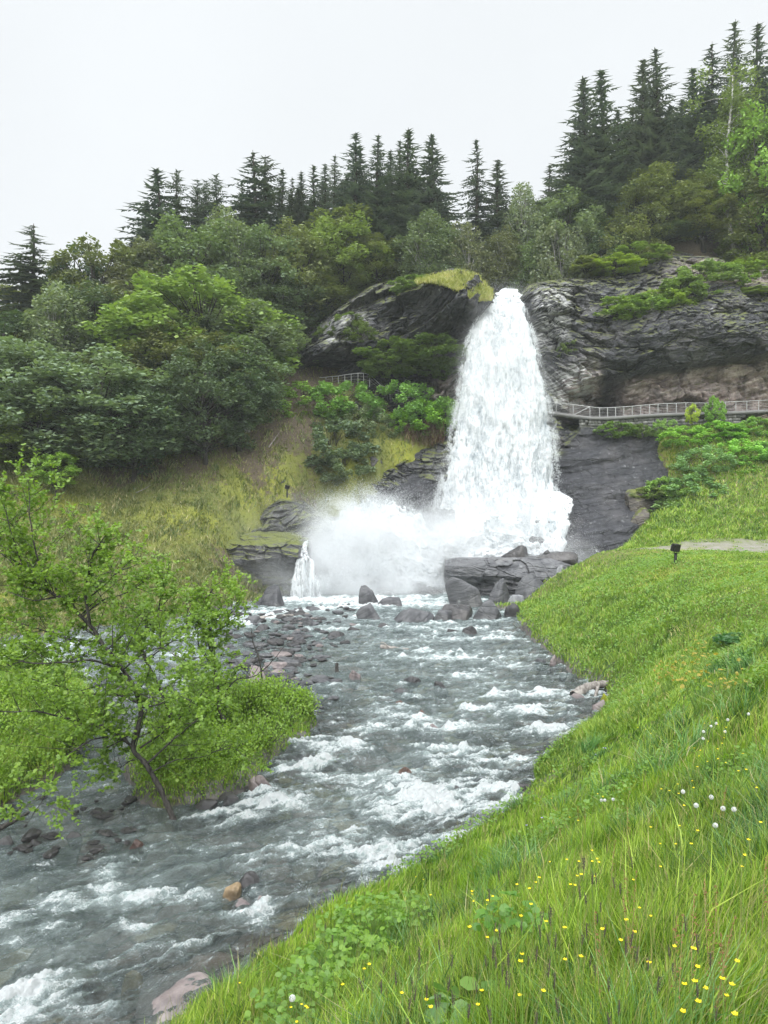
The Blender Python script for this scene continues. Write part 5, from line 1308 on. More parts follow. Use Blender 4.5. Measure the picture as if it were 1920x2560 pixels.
# understorey nobody can tell apart, still single trees
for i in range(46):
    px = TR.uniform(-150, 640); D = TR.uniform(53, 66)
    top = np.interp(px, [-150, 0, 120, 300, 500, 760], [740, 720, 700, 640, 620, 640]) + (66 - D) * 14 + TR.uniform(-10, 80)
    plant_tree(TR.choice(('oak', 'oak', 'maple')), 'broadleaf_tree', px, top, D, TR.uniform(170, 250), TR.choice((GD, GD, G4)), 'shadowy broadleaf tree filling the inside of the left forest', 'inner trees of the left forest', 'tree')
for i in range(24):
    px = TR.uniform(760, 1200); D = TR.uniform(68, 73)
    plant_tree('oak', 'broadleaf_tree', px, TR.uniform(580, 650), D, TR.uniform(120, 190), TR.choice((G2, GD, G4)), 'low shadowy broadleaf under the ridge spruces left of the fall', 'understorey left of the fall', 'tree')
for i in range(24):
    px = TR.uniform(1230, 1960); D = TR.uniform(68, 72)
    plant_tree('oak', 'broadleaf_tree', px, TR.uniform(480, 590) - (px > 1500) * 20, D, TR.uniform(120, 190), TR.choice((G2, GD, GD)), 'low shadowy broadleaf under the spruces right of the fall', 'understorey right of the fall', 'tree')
# lone sapling and bare white trunk
plant_tree('thin', 'maple_sapling', 143, 1120, 44.2, 100, GL, 'small bright green maple sapling alone on the left grass slope', None, 'sapling', 0, 1246)

# ---- bushes on the cliffs and slopes: px, top, base, D, width, colour, label
BU = [
 (765, 950, 1075, 57.0, 175, (0.202, 0.341, 0.078), 'leafy bright bush under the left railing, leftmost'),
 (850, 945, 1075, 56.8, 170, (0.171, 0.310, 0.078), 'leafy bush under the middle of the left railing'),
 (830, 1040, 1190, 54.2, 170, G1, 'tall grey-green bush hanging down the slope below the left railing'),
 (855, 1120, 1215, 53.2, 120, G2, 'lowest bush of the column reaching down towards the spray'),
 (905, 1000, 1110, 56.0, 120, G2, 'dull green bush in the middle of the left cliff foot'),
 (1010, 945, 1080, 56.6, 150, (0.155, 0.279, 0.078), 'rounded bush in front of the cliff between railing and fall'),
 (1060, 1000, 1095, 56.4, 130, (0.217, 0.388, 0.062), 'lime-green bush beside the fall'),
 (1110, 990, 1090, 56.6, 110, (0.202, 0.357, 0.070), 'bright bush touching the left edge of the fall'),
 (1005, 1030, 1095, 56.0, 70, (0.248, 0.434, 0.062), 'small lime-green bush under the rounded bush'),
 (950, 1040, 1110, 55.8, 90, G1, 'small grey-green bush left of the small lime one'),
 (1000, 845, 940, 57.6, 190, (0.124, 0.186, 0.062), 'dark olive bush on the ledge in the middle of the left cliff'),
 (1075, 838, 935, 57.8, 180, (0.109, 0.171, 0.062), 'dark olive bush on the ledge near the fall'),
 (960, 885, 945, 57.4, 110, (0.132, 0.202, 0.062), 'low olive bush at the left end of the cliff ledge'),
 (1110, 890, 950, 57.6, 90, (0.109, 0.171, 0.062), 'low dark bush at the right end of the ledge, beside the fall'),
 (905, 808, 862, 58.2, 85, (0.124, 0.171, 0.078), 'grey-green bush clinging to the bare cliff above the cave'),
 (865, 780, 835, 59.5, 80, (0.132, 0.186, 0.062), 'bush on the shoulder above the cave, left'),
 (830, 815, 850, 59.6, 80, (0.109, 0.155, 0.062), 'low bush on the left shoulder of the cave cliff'),
 (1040, 690, 735, 58.5, 110, (0.155, 0.217, 0.093), 'low juniper-like bush on the left end of the grassy rock cap'),
 (1545, 742, 818, 56.8, 130, (0.202, 0.295, 0.093), 'leftmost bush of the row on the right cliff ledge'),
 (1605, 735, 808, 56.8, 140, (0.186, 0.279, 0.093), 'second bush from the left on the right cliff ledge'),
 (1665, 718, 795, 57.0, 130, (0.232, 0.326, 0.078), 'yellowish bush, third on the right cliff ledge'),
 (1700, 690, 775, 57.4, 140, (0.171, 0.264, 0.093), 'fourth bush on the right cliff ledge'),
 (1745, 655, 745, 58.4, 140, (0.171, 0.248, 0.109), 'upper bush of the slanting row on the right cliff'),
 (1800, 660, 730, 58.8, 130, (0.186, 0.279, 0.093), 'highest full bush of the slanting row on the right cliff'),
 (1850, 650, 700, 60.0, 100, (0.202, 0.310, 0.078), 'small bush near the top of the right cliff'),
 (1870, 720, 752, 57.6, 120, (0.155, 0.217, 0.078), 'low spreading bush at the right edge of the cliff'),
 (1535, 640, 690, 61.5, 120, (0.264, 0.357, 0.078), 'yellow-green bush at the brow of the right cliff'),
 (1600, 610, 668, 63.0, 130, (0.155, 0.232, 0.078), 'olive bush under the right stand at the cliff brow'),
 (1470, 640, 695, 62.0, 110, (0.186, 0.232, 0.109), 'greyish bush above the pale rock right of the notch'),
 (1930, 650, 700, 60.5, 110, (0.171, 0.248, 0.078), 'bush cut by the right edge on the cliff top'),
 (1420, 850, 900, 56.6, 60, (0.109, 0.155, 0.062), 'small tuft bush in the crack right of the fall'),
 (1540, 1052, 1096, 55.0, 90, (0.186, 0.310, 0.093), 'bush at the foot of the stone wall, left'),
 (1600, 1058, 1100, 54.8, 60, (0.186, 0.279, 0.093), 'small bush at the foot of the stone wall, middle'),
 (1665, 1045, 1096, 54.8, 80, (0.171, 0.279, 0.093), 'bush at the right end of the visible stone wall'),
 (1788, 990, 1060, 54.6, 60, (0.202, 0.341, 0.078), 'upright bush rising through the right railing'),
 (1730, 1008, 1060, 54.6, 40, (0.341, 0.419, 0.078), 'yellow sapling rising through the right railing'),
 (1720, 1062, 1120, 53.2, 150, (0.186, 0.341, 0.078), 'bush on the upper left of the bushy slope'),
 (1800, 1050, 1110, 53.6, 150, (0.202, 0.388, 0.078), 'bright bush at the upper middle of the bushy slope'),
 (1895, 1040, 1100, 54.0, 130, (0.155, 0.279, 0.078), 'tall bush at the upper right of the bushy slope'),
 (1760, 1110, 1200, 51.6, 170, (0.155, 0.264, 0.124), 'grey-green bush in the middle of the bushy slope'),
 (1850, 1095, 1170, 52.2, 170, (0.186, 0.372, 0.078), 'bright green bush right of the middle of the slope'),
 (1925, 1105, 1180, 52.0, 150, (0.155, 0.295, 0.078), 'bush at the right edge of the bushy slope'),
 (1730, 1185, 1265, 50.4, 170, (0.155, 0.264, 0.124), 'dull green bush below the middle of the slope'),
 (1655, 1190, 1262, 50.6, 120, (0.202, 0.326, 0.093), 'bush next to the mossy rock lump'),
 (1790, 1200, 1262, 50.2, 120, (0.171, 0.279, 0.109), 'bush above the gnarled stump, left'),
 (1680, 1245, 1305, 49.4, 130, (0.171, 0.264, 0.109), 'lowest left bush of the slope above the lawn'),
 (1745, 1262, 1310, 49.2, 120, (0.155, 0.232, 0.093), 'lowest dark bush of the slope above the lawn'),
 (1905, 1180, 1240, 50.8, 120, (0.171, 0.310, 0.078), 'bush right of the gnarled stump'),
 (1620, 1215, 1250, 50.4, 80, (0.171, 0.232, 0.093), 'small bush on top of the mossy rock lump'),
 (1840, 1150, 1200, 51.2, 110, (0.202, 0.372, 0.078), 'small bright bush among the slope bushes'),
]
for (px, tp, bs, D, wd, col, lab) in BU:
    plant_tree('bush', 'bush', px, tp, D, wd * (.86 if px > 1640 and tp > 980 else 1.08), tuple(q * (1.25 if px > 1640 and tp > 980 else 1.0) for q in col), lab, None, 'bush', None, bs)
# bare white birch trunk at the right
bt = [P(*q) for q in [(1834, 640, 66.2), (1830, 610, 66.2), (1824, 570, 66.2), (1815, 520, 66.2), (1812, 470, 66.2), (1818, 420, 66.3), (1816, 380, 66.4), (1822, 320, 66.5), (1830, 250, 66.6), (1832, 190, 66.7)]]
bp = smooth_line(bt, 40); g = Geo(); g.tube(bp - bt[0], np.interp(np.arange(40), [0, 20, 39], [.24, .17, .05]), 8)
broot = tag(empty('birch_tree', bt[0]), 'slender birch with a long bare curved white trunk at the far right', 'tree')
obj('trunk', g.build('trunk', BARK_W, link=False, smooth=True), broot)
bc = []; gl = Geo()
for k in range(34):
    i_ = TR.randrange(16, 40); e_ = bp[i_] + np.array([TR.gauss(0, 1.3), TR.gauss(0, 1.0), TR.gauss(.4, .7)]) * (1.2 - .5 * i_ / 40)
    gl.tube(np.array([bp[i_], (bp[i_] + e_) / 2 + [0, 0, .2], e_]) - bt[0], [.04, .025, .01], 4)
    bc.append(e_ + np.random.default_rng(k).normal(0, .42, (150, 3)) - bt[0])
obj('limbs', gl.build('limbs', BARK_W, link=False), broot)
V, F = leaf_quads(np.concatenate(bc), .17, np.random.default_rng(5)); o_ = mesh_np('crown', V, F, LEAF, False, None, broot); o_.color = (.17, .23, .09, 1)
# little spruce on the cap, stumps
plant_tree('spruce', 'small_spruce', 1152, 676, 57.2, 26, SG, 'tiny spruce growing on the grassy rock cap', None, 'small spruce', 0, 708)
# ---------------------------------------------------------------- foreground: alder over the river, island growth
ALDER = foliage_mat('alder_leaves', rough=.42, trans=.42, var=.75, spec=.45)
BARK_A = bark('alder_bark', (0.016, 0.014, 0.013), (0.085, 0.078, 0.07), 22)
FR = np.random.default_rng(77)

def leaf_shapes(Pt, Dr, L, rs_, wide=.8, updir=.75):
    """oval leaves folded at the midrib. Pt base, Dr direction, L length"""
    n = len(Pt)
    Dr = Dr / (np.linalg.norm(Dr, axis=1)[:, None] + 1e-9)
    N = rs_.normal(size=(n, 3)) * .55 + np.array([0, -.25, updir]); N -= (N * Dr).sum(1)[:, None] * Dr; N /= np.linalg.norm(N, axis=1)[:, None] + 1e-9
    S = np.cross(Dr, N); L = L[:, None]; w = L * wide * .5
    a = Pt; b = Pt + Dr * L * .38 + S * w + N * L * .07; c = Pt + Dr * L * .80 + S * w * .72 + N * L * .03; d = Pt + Dr * L - N * L * .06
    e = Pt + Dr * L * .80 - S * w * .72 + N * L * .03; f = Pt + Dr * L * .38 - S * w + N * L * .07; m = Pt + Dr * L * .5 - N * L * .03
    V = np.stack([a, b, c, d, e, f, m], 1).reshape(-1, 3)
    i = np.arange(n)[:, None] * 7
    F = np.concatenate([i + np.array([[0, 1, 2, 6]]), i + np.array([[6, 2, 3, 4]]), i + np.array([[0, 6, 4, 5]])])
    return V, F

def alder(name, limbs, label, tint, leafL=.062, dens=1.0, side=3.6, sidel=(.5, 1.15), start=.25, bare=0.0, cat='tree'):
    """limbs: (list of (px,py,D), r0, r1, leafiness); first limb is the main trunk"""
    root = empty(name, P(*limbs[0][0][0])); origin = np.array(root.location)
    tag(root, label, cat)
    LP, LD, LL = [], [], []
    main = Geo(); twg = Geo(); limb_objs = []
    for li, (pl, r0, r1, leafy) in enumerate(limbs):
        pts = smooth_line([P(*q) for q in pl], 8 * len(pl))
        L = np.linalg.norm(np.diff(pts, axis=0), axis=1).sum()
        wig = np.stack([fbm(np.linspace(0, L * 2.2, len(pts)) + li * 9, k * 5.0, 1.0, 3) for k in range(3)], 1) * .09
        wig[0] *= 0; pts = pts + wig * np.linspace(0, 1, len(pts))[:, None].clip(0, .5)
        g = Geo(); g.tube(pts - origin, np.linspace(r0, r1, len(pts)) * (1 + .10 * FR.normal(size=len(pts))), 7)
        if li == 0: obj('trunk', g.build('trunk', BARK_A, link=False, smooth=True), root)
        else: obj('limb', g.build('limb', BARK_A, link=False, smooth=True), root)
        ns = int(L * side * dens * (1.0 if leafy > 0 else .6))
        for s in range(ns):
            t = FR.uniform(start if li == 0 else .12, 1.0)
            k = min(int(t * (len(pts) - 1)), len(pts) - 2); b = pts[k]
            ax = pts[k + 1] - pts[k]; ax /= np.linalg.norm(ax) + 1e-9
            d = FR.normal(size=3) * [1, .8, .7] + ax * .6 + np.array([0, 0, .45]); d /= np.linalg.norm(d)
            sl = FR.uniform(*sidel) * (1.15 - .6 * t)
            bend = FR.normal(0, .25, 3) + [0, 0, .12]
            tt = np.linspace(0, 1, 7)[:, None]
            sp_ = b + d * sl * tt + bend * sl * tt ** 2 * .6
            twg.tube(sp_ - origin, np.linspace(min(r1 * .9, .012) + .002, .002, 7), 4)
            for q in range(int(FR.integers(5, 8))):
                u = FR.uniform(.2, 1.0); kk = min(int(u * 6), 5); bb = sp_[kk] + (sp_[kk + 1] - sp_[kk]) * (u * 6 - kk)
                d2 = d * .7 + FR.normal(size=3) * .8 + [0, 0, .25]; d2 /= np.linalg.norm(d2)
                tl = FR.uniform(.12, .42)
                t2 = np.linspace(0, 1, 4)[:, None]; tp_ = bb + d2 * tl * t2 + FR.normal(0, .1, 3) * tl * t2 ** 2 
                twg.tube(tp_ - origin, np.linspace(.0028, .0010, 4), 3)
                if leafy <= 0 or FR.random() < bare: continue
                nl = int(tl / .017 * leafy) + 3
                a = np.linspace(.12, 1.0, nl)[:, None]
                base = tp_[0] + (tp_[-1] - tp_[0]) * a + FR.normal(0, .012, (nl, 3))
                sgn = np.where(np.arange(nl) % 2, 1, -1)[:, None]
                sd_ = np.cross(d2, [0, 0, 1]); sd_ /= np.linalg.norm(sd_) + 1e-9
                LP.append(base); LD.append(d2 * .6 + sgn * sd_ * .9 + FR.normal(0, .35, (nl, 3))); LL.append(leafL * FR.uniform(.55, 1.25, nl))
    obj('twigs', twg.build('twigs', BARK_A, link=False), root)
    if LP:
        V, F = leaf_shapes(np.concatenate(LP) - origin, np.concatenate(LD), np.concatenate(LL), FR)
        o = mesh_np('foliage', V, F, ALDER, False, None, root); o.color = tuple(tint) + (1,)
    return root
AC = (0.165, 0.275, 0.05)
alder('leaning_alder', [
 ([(438, 2062, 12.8), (410, 1993, 12.8), (366, 1911, 12.7), (333, 1868, 12.7), (352, 1770, 12.8), (308, 1675, 12.8), (251, 1603, 12.9), (207, 1540, 12.9), (140, 1492, 13.0), (96, 1458, 13.0), (48, 1410, 13.1), (-20, 1370, 13.2)], .050, .018, 1),
 ([(225, 1560, 12.9), (212, 1482, 12.8), (222, 1439, 12.8), (236, 1381, 12.7), (270, 1330, 12.6)], .026, .008, 1),
 ([(228, 1490, 12.8), (262, 1460, 12.6), (299, 1429, 12.5), (350, 1410, 12.4)], .014, .005, 1),
 ([(160, 1505, 13.0), (120, 1440, 13.3), (60, 1350, 13.5), (30, 1290, 13.6)], .024, .006, 1),
 ([(120, 1475, 13.0), (90, 1380, 12.8), (75, 1290, 12.7), (72, 1200, 12.7)], .018, .004, .6),
 ([(333, 1868, 12.7), (270, 1820, 12.4), (207, 1805, 12.2), (96, 1781, 12.0), (-20, 1776, 11.9)], .026, .008, 1),
 ([(300, 1840, 12.6), (230, 1850, 12.1), (160, 1900, 11.8), (106, 2000, 11.6), (60, 2070, 11.5)], .016, .004, .8),
 ([(300, 1670, 12.8), (220, 1650, 12.4), (130, 1660, 12.1), (20, 1650, 12.0)], .022, .007, 1),
 ([(352, 1760, 12.8), (300, 1740, 13.2), (200, 1730, 13.4), (90, 1700, 13.5), (-20, 1640, 13.6)], .022, .006, 1),
 ([(251, 1603, 12.9), (180, 1600, 13.3), (90, 1570, 13.4), (0, 1540, 13.5)], .020, .006, 1),
 ([(366, 1911, 12.7), (420, 1860, 12.4), (470, 1820, 12.3), (500, 1790, 12.2)], .018, .006, 1),
 ([(207, 1540, 12.9), (260, 1500, 13.2), (320, 1480, 13.3), (380, 1440, 13.3)], .016, .005, .9),
 ([(308, 1675, 12.8), (350, 1640, 12.5), (400, 1620, 12.4), (440, 1640, 12.3)], .014, .005, 1),
 ([(352, 1770, 12.8), (400, 1760, 12.3), (440, 1740, 12.2), (480, 1750, 12.2)], .014, .005, 1),
 ([(320, 1840, 12.6), (260, 1870, 12.9), (200, 1860, 13.1)], .012, .004, 1),
 ([(140, 1492, 13.0), (80, 1500, 12.6), (20, 1480, 12.4)], .016, .005, 1),
 ([(366, 1911, 12.7), (330, 1900, 13.0), (280, 1930, 13.1), (240, 1900, 13.2)], .014, .004, 1),
 ([(380, 1930, 12.7), (440, 1900, 12.9), (510, 1890, 13.0), (580, 1860, 13.1)], .014, .004, 1),
 ([(350, 1870, 12.7), (420, 1820, 13.0), (500, 1740, 13.2), (540, 1690, 13.3)], .018, .004, 1),
 ([(60, 1420, 13.1), (30, 1340, 12.8), (10, 1260, 12.7)], .014, .004, 1),
], 'dark-barked alder leaning left over the river from the tip of the shrub island', AC, dens=2.0, leafL=.062)
alder('slender_alder', [
 ([(560, 1800, 16.5), (549, 1776, 16.5), (545, 1728, 16.4), (535, 1670, 16.3), (525, 1613, 16.2), (523, 1560, 16.2), (520, 1500, 16.2), (540, 1455, 16.2)], .048, .010, 1),
 ([(535, 1670, 16.3), (500, 1620, 16.1), (490, 1560, 16.0), (455, 1500, 16.0)], .02, .006, 1),
 ([(525, 1600, 16.2), (560, 1560, 16.0), (590, 1510, 15.9), (605, 1465, 15.8)], .016, .005, .8),
 ([(548, 1750, 16.4), (590, 1700, 16.2), (640, 1690, 16.0), (665, 1650, 15.9)], .016, .005, 0),
 ([(545, 1730, 16.4), (500, 1710, 16.6), (450, 1690, 16.7)], .016, .005, 1),
], 'slender upright alder growing from the middle of the shrub island', (0.18, 0.295, 0.05), leafL=.062, dens=2.2, sidel=(.45, .95))
alder('crooked_alder', [
 ([(440, 1830, 15.0), (410, 1748, 14.9), (366, 1651, 14.8), (352, 1600, 14.8), (386, 1545, 14.7), (400, 1502, 14.7), (415, 1450, 14.7)], .045, .008, 1),
 ([(366, 1651, 14.8), (330, 1600, 15.2), (310, 1540, 15.3), (300, 1480, 15.3)], .018, .005, 1),
 ([(400, 1730, 14.9), (450, 1690, 14.6), (480, 1650, 14.5)], .018, .005, 1),
 ([(366, 1651, 14.8), (420, 1610, 14.9), (460, 1580, 15.0), (470, 1520, 15.0)], .015, .005, .8),
], 'crooked alder between the leaning alder and the slender upright one', (0.165, 0.275, 0.05), leafL=.060, dens=1.9, sidel=(.45, .95))
alder('bare_sapling', [
 ([(653, 1790, 18.4), (651, 1752, 18.3), (653, 1680, 18.2), (645, 1640, 18.2), (632, 1600, 18.2), (628, 1570, 18.2)], .03, .007, 0),
 ([(653, 1680, 18.2), (672, 1662, 18.1), (694, 1637, 18.0), (723, 1598, 17.9)], .015, .004, 0),
 ([(655, 1700, 18.2), (610, 1720, 18.0), (570, 1740, 17.9)], .012, .004, 0),
], 'nearly leafless dark sapling forking over the island shrubs', AC, dens=1.0, sidel=(.2, .5), cat='sapling')

# shrubs of the island and the left bank
IS = [(575, 1690, 0, 17.3, 130, 'leafy willow shrub on the island at the foot of the slender alder'), (645, 1682, 0, 17.9, 120, 'leafy willow shrub under the bare sapling'), (700, 1700, 0, 18.3, 110, 'bright willow shrub near the right tip of the island'),
      (742, 1738, 0, 18.3, 80, 'rightmost small willow shrub at the island tip'), (620, 1800, 0, 15.9, 150, 'dense willow shrub overhanging the island edge'), (500, 1810, 0, 14.8, 160, 'dark dense willow shrub beside the leaning alder foot'),
      (690, 1770, 0, 17.2, 120, 'low willow shrub above the mossy island edge'), (520, 1690, 0, 18.0, 130, 'willow shrub at the back of the island'), (430, 1740, 0, 16.2, 130, 'willow shrub behind the leaning alder trunk'),
      (565, 1850, 0, 14.9, 110, 'willow shrub above the moss cushions of the island'), (748, 1785, 0, 18.2, 80, 'small willow shrub just above the water at the island tip'), (400, 1850, 0, 14.3, 110, 'willow shrub drooping over the channel side of the island'),
      (60, 1690, 0, 17.0, 200, 'leafy shrub on the left bank behind the alder boughs'), (170, 1760, 0, 16.0, 150, 'leafy shrub at the right end of the left bank'), (-60, 1740, 0, 15.0, 200, 'leafy shrub at the left edge of the picture')]
def willow(px, tp, D, wd, lab, col):
    x = (px - 960) / FL * D; zb = H([x], [D])[0]; zt = CZ - (tp - 1280) / FL * D; h = max(zt - zb, .5); R = wd / FL * D / 2
    root = tag(empty('willow_shrub', (x, D, zb)), lab, 'shrub'); g = Geo(); LP, LD = [], []
    for k in range(int(40 + 40 * R)):
        a = FR.uniform(0, 6.28); r_ = R * math.sqrt(FR.random()); hh = h * FR.uniform(.65, 1.1) * (1 - .38 * (r_ / R) ** 2)
        b = np.array([math.cos(a) * r_ * .4, math.sin(a) * r_ * .4, -.1]); e = np.array([math.cos(a) * r_, math.sin(a) * r_, hh])
        tt = np.linspace(0, 1, 7)[:, None]; pp = b + (e - b) * tt + FR.normal(0, .05, 3) * np.sin(tt * 3.14)
        g.tube(pp, np.linspace(.008, .002, 7), 4)
        nl = int(hh / .014); u = FR.uniform(.15, 1.0, nl)[:, None]
        c = b + (e - b) * u + FR.normal(0, .075, (nl, 3)); LP.append(c); LD.append(FR.normal(0, 1, (nl, 3)) + [0, 0, .4])
    obj('stems', g.build('stems', BARK_A, link=False), root)
    V, F = leaf_shapes(np.concatenate(LP), np.concatenate(LD), .055 * FR.uniform(.6, 1.3, sum(map(len, LP))), FR, .7, .7)
    o = mesh_np('foliage', V, F, ALDER, False, None, root); q = FR.uniform(.85, 1.15); o.color = (col[0] * q, col[1] * q, col[2], 1)
for i, (px, tp, bs, D, wd, lab) in enumerate(IS):
    willow(px, tp, D, wd * 1.3, lab, (.19, .31, .05))

# ---------------------------------------------------------------- grass
def grass_mat(name, a, b, c, dry=(.45, .38, .18), trans=.24):
    t = NT(name); p = t.pos(); r = t.island()
    col = t.mix(t.mr(t.noise(p, 1.1, 6, .75), .42, .58), a, b)
    col = t.mix(t.mr(r, .25, 1.0, 0, 1.0), col, c)
    col = t.mix(t.mr(r, .955, .96), col, dry)
    col = t.mix(t.mr(t.noise(p, .42, 3, .6), .38, .56, .75, 0.0), col, t.mix(1.0, col, (.60, .72, .55), 'MULTIPLY'))
    return t.surf(t.mixs(trans, t.pbr(col, .5, spec=.35), t.trl(t.mix(1.0, col, (1.05, 1.28, .5), 'MULTIPLY'))))
G_TALL = grass_mat('meadow_grass_blades', (.035, .10, .014), (.20, .34, .025), (.40, .51, .07))
G_LOW = grass_mat('low_grass_blades', (.06, .14, .022), (.20, .33, .035), (.36, .45, .07))
G_HILL = grass_mat('hill_grass_blades', (.10, .135, .032), (.18, .20, .04), (.27, .25, .085))

def blades(name, x, y, z, h, w, mat, lean=.35, label=None, sway=(.15, -.1)):
    n = len(x); az = RNG.uniform(0, 6.283, n) * .6 + 7.0 * fbm(x * 1.9, y * 1.9, 5.5, 3); fc = RNG.uniform(0, 6.283, n)
    ln = np.abs(RNG.normal(lean, lean * .5, n)) * h
    dx = np.cos(az) * ln + sway[0] * h; dy = np.sin(az) * ln + sway[1] * h
    wx, wy = np.cos(fc) * w * .5, np.sin(fc) * w * .5
    B = np.stack([x, y, z - .02], 1); Wv = np.stack([wx, wy, 0 * w], 1); Dv = np.stack([dx, dy, 0 * w], 1)
    Z = np.array([0, 0, 1.0])
    m = B + Dv * .30 + Z * (h * .55)[:, None]; tip = B + Dv + Z * (h * (1 - .18 * (ln / h)))[:, None]
    V = np.stack([B - Wv, B + Wv, m + Wv * .8, m - Wv * .8, tip], 1).reshape(-1, 3)
    i = np.arange(n)[:, None] * 5
    o = mesh_np(name, V, [i + np.array([[0, 1, 2, 3]]), i + np.array([[3, 2, 4]])], mat, False)
    return tag(o, kind='stuff')

def right_bank(x, y, sd):
    return (sd > .0) & (((y < 12) & (x > -5.5)) | ((y >= 12) & (x > 0)))
def sample(n, px0, px1, d0, d1):
    D = np.exp(RNG.uniform(math.log(d0), math.log(d1), n)); px = RNG.uniform(px0, px1, n)
    return (px - 960) / FL * D, D
x, y = sample(440000, -300, 2250, 1.1, 16)
g, sd = H(x, y, True)
vis = right_bank(x, y, sd) & ((CZ - g) / y < .80)
x, y, g, sd = x[vis], y[vis], g[vis], sd[vis]
pn = fbm(x * .9, y * .9, 3, 3)
tall = sstep(15, 8, y) * (.75 + .9 * pn) * (.55 + .45 * sstep(0, .8, sd))
clump = fbm(x * 2.6, y * 2.6, 3, 3)
h = (.09 + .19 * np.clip(tall, 0, 1.3)) * RNG.uniform(.55, 1.25, len(x)) * (1 + .5 * clump)
blades('meadow_grass', x, y, g, h, .0030 + .0011 * y, G_TALL, .38)
nb_ = len(x); kk = RNG.random(nb_) < .012
kk &= y < 13
blades('tall_meadow_grass', x[kk], y[kk], g[kk], h[kk] * RNG.uniform(1.2, 1.8, kk.sum()), .0045 + .0014 * y[kk], G_TALL, .5)
k2 = (RNG.random(nb_) < .02) & (y < 12)
G_STRAW = grass_mat('flowering_grass_stems', (.16, .20, .07), (.26, .27, .11), (.36, .30, .14))
blades('flowering_grass', x[k2], y[k2], g[k2], RNG.uniform(.3, .58, k2.sum()), .0016 + .0005 * y[k2], G_STRAW, .16)
xo, yo = RNG.uniform(0, 10, 260000), RNG.uniform(-1.0, 15, 260000)      # the same meadow beyond the right edge of the picture
k = xo > .66 * yo + .1; xo, yo = xo[k], yo[k]
blades('side_meadow_grass', xo, yo, H(xo, yo), RNG.uniform(.10, .34, len(xo)), np.full(len(xo), .010), G_TALL, .38)
x, y = sample(340000, 900, 3000, 14, 47)
g, sd = H(x, y, True)
vis = right_bank(x, y, sd) & (g < 4.4) & (gravel_mask(x, y) < .4)
x, y, g, sd = x[vis], y[vis], g[vis], sd[vis]
meadow = sstep(2.2, 2.9, g)
rough_ = np.clip(.6 + 1.3 * fbm(x * .8, y * .8, 5, 4), .15, 1.4)
h = (.05 + .16 * (1 - meadow) * rough_) * RNG.uniform(.5, 1.4, len(x)) + .04
blades('bank_grass', x, y, g, h, .0055 + .00085 * y, G_LOW, .6)
x, y = sample(260000, -300, 1250, 26, 62)
g, sd = H(x, y, True)
_, so, _ = masks(x, y)
vis = (sd > 0) & (x < 5) & (RNG.random(len(x)) > so * .75) & ((CZ - g) / y < .2)
x, y, g = x[vis], y[vis], g[vis]
blades('hillside_grass', x, y, g, RNG.uniform(.08, .26, len(x)) * (1 + 1.2 * np.clip(fbm(x, y, 1, 3), -.5, 1)), .012 + .0006 * y, G_HILL, .7)
x, y = sample(60000, 1300, 2250, 44, 57)
g, sd = H(x, y, True)
vis = (sd > 0) & (x > 9)
x, y, g = x[vis], y[vis], g[vis]
blades('slope_grass', x, y, g, RNG.uniform(.10, .35, len(x)), .02 + .0008 * y, G_LOW, .7)
x, y = sample(150000, -400, 850, 11.5, 25)
g, sd = H(x, y, True)
vis = (sd > 0) & (x < -1)
x, y, g, sd = x[vis], y[vis], g[vis], sd[vis]
blades('island_grass', x, y, g, RNG.uniform(.06, .24, len(x)) * (.5 + .5 * sstep(0, .5, sd)) * (1 + 1.1 * (x < -6.3)), .007 + .0009 * y, G_LOW, .5)
# tussocks: bunches of longer arching blades in the meadow and coarse tufts on the far slope
def tussocks(name, cx_, cy_, per, rad, hh, w, mat, lean):
    x = np.repeat(cx_, per) + RNG.normal(0, rad, len(cx_) * per); y = np.repeat(cy_, per) + RNG.normal(0, rad, len(cx_) * per)
    g, sd = H(x, y, True); k = sd > .02
    blades(name, x[k], y[k], g[k], np.repeat(hh, per)[k] * RNG.uniform(.5, 1.15, k.sum()), w + .0009 * y[k], mat, lean)
G_TUS = grass_mat('tussock_blades', (.035, .11, .03), (.09, .22, .05), (.22, .36, .12), (.40, .36, .2))
x, y = sample(420, 300, 2200, 2.2, 15)
g, sd = H(x, y, True); k = right_bank(x, y, sd) & (fbm(x * .5, y * .5, 44, 2) > -.02); x, y = x[k], y[k]
tussocks('tussock_grass', x, y, 110, .10, RNG.uniform(.2, .42, len(x)), .0032, G_TUS, .75)
x, y = sample(2600, -250, 1150, 31, 57)
g, sd = H(x, y, True); k = (sd > .1) & (x < 4) & ((CZ - g) / y < .17); x, y = x[k], y[k]
G_COARSE = grass_mat('coarse_slope_tufts', (.07, .12, .03), (.16, .20, .05), (.36, .32, .16), (.45, .38, .22))
tussocks('slope_tufts', x, y, 26, .16, RNG.uniform(.15, .45, len(x)), .010, G_COARSE, .6)
# low broad-leaved ground cover of the right bank (one mass of leaves)
x, y = sample(120000, 900, 2250, 2.2, 36)
g, sd = H(x, y, True)
pn = fbm(x * .7, y * .7, 15, 4)
vis = right_bank(x, y, sd) & (pn + .25 * sstep(14, 22, y) > .12 + .16 * sstep(11, 6, y)) & (g < 3.3)
x, y, g = x[vis], y[vis], g[vis]
n = len(x); up = RNG.uniform(.06, .26, n) * (1 + .4 * (y < 9))
dr = np.stack([RNG.normal(0, 1, n), RNG.normal(0, 1, n), RNG.normal(0, .35, n)], 1)
V, F = leaf_shapes(np.stack([x, y, g + up], 1), dr, .014 + .0020 * y + RNG.uniform(0, .02, n), FR, .75, 1.0)
o = mesh_np('ground_cover', V, F, ALDER, False); o.color = (.14, .26, .05, 1); tag(o, kind='stuff')
x, y = sample(60000, -400, 850, 12, 25)
g, sd = H(x, y, True)
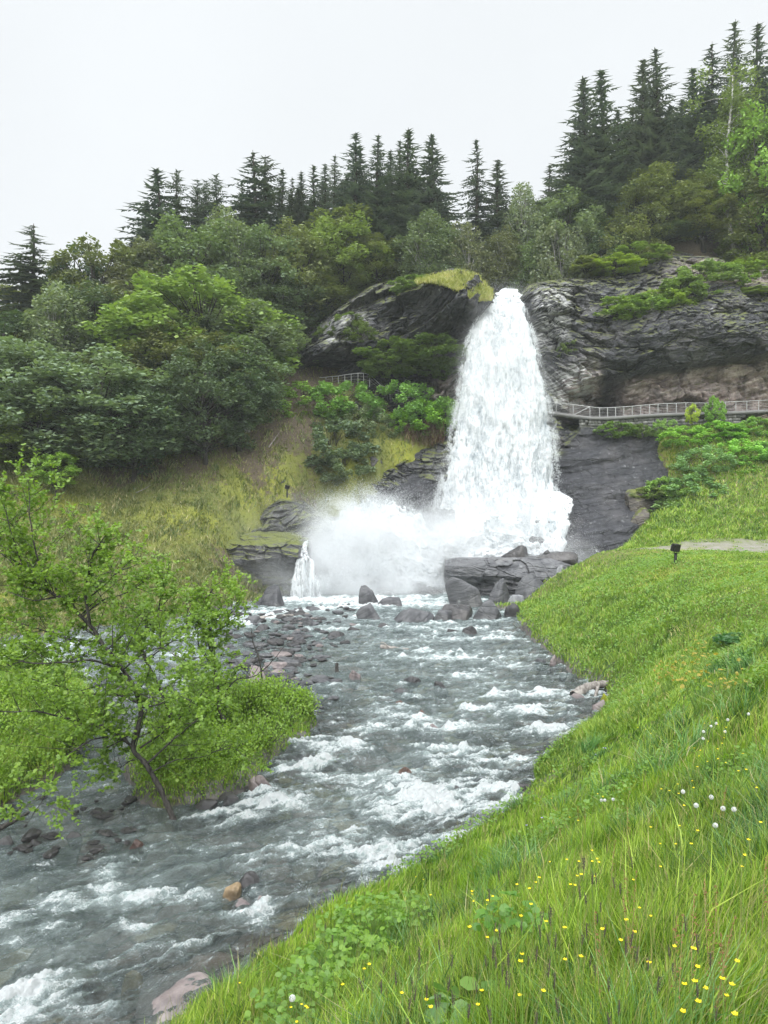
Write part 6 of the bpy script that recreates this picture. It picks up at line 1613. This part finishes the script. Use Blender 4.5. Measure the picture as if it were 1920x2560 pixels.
vis = (sd > 0) & (x < -1); x, y, g = x[vis], y[vis], g[vis]; n = len(x)
dr = np.stack([RNG.normal(0, 1, n), RNG.normal(0, 1, n), RNG.normal(0, .35, n)], 1)
V, F = leaf_shapes(np.stack([x, y, g + RNG.uniform(.05, .28, n) * (1 + (x < -6.3))], 1), dr, RNG.uniform(.028, .048, n), FR, .7, .6)
o = mesh_np('island_herbs', V, F, ALDER, False); o.color = (.18, .31, .045, 1); tag(o, kind='stuff')
# ---------------------------------------------------------------- flowers and single plants
def plain(name, col, rough=.6, trans=0.0, spec=.3):
    t = NT(name); p = t.objc()
    c = t.mix(t.mr(t.noise(p, 40, 3), .3, .7, 0, .5), col, tuple(q * .7 for q in col))
    s = t.pbr(c, rough, spec=spec)
    return t.surf(t.mixs(trans, s, t.trl(c)) if trans else s)
M_STEM = plain('green_stem', (.14,.25,.045)); M_YEL = plain('yellow_petals', (.85, .66, .015), .35, .25); M_FLUFF = plain('white_fluff', (.86, .87, .85), .9, .45)
M_HEAD = plain('dark_seed_head', (.085, .072, .055), .9); M_RED = plain('red_seeds', (.24, .13, .06), .8, .2); M_ORG = plain('yellow_orange_leaves', (.52, .30, .05), .6, .3)
M_BLUE = plain('violet_petals', (.36, .30, .62), .6, .3); M_DRY = plain('straw_stem', (.35, .28, .12), .8)
def stem_mesh(h, r, bend, mat, seed=0):
    z = np.linspace(-.03, h, 7); g = Geo()
    g.tube(np.stack([bend * (z / h) ** 2, .3 * bend * np.sin(z / h * 3), z], 1), np.linspace(r, r * .6, 7), 4)
    return g.build('stem', mat, link=False, smooth=True)
def make_plant(name, stem, parts):
    r = empty(name); obj('stem', stem, r)
    for (nm, me, loc) in parts:
        q = obj(nm, me, r); q.location = loc
    return r
def butter(h, bend, seed):
    r = np.random.default_rng(seed); g = Geo()
    for k in range(5):
        a = k * 1.2566 + r.normal(0, .1); c, s = math.cos(a), math.sin(a); R = .0080
        v = np.array([[0, 0, 0], [c * R * .6 - s * R * .55, s * R * .6 + c * R * .55, R * .35], [c * R * 1.15, s * R * 1.15, R * .65], [c * R * .6 + s * R * .55, s * R * .6 - c * R * .55, R * .35]])
        g.add(v, [[0, 1, 2, 3]])
    me = g.build('flower', M_YEL, link=False)
    return make_plant('buttercup', stem_mesh(h, .0016, bend, M_STEM), [('flower', me, (bend, .3 * bend * math.sin(3), h))])
def clock(h, seed):
    r = np.random.default_rng(seed); g = Geo()
    d = r.normal(size=(230, 3)); d /= np.linalg.norm(d, axis=1)[:, None]
    for u in d:
        a = np.cross(u, [.3, .5, .8]); a /= np.linalg.norm(a); b = np.cross(u, a); R = .016
        g.add(np.array([u * .004 + a * .0003, u * .004 - a * .0003, u * R - a * .0003, u * R + a * .0003]), [[0, 1, 2, 3]])
        for q in range(3):
            an = q * 2.094 + r.uniform(0, 1); e = a * math.cos(an) + b * math.sin(an)
            g.add(np.array([u * R, u * R + e * .0056 + u * .0016, u * (R + .0008) + np.cross(e, u) * .0018]), [[0, 1, 2]])
    me = g.build('seed_head', M_FLUFF, link=False)
    V, F = ICO[3]
    return make_plant('dandelion_clock', stem_mesh(h, .0024, .02, M_STEM), [('seed_head', me, (.02, .002, h + .005)), ('heart', mesh_np('heart', V * .005, F, M_DRY, True, link=False), (.02, .002, h + .005))])
def timothy(h, bend, seed):
    g = Geo(); z = np.linspace(0, .050, 9)
    g.tube(np.stack([bend * .12 * (z / .05), 0 * z, z], 1), .0017 * np.array([.3, .8, 1, 1.05, 1, 1, .9, .7, .2]), 7)
    r = np.random.default_rng(seed)
    for k in range(60):
        a = r.uniform(0, 6.28); zz = r.uniform(.004, .045); c, s = math.cos(a), math.sin(a)
        g.add(np.array([[c * .002, s * .002, zz], [c * .002 - s * .001, s * .002 + c * .001, zz + .003], [c * .005, s * .005, zz + .004]]), [[0, 1, 2]])
    me = g.build('seed_head', M_HEAD, link=False)
    return make_plant('seed_grass', stem_mesh(h, .0014, bend, M_STEM), [('seed_head', me, (bend, .3 * bend * math.sin(3), h))])
def sorrel(h, seed):
    r = np.random.default_rng(seed); g = Geo(); n = 70
    z = r.uniform(.35, 1, n) * h; a = r.uniform(0, 6.28, n); rad = r.uniform(.002, .022, n) * (1.25 - z / h)
    C = np.stack([np.cos(a) * rad + .03 * (z / h) ** 2, np.sin(a) * rad, z], 1)
    V, F = leaf_quads(C, .0062, r, .2); g.add(V, F)
    return make_plant('sorrel', stem_mesh(h, .0018, .03, M_DRY), [('seed_panicle', g.build('seed_panicle', M_RED, link=False), (0, 0, 0))])
def petal(h, seed):
    g = Geo(); r = np.random.default_rng(seed)
    for k in range(5):
        a = k * 1.2566; c, s = math.cos(a), math.sin(a); R = .013
        g.add(np.array([[0, 0, 0], [c * R * .7 - s * R * .5, s * R * .7 + c * R * .5, .003], [c * R * 1.3, s * R * 1.3, .002], [c * R * .7 + s * R * .5, s * R * .7 - c * R * .5, .003]]), [[0, 1, 2, 3]])
    return make_plant('cranesbill', stem_mesh(h, .0016, .02, M_STEM), [('flower', g.build('flower', M_BLUE, link=False), (.02, 0, h))])
KIT = dict(butter=[butter(.42, .05, 1), butter(.36, -.04, 2), butter(.46, .08, 3)], clock=[clock(.40, 4), clock(.36, 5)], tim=[timothy(.62, .05, 6), timothy(.55, .09, 7), timothy(.70, -.06, 8)], sor=[sorrel(.5, 9), sorrel(.42, 10)], blue=[petal(.34, 11)])
HT = dict(butter=(.42, .36, .46), clock=(.40, .36), tim=(.62, .55, .70), sor=(.4, .35), blue=(.34,))
used = {k: [False] * len(v) for k, v in KIT.items()}
PR = random.Random(21)
def put(kind, px, py, label, cat, group=None, sc=1.0):
    i = PR.randrange(len(KIT[kind])); hh = HT[kind][i] * sc
    w = hit(px, py, hh + .02, 1.2, 34)
    if w is None: return
    src = KIT[kind][i]
    if not used[kind][i]: o = src; used[kind][i] = True
    else: o = copy_tree(src)
    zz = H([w[0]], [w[1]])[0]
    o.location = (w[0], w[1], zz); o.rotation_euler = (PR.gauss(0, .06), PR.gauss(0, .06), PR.uniform(0, 6.28)); o.scale = (sc, sc, sc)
    tag(o, label, cat, group)
def c6(a, b): return 960 + a * .5787, 1750 + b * .5787
def c7(a, b): return a * .5787, 1900 + b * .5787
CL = [((1500, 80), 'dandelion clock in the upper right cluster of white heads, rightmost large one'), ((1400, 403), 'round dandelion clock standing highest of the right-hand group'), ((1458, 462), 'round dandelion clock right of the highest one of the right-hand group'),
      ((1417, 529), 'round dandelion clock, lowest of the right-hand group'), ((1293, 392), 'small dandelion clock left of the right-hand group'), ((960, 428), 'left clock of the pair of dandelion clocks by the river side'), ((993, 424), 'right clock of the pair of dandelion clocks by the river side'),
      ((920, 428), 'thin half-blown dandelion clock left of the pair by the river side'), ((1375, 445), 'half-blown dandelion clock between the small one and the lowest one'), ((1545, 465), 'dandelion clock nearest the right edge'), ((1580, 52), 'dandelion clock highest in the picture at the right'),
      ((1428, 90), 'dandelion clock at the top of the cluster of white heads'), ((1388, 128), 'tall narrow clock left in the cluster of white heads'), ((1490, 130), 'low clock right in the cluster of white heads'), ((1410, 108), 'clock in the middle of the cluster of white heads'), ((1385, 160), 'lowest clock of the cluster of white heads')]
for (q, lab) in CL: put('clock', *c6(*q), lab, 'dandelion', None, .85)
put('clock', *c7(1250, 1027), 'single dandelion clock low in the foreground by the river', 'dandelion')
BC = [(1232, 385), (1270, 350), (1308, 348), (1322, 370), (1547, 358), (1320, 430), (947, 393), (922, 378), (1363, 612), (1581, 625), (1527, 655), (1640, 522), (1645, 680), (1650, 428), (863, 640), (718, 685), (781, 712), (806, 698), (768, 737), (797, 755), (813, 797), (866, 678),
      (893, 668), (905, 657), (965, 688), (600, 803), (628, 786), (657, 736), (697, 788), (335, 828), (273, 834), (428, 848), (432, 860), (457, 855), (463, 866), (507, 825), (536, 861), (378, 870), (440, 934), (494, 966), (741, 958), (632, 940), (850, 958), (1042, 957), (1087, 955), (1133, 950),
      (1269, 1082), (1220, 1072), (1342, 1088), (1218, 1135), (1264, 1190), (1250, 1210), (1510, 1130), (1515, 1150), (1355, 1232), (1550, 1273), (1564, 1247), (1382, 1297), (1478, 1272), (558, 1086), (896, 1118), (640, 1187), (605, 1224), (380, 1258), (129, 1275), (217, 1330), (39, 1192), (178, 1215),
      (1131, 118), (1140, 124), (1168, 129), (1405, 178), (1425, 225), (1383, 240), (1386, 260), (1383, 296), (1424, 92), (1477, 105), (1488, 110), (1450, 75), (1515, 228), (1482, 265), (1340, 205), (1465, 118), (1447, 172), (1496, 165), (1601, 1055), (1210, 553), (1650, 240), (1560, 290), (1575, 300), (1460, 190), (1395, 200)]
for (a, b) in BC: put('butter', *c6(a, b), 'yellow buttercup standing in the meadow grass', 'buttercup', 'buttercups scattered over the right bank')
for (a, b) in [(1218, 1084), (1290, 1040), (1318, 1055), (1342, 1058), (1270, 1135), (1288, 1136), (1610, 950), (1040, 955)]: put('butter', *c7(a, b), 'yellow buttercup at the bottom of the picture by the river', 'buttercup', 'buttercups at the bottom by the river')
for k in range(30): put('butter', PR.uniform(900, 1915), PR.uniform(1960, 2550), 'yellow buttercup standing in the meadow grass', 'buttercup', 'buttercups scattered over the right bank', PR.uniform(.8, 1.1))
TM = [(60, 690), (85, 650), (125, 625), (180, 655), (355, 590), (308, 585), (720, 360), (740, 400), (778, 380), (803, 360), (850, 350), (865, 385), (833, 355), (645, 380), (610, 370), (605, 480), (520, 520), (560, 470), (595, 490), (660, 440), (690, 455), (505, 470), (800, 405), (770, 430),
      (590, 985), (555, 1010), (510, 1130), (480, 1150), (568, 1140), (680, 1190), (715, 1025), (905, 1040), (860, 960), (1010, 1085), (830, 990), (290, 1260), (310, 1290), (325, 1280), (100, 1260), (105, 1290), (88, 1300), (155, 1255), (172, 1150), (245, 1265), (268, 1170), (72, 1270), (1110, 1190), (1035, 1150), (625, 1240), (545, 1055), (810, 1010), (475, 1240), (20, 1290)]
for (a, b) in TM: put('tim', *c6(a, b), 'dark slender seed head on a tall grass stem of the right bank', 'grass stalk', 'dark seed heads of the right bank')
for k in range(60): put('tim', PR.uniform(900, 1800), PR.uniform(2150, 2540), 'dark slender seed head on a tall grass stem of the right bank', 'grass stalk', 'dark seed heads of the right bank', PR.uniform(.75, 1.05))
for (a, b) in [(1275, 690), (1290, 660), (1350, 690), (1370, 720), (1125, 770), (1145, 730), (1175, 760), (1230, 770), (1245, 780), (1510, 600), (1530, 600), (1560, 580), (1585, 510), (1605, 530), (1590, 590), (1640, 520), (1615, 560), (1470, 620), (1345, 640), (1040, 830), (1400, 780), (1420, 770)]: put('tim', *c7(a, b), 'dark slender seed head leaning out over the water in the foreground', 'grass stalk', 'dark seed heads against the water in the foreground')
for (a, b) in [(1280, 1010), (1270, 1050), (1060, 770), (1070, 800), (1420, 850), (1405, 880), (1630, 110), (1610, 130), (850, 480), (860, 500), (1070, 520), (1335, 960), (1110, 935), (1640, 720), (970, 1040), (975, 660), (1440, 400), (1480, 1040), (1400, 1000), (790, 560)]: put('sor', *c6(a, b), 'reddish seeding sorrel among the grass', 'sorrel', 'reddish sorrel of the right bank')
for (a, b) in [(945, 200), (962, 200), (910, 230), (630, 535), (690, 495)]: put('blue', *c6(a, b), 'small violet cranesbill near the water edge of the right bank', 'cranesbill', 'violet cranesbills of the right bank')
for k in KIT:
    for i, o in enumerate(KIT[k]):
        if not used[k][i]:
            for ch in list(o.children): bpy.data.objects.remove(ch)
            bpy.data.objects.remove(o)

def leafy_plant(name, px, py, label, n=60, h=.45, leaf=.05, rad=.30, col=(.15, .28, .05), cat='plant', wide=.8):
    w = hit(px, py, h * .5, 1.2, 40)
    root = empty(name, (w[0], w[1], H([w[0]], [w[1]])[0])); tag(root, label, cat)
    g = Geo(); LPt, LDr = [], []
    for k in range(n):
        a = PR.uniform(0, 6.28); r_ = rad * math.sqrt(PR.random()); zz = h * PR.uniform(.45, 1.0) * (1 - .35 * (r_ / rad) ** 2)
        e = np.array([math.cos(a) * r_, math.sin(a) * r_, zz]); b = e * [.3, .3, 0]
        t_ = np.linspace(0, 1, 5)[:, None]; g.tube(b + (e - b) * t_ + np.array([0, 0, .03]) * np.sin(t_ * 3.14), np.linspace(.003, .0012, 5), 3)
        for q in range(3):
            aa = a + (q - 1) * .9 + PR.gauss(0, .2)
            LPt.append(e); LDr.append([math.cos(aa), math.sin(aa), PR.gauss(-.1, .25)])
    obj('stems', g.build('stems', M_STEM, link=False), root)
    V, F = leaf_shapes(np.array(LPt), np.array(LDr, float), leaf * FR.uniform(.6, 1.2, len(LPt)), FR, wide, 1.0)
    o = mesh_np('foliage', V, F, ALDER, False, None, root); o.color = tuple(col) + (1,)
    return root
leafy_plant('leafy_plant', 945, 2330, 'lush leafy plant at the foreground bank edge with water behind', 330, .5, .05, .55)
leafy_plant('leafy_plant', 870, 2420, 'leafy plant lower left of the lush one', 230, .45, .05, .42)
leafy_plant('leafy_plant', 1010, 2290, 'leafy plant right behind the lush one', 160, .4, .045, .35, (.14,.25,.045))
leafy_plant('leafy_plant', 780, 2520, 'leafy plant over the big smooth pinkish boulder', 170, .4, .045, .4, (.14,.26,.05))
leafy_plant('dock_plant', 1185, 2530, 'broad blue-green dock leaves at the bottom edge', 8, .24, .12, .12, (.11, .22, .06), 'plant', .5)
leafy_plant('leafy_plant', 1290, 2330, 'nettle-like leafy plant in the middle of the foreground meadow', 40, .4, .06, .2, (.12,.26,.05))
leafy_plant('leafy_plant', 1835, 1600, 'dark round leafy weed on the upper right bank', 110, .3, .10, .4, (.05, .14, .045))
leafy_plant('umbel_plant', 1770, 1700, 'tall plant with yellow-orange leaves on the right bank', 60, .95, .045, .42, (.32, .28, .06))
leafy_plant('umbel_plant', 1668, 1690, 'smaller yellow-orange plant left of the tall one', 34, .75, .045, .22, (.33, .26, .06))
leafy_plant('umbel_plant', 1745, 1632, 'orange-topped plant behind the tall yellow one', 34, .8, .045, .22, (.30, .27, .06))

# ---------------------------------------------------------------- railings, wall, floodlights, driftwood
t = NT('galvanised_steel'); M_STEEL = t.surf(t.pbr(t.mix(t.noise(t.pos(), 20, 3), (.36, .36, .36), (.55, .55, .54)), .45, spec=.6, Metallic=.35))
def railing(name, line, label, deck_w=1.2, n_mid=1, h=1.08, brace=()):
    """line: (px, py of the deck edge, D, py of the top rail)"""
    base = [P(a, b, c) for a, b, c, _ in line]; top = [P(a, d, c) for a, _, c, d in line]
    root = empty(name, base[0]); og = np.array(root.location); tag(root, label, 'railing')
    for b, q in zip(base, top):
        g = Geo(); g.tube(np.array([b - [0, 0, .25], q]) - og, [.024, .024], 6); obj('post', g.build('post', M_STEEL, link=False, smooth=True), root)
    g = Geo()
    for i in range(len(top) - 1): g.tube(np.array([top[i], top[i + 1]]) - og, [.026, .026], 6)
    obj('top_rail', g.build('top_rail', M_STEEL, link=False, smooth=True), root)
    for k in range(n_mid):
        f = (k + 1) / (n_mid + 1.0); g = Geo()
        for i in range(len(top) - 1):
            g.tube(np.array([base[i] * (1 - f) + top[i] * f, base[i + 1] * (1 - f) + top[i + 1] * f]) - og, [.007, .007], 4)
        obj('wire', g.build('wire', M_STEEL, link=False), root)
    for (i, j) in brace:
        g = Geo(); g.tube(np.array([base[i], top[j]]) - og, [.028, .028], 5); obj('brace', g.build('brace', M_STEEL, link=False), root)
    return root, base, top
def c2(a, b): return 1260 + a * .3978, 660 + b * .3978
RL = []
for (a, yt, yb) in [(265, 865, 925), (328, 872, 935), (435, 884, 950), (540, 897, 962), (601, 905, 963), (651, 904, 962), (701, 901, 960), (753, 898, 956), (806, 894, 952), (859, 889, 948), (915, 884, 945), (968, 881, 942), (1025, 877, 940), (1083, 875, 938), (1143, 873, 936), (1203, 874, 937), (1265, 874, 936), (1330, 871, 933), (1392, 868, 930), (1457, 865, 927), (1526, 862, 924), (1600, 858, 920), (1680, 855, 917)]:
    px, pt = c2(a, yt); _, pb = c2(a, yb)
    RL.append((px, pb, np.interp(px, [1365, 1475, 1700, 1930], [56.6, 55.7, 55.8, 56.2]), pt))
rr_, rb, rt = railing('railing', RL, 'long white metal railing on the path under the right cliff', n_mid=5, brace=((0, 1), (2, 3)))
LLr = [(797, 962, 60.2, 944), (815, 961, 60.0, 943), (831, 960, 59.8, 941), (846, 958, 59.6, 940), (862, 957, 59.4, 937), (878, 956, 59.2, 935), (895, 955, 59.0, 933), (909, 957, 58.9, 933), (924, 959, 58.8, 936), (952, 980, 58.7, 963), (975, 990, 58.7, 971), (1052, 1014, 58.2, 995), (1082, 1020, 58.0, 1001), (1120, 1028, 57.8, 1009)]
railing('railing', LLr, 'short white railing above the bushes on the cave path left of the fall', n_mid=2)
# walkway slab and dry-stone wall
t = NT('walkway_concrete'); M_CONC = t.surf(t.pbr(t.mix(t.noise(t.pos(), 3, 5, .7), (.10, .10, .10), (.24, .235, .225)), .85, t.bump(t.noise(t.pos(), 12, 4), .02)))
B_ = np.array(rb); n = len(B_)
V = []; 
for b in B_: V += [b + [0, -.25, .02], b + [0, 3.2 if b[0] > 14 else 1.6, .02], b + [0, 3.2 if b[0] > 14 else 1.6, -.22], b + [0, -.25, -.22]]
F = []
for i in range(n - 1):
    for k in range(4): F.append([4 * i + k, 4 * i + (k + 1) % 4, 4 * i + 4 + (k + 1) % 4, 4 * i + 4 + k])
tag(mesh_np('cliff_path', np.array(V), np.array(F), M_CONC), kind='structure')
t = NT('wall_stones'); M_WALL = t.surf(t.pbr(t.mix(t.mr(t.noise(t.pos(), 5, 5, .7), .35, .65), t.mix(t.island(), (.10, .10, .095), (.27, .265, .25)), (.07, .075, .06)), .9, t.bump(t.noise(t.pos(), 14, 4), .03)))
g = Geo(); wr = random.Random(3)
for row in range(7):
    xx = B_[2][0] + 0.4
    while xx < B_[-4][0]:
        w = wr.uniform(.25, .75); hh = .24
        yy = np.interp(xx + w / 2, B_[:, 0], B_[:, 1]); zz = np.interp(xx + w / 2, B_[:, 0], B_[:, 2]) - .36 - row * hh
        if row < 2 + 5 * sstep(0, 4, xx - B_[2][0]):
            g.box((xx + w / 2, yy + .12 - row * .03 + wr.uniform(-.03, .03), zz), (w - .03, .5, hh - .03 * wr.random()), Matrix.Rotation(wr.gauss(0, .05), 3, 'Y'))
        xx += w
tag(g.build('stone_wall', M_WALL), 'dry stone wall carrying the path below the right railing', 'stone wall')
M_BLK = plain('black_metal', (.014, .014, .015), .45)
def floodlight(px, pb, D, ptop, label, yaw=.4):
    b = P(px, pb, D); h = (pb - ptop) / FL * D
    r = empty('floodlight', b, yaw); tag(r, label, 'floodlight')
    g = Geo(); g.box((0, 0, h * .24 - .1), (.075 * h / .6, .075 * h / .6, h * .5 + .2)); obj('post', g.build('post', M_BLK, link=False), r)
    g = Geo(); g.box((0, 0, h * .50), (.20 * h / .6, .14 * h / .6, .02)); g.box((-.09 * h, 0, h * .60), (.012, .03, .14 * h)); g.box((.09 * h, 0, h * .60), (.012, .03, .14 * h)); obj('bracket', g.build('bracket', M_BLK, link=False), r)
    me = bpy.data.meshes.new('lamp_head'); bm = bmesh.new(); bmesh.ops.create_cube(bm, size=1)
    bmesh.ops.scale(bm, vec=(.34 * h / .6 * .9, .20 * h / .6, .30 * h / .6 * .9), verts=bm.verts); bmesh.ops.bevel(bm, geom=bm.edges[:], offset=.02 * h / .6, segments=2, affect='EDGES'); bm.to_mesh(me); bm.free()
    me.materials.append(M_BLK); q = obj('lamp_head', me, r); q.location = (0, 0, h * .82); q.rotation_euler = (.25, .05, 0)
    g = Geo(); g.box((0, .105 * h / .6, h * .80), (.26 * h / .6, .01, .22 * h / .6)); obj('glass', g.build('glass', plain('lamp_glass', (.25, .27, .28), .1, 0, .6), link=False), r)
floodlight(1689, 1403, 29.8, 1362, 'black floodlight on a short post on the lawn in front of the gravel path')
floodlight(718, 1236, 48.6, 1214, 'tiny black floodlight on a stake on the yellow slope left of the fall', 1.0)
DRIFT = bark('driftwood', (.11, .095, .085), (.30, .275, .25), 8)
def log(name, pts, r0, r1, label, cat='log', mat=None, extra=()):
    w = np.array([P(*q) for q in pts]); p_ = smooth_line(w, 16); root = w[0]
    g = Geo(); g.tube(p_ - root, np.linspace(r0, r1, 16) * (1 + .12 * np.array([math.sin(i * 2.3) for i in range(16)])), 8)
    for (e, ra) in extra: 
        ee = np.array([P(*q) for q in e]); g.tube(smooth_line(ee, 8) - root, np.linspace(ra, ra * .4, 8), 6)
    o = g.build(name, mat or DRIFT, smooth=True); o.location = root; return tag(o, label, cat)
dl = lambda py, up=0: DW(py)
log('driftwood_log', [(648, 1548, DW(1549)), (700, 1544, DW(1546)), (745, 1538, DW(1541)), (772, 1535, DW(1539))], .14, .07, 'long grey driftwood log lying across the riffle below the pool')
log('driftwood_log', [(952, 1618, DW(1621)), (990, 1622, DW(1624)), (1022, 1624, DW(1627))], .10, .05, 'short driftwood log in mid river with broken twigs', extra=[([(975, 1621, DW(1624)), (960, 1608, DW(1623)), (950, 1606, DW(1622))], .03)])
log('grey_root', [(1436, 1742, 20.9), (1462, 1722, 21.2), (1495, 1712, 21.4), (1530, 1708, 21.6)], .17, .08, 'thick grey tree root lying on the right river bank', 'root', extra=[([(1495, 1712, 21.4), (1490, 1735, 20.9), (1485, 1756, 20.5)], .06)])
log('dead_branch', [(-30, 2066, 12.5), (30, 2035, 12.7), (52, 2018, 12.9)], .035, .015, 'dead branch on the left bank edge under the alder bough', 'branch', BARK_A)
log('dead_branch', [(-20, 2080, 12.3), (40, 2050, 12.5), (72, 2030, 12.7)], .05, .02, 'thicker dead branch just below the other on the left bank edge', 'branch', BARK_A)
log('dead_branch', [(672, 1118, 50.9), (686, 1098, 51.4), (697, 1084, 51.8)], .04, .02, 'pale fallen branch on the brown slope above the yellow grass', 'branch')
log('dead_branch', [(340, 1232, 46.5), (362, 1222, 46.8), (376, 1213, 47.1)], .03, .015, 'pale fallen branch on the slope under the big maple', 'branch')
log('wooden_stake', [(843, 1686, DW(1690)), (842, 1672, DW(1690)), (842, 1658, DW(1690))], .07, .05, 'dark broken stake standing upright in the stony shallows', 'stake', BARK_A)
log('mossy_root', [(505, 1975, 14.3), (560, 1968, 14.6), (620, 1950, 14.9), (665, 1920, 15.6)], .07, .04, 'mossy root running along the edge of the shrub island', 'root', ROCKM['moss'])
for (a, b, D, w, lab) in [(470, 1996, 13.9, 60, 'yellow-green moss cushion by the leaning alder foot'), (560, 1970, 14.2, 50, 'yellow-green moss cushion under the island shrubs'), (648, 1925, 15.3, 34, 'bright moss cushion on the island edge root'), (596, 1966, 14.4, 28, 'small bright moss cushion right of the one under the island shrubs'), (1512, 1745, 20.6, 30, 'golden moss cushion beside the grey root')]:
    o_ = boulder('moss_cushion', (a - 960) / FL * D, D, CZ - (b + 14 - 1280) / FL * D, w / FL * D, 26 / FL * D, .3, 'moss', int(a), lab, cat='moss', sub=4, planes=24, rough=.12)
    o_.data.materials.clear(); o_.data.materials.append(bpy.data.materials.get('moss_mat') or plain('moss_mat', (.20, .22, .015), .95))

# grassy cap over the jutting rock left of the fall: a mossy cushion with tufts
cap = []
g_ = []
for px in np.linspace(1046, 1226, 60):
    for k in range(9):
        ty = np.interp(px, [1010, 1060, 1110, 1150, 1190, 1226], [712, 700, 686, 680, 690, 728]); by = np.interp(px, [1010, 1060, 1110, 1150, 1190, 1226], [716, 706, 712, 730, 752, 750])
        py = ty + (by - ty) * k / 8
        D = np.interp(py, [ty - 1, by + 1], [57.8, 55.0]) - .25 * math.sin(k / 8 * 3.14)
        cap.append(P(px, py, D))
cap = np.array(cap); cap[:, 2] += .12 * fbm(cap[:, 0] * 2, cap[:, 1], 1, 3)
t = NT('cap_moss'); t_ = t.noise(t.pos(), 5, 5, .7)
M_CAP = t.surf(t.pbr(t.mix(t.mr(t_, .38, .62), (.22, .24, .05), (.42, .38, .12)), .95, t.bump(t_, .1, .8)))
co = mesh_np('mossy_turf', cap, grid_faces(60, 9), M_CAP, True); tag(co, 'yellow mossy turf covering the top of the jutting rock left of the fall', 'turf')
n = 9000; k = RNG.integers(0, len(cap), n); q = cap[k] + RNG.normal(0, .10, (n, 3)) * [1, 1, .3]
G_CAP = grass_mat('cap_grass_blades', (.22, .26, .05), (.38, .37, .10), (.46, .42, .18))
gg = blades('turf_grass', q[:, 0], q[:, 1], q[:, 2], RNG.uniform(.12, .4, n), np.full(n, .05), G_CAP, .6)
gg.parent = co
# reddish scrub by the fall
rx = np.array([P(a, b, c) for a, b, c in zip(RNG.uniform(1010, 1110, 1500), RNG.uniform(1060, 1120, 1500), RNG.uniform(55.0, 56.8, 1500))])
G_RED = grass_mat('red_scrub', (.13, .06, .04), (.20, .12, .08), (.26, .19, .13))
blades('dry_scrub', rx[:, 0], rx[:, 1], np.maximum(rx[:, 2], H(rx[:, 0], rx[:, 1])), RNG.uniform(.3, .8, 1500), np.full(1500, .035), G_RED, .8)
# ---------------------------------------------------------------- damp air
g = Geo(); g.box((0, 55, 26), (330, 330, 62))
t = NT('damp_air')
v = t.add('ShaderNodeVolumePrincipled'); v.inputs['Color'].default_value = (.92, .96, 1, 1); v.inputs['Density'].default_value = .00045; v.inputs['Anisotropy'].default_value = 0.0
t.l.new(v.outputs[0], t.o.inputs['Volume'])
hz = g.build('haze', t.m)
tag(hz, kind='stuff')

# mist of fine droplets round the foot of the fall, a rounded closed body thinning out to nothing at its skin
MB = [(870, 1390, 45.6, 10.5, 4.6, 5.2, 0.05), (790, 1440, 44.8, 2.8, 1.4, 2.2, 0.8), (900, 1395, 46.9, 5.6, 2.9, 3.7, 1.15), (1110, 1375, 47.8, 4.8, 2.9, 3.4, .75), (790, 1435, 45.6, 3.9, 2.0, 2.5, 1.1), (690, 1435, 43.8, 3.4, 2.2, 2.1, 0.15), (1400, 1392, 46.4, 3.2, 2.2, 1.6, 0.16), (1250, 1330, 48.6, 3.8, 2.2, 3.2, 0.5), (940, 1470, 44.8, 6.8, 1.8, 1.2, 0.6)]
mv, mf = ICO[4]
dom = mv * np.array([13.5, 6.6, 6.2]); dom[:, 2] = np.maximum(dom[:, 2], -3.1)
c0 = P(1010, 1400, 47.0)
t = NT('mist')
p = t.pos(); acc = None
for (px, py, D, rx, ry, rz, dn) in MB:
    c = P(px, py, D)
    m = t.add('ShaderNodeMapping'); t.put(m.inputs['Vector'], p); m.inputs['Scale'].default_value = (1 / rx, 1 / ry, 1 / rz); m.inputs['Location'].default_value = (-c[0] / rx, -c[1] / ry, -c[2] / rz)
    l = t.add('ShaderNodeVectorMath', operation='LENGTH'); t.put(l.inputs[0], m.outputs[0])
    q = t.mr(l.outputs['Value'], 1.0, 0.25, 0.0, dn, True)
    acc = q if acc is None else t.math('ADD', acc, q)
acc = t.math('MULTIPLY', acc, t.mr(t.noise(p, .55, 3, .6), .38, .62, .25, 1.3))
v = t.add('ShaderNodeVolumePrincipled'); v.inputs['Color'].default_value = (.97, .98, .99, 1); t.put(v.inputs['Density'], acc); v.inputs['Anisotropy'].default_value = 0.2
t.l.new(v.outputs[0], t.o.inputs['Volume'])
ms = mesh_np('mist', dom + c0, mf, t.m, True); tag(ms, kind='stuff')

# thin veil of droplets blown along the main fall
t = NT('veil_mist'); p = t.pos(); c = P(1255, 1040, 54.0)
m = t.add('ShaderNodeMapping'); t.put(m.inputs['Vector'], p); m.inputs['Scale'].default_value = (1 / 4.4, 1 / 2.6, 1 / 10.0); m.inputs['Location'].default_value = (-c[0] / 4.4, -c[1] / 2.6, -c[2] / 10.0)
l = t.add('ShaderNodeVectorMath', operation='LENGTH'); t.put(l.inputs[0], m.outputs[0])
v = t.add('ShaderNodeVolumePrincipled'); v.inputs['Color'].default_value = (.97, .98, .99, 1)
t.put(v.inputs['Density'], t.math('MULTIPLY', t.mr(l.outputs['Value'], 1.0, .3, 0, .26, True), t.mr(t.noise(p, .6, 2), .35, .65, .3, 1.2)))
t.l.new(v.outputs[0], t.o.inputs['Volume'])
vm = mesh_np('mist', mv * np.array([4.5, 2.7, 10.1]) + c, mf, t.m, True); tag(vm, kind='stuff')
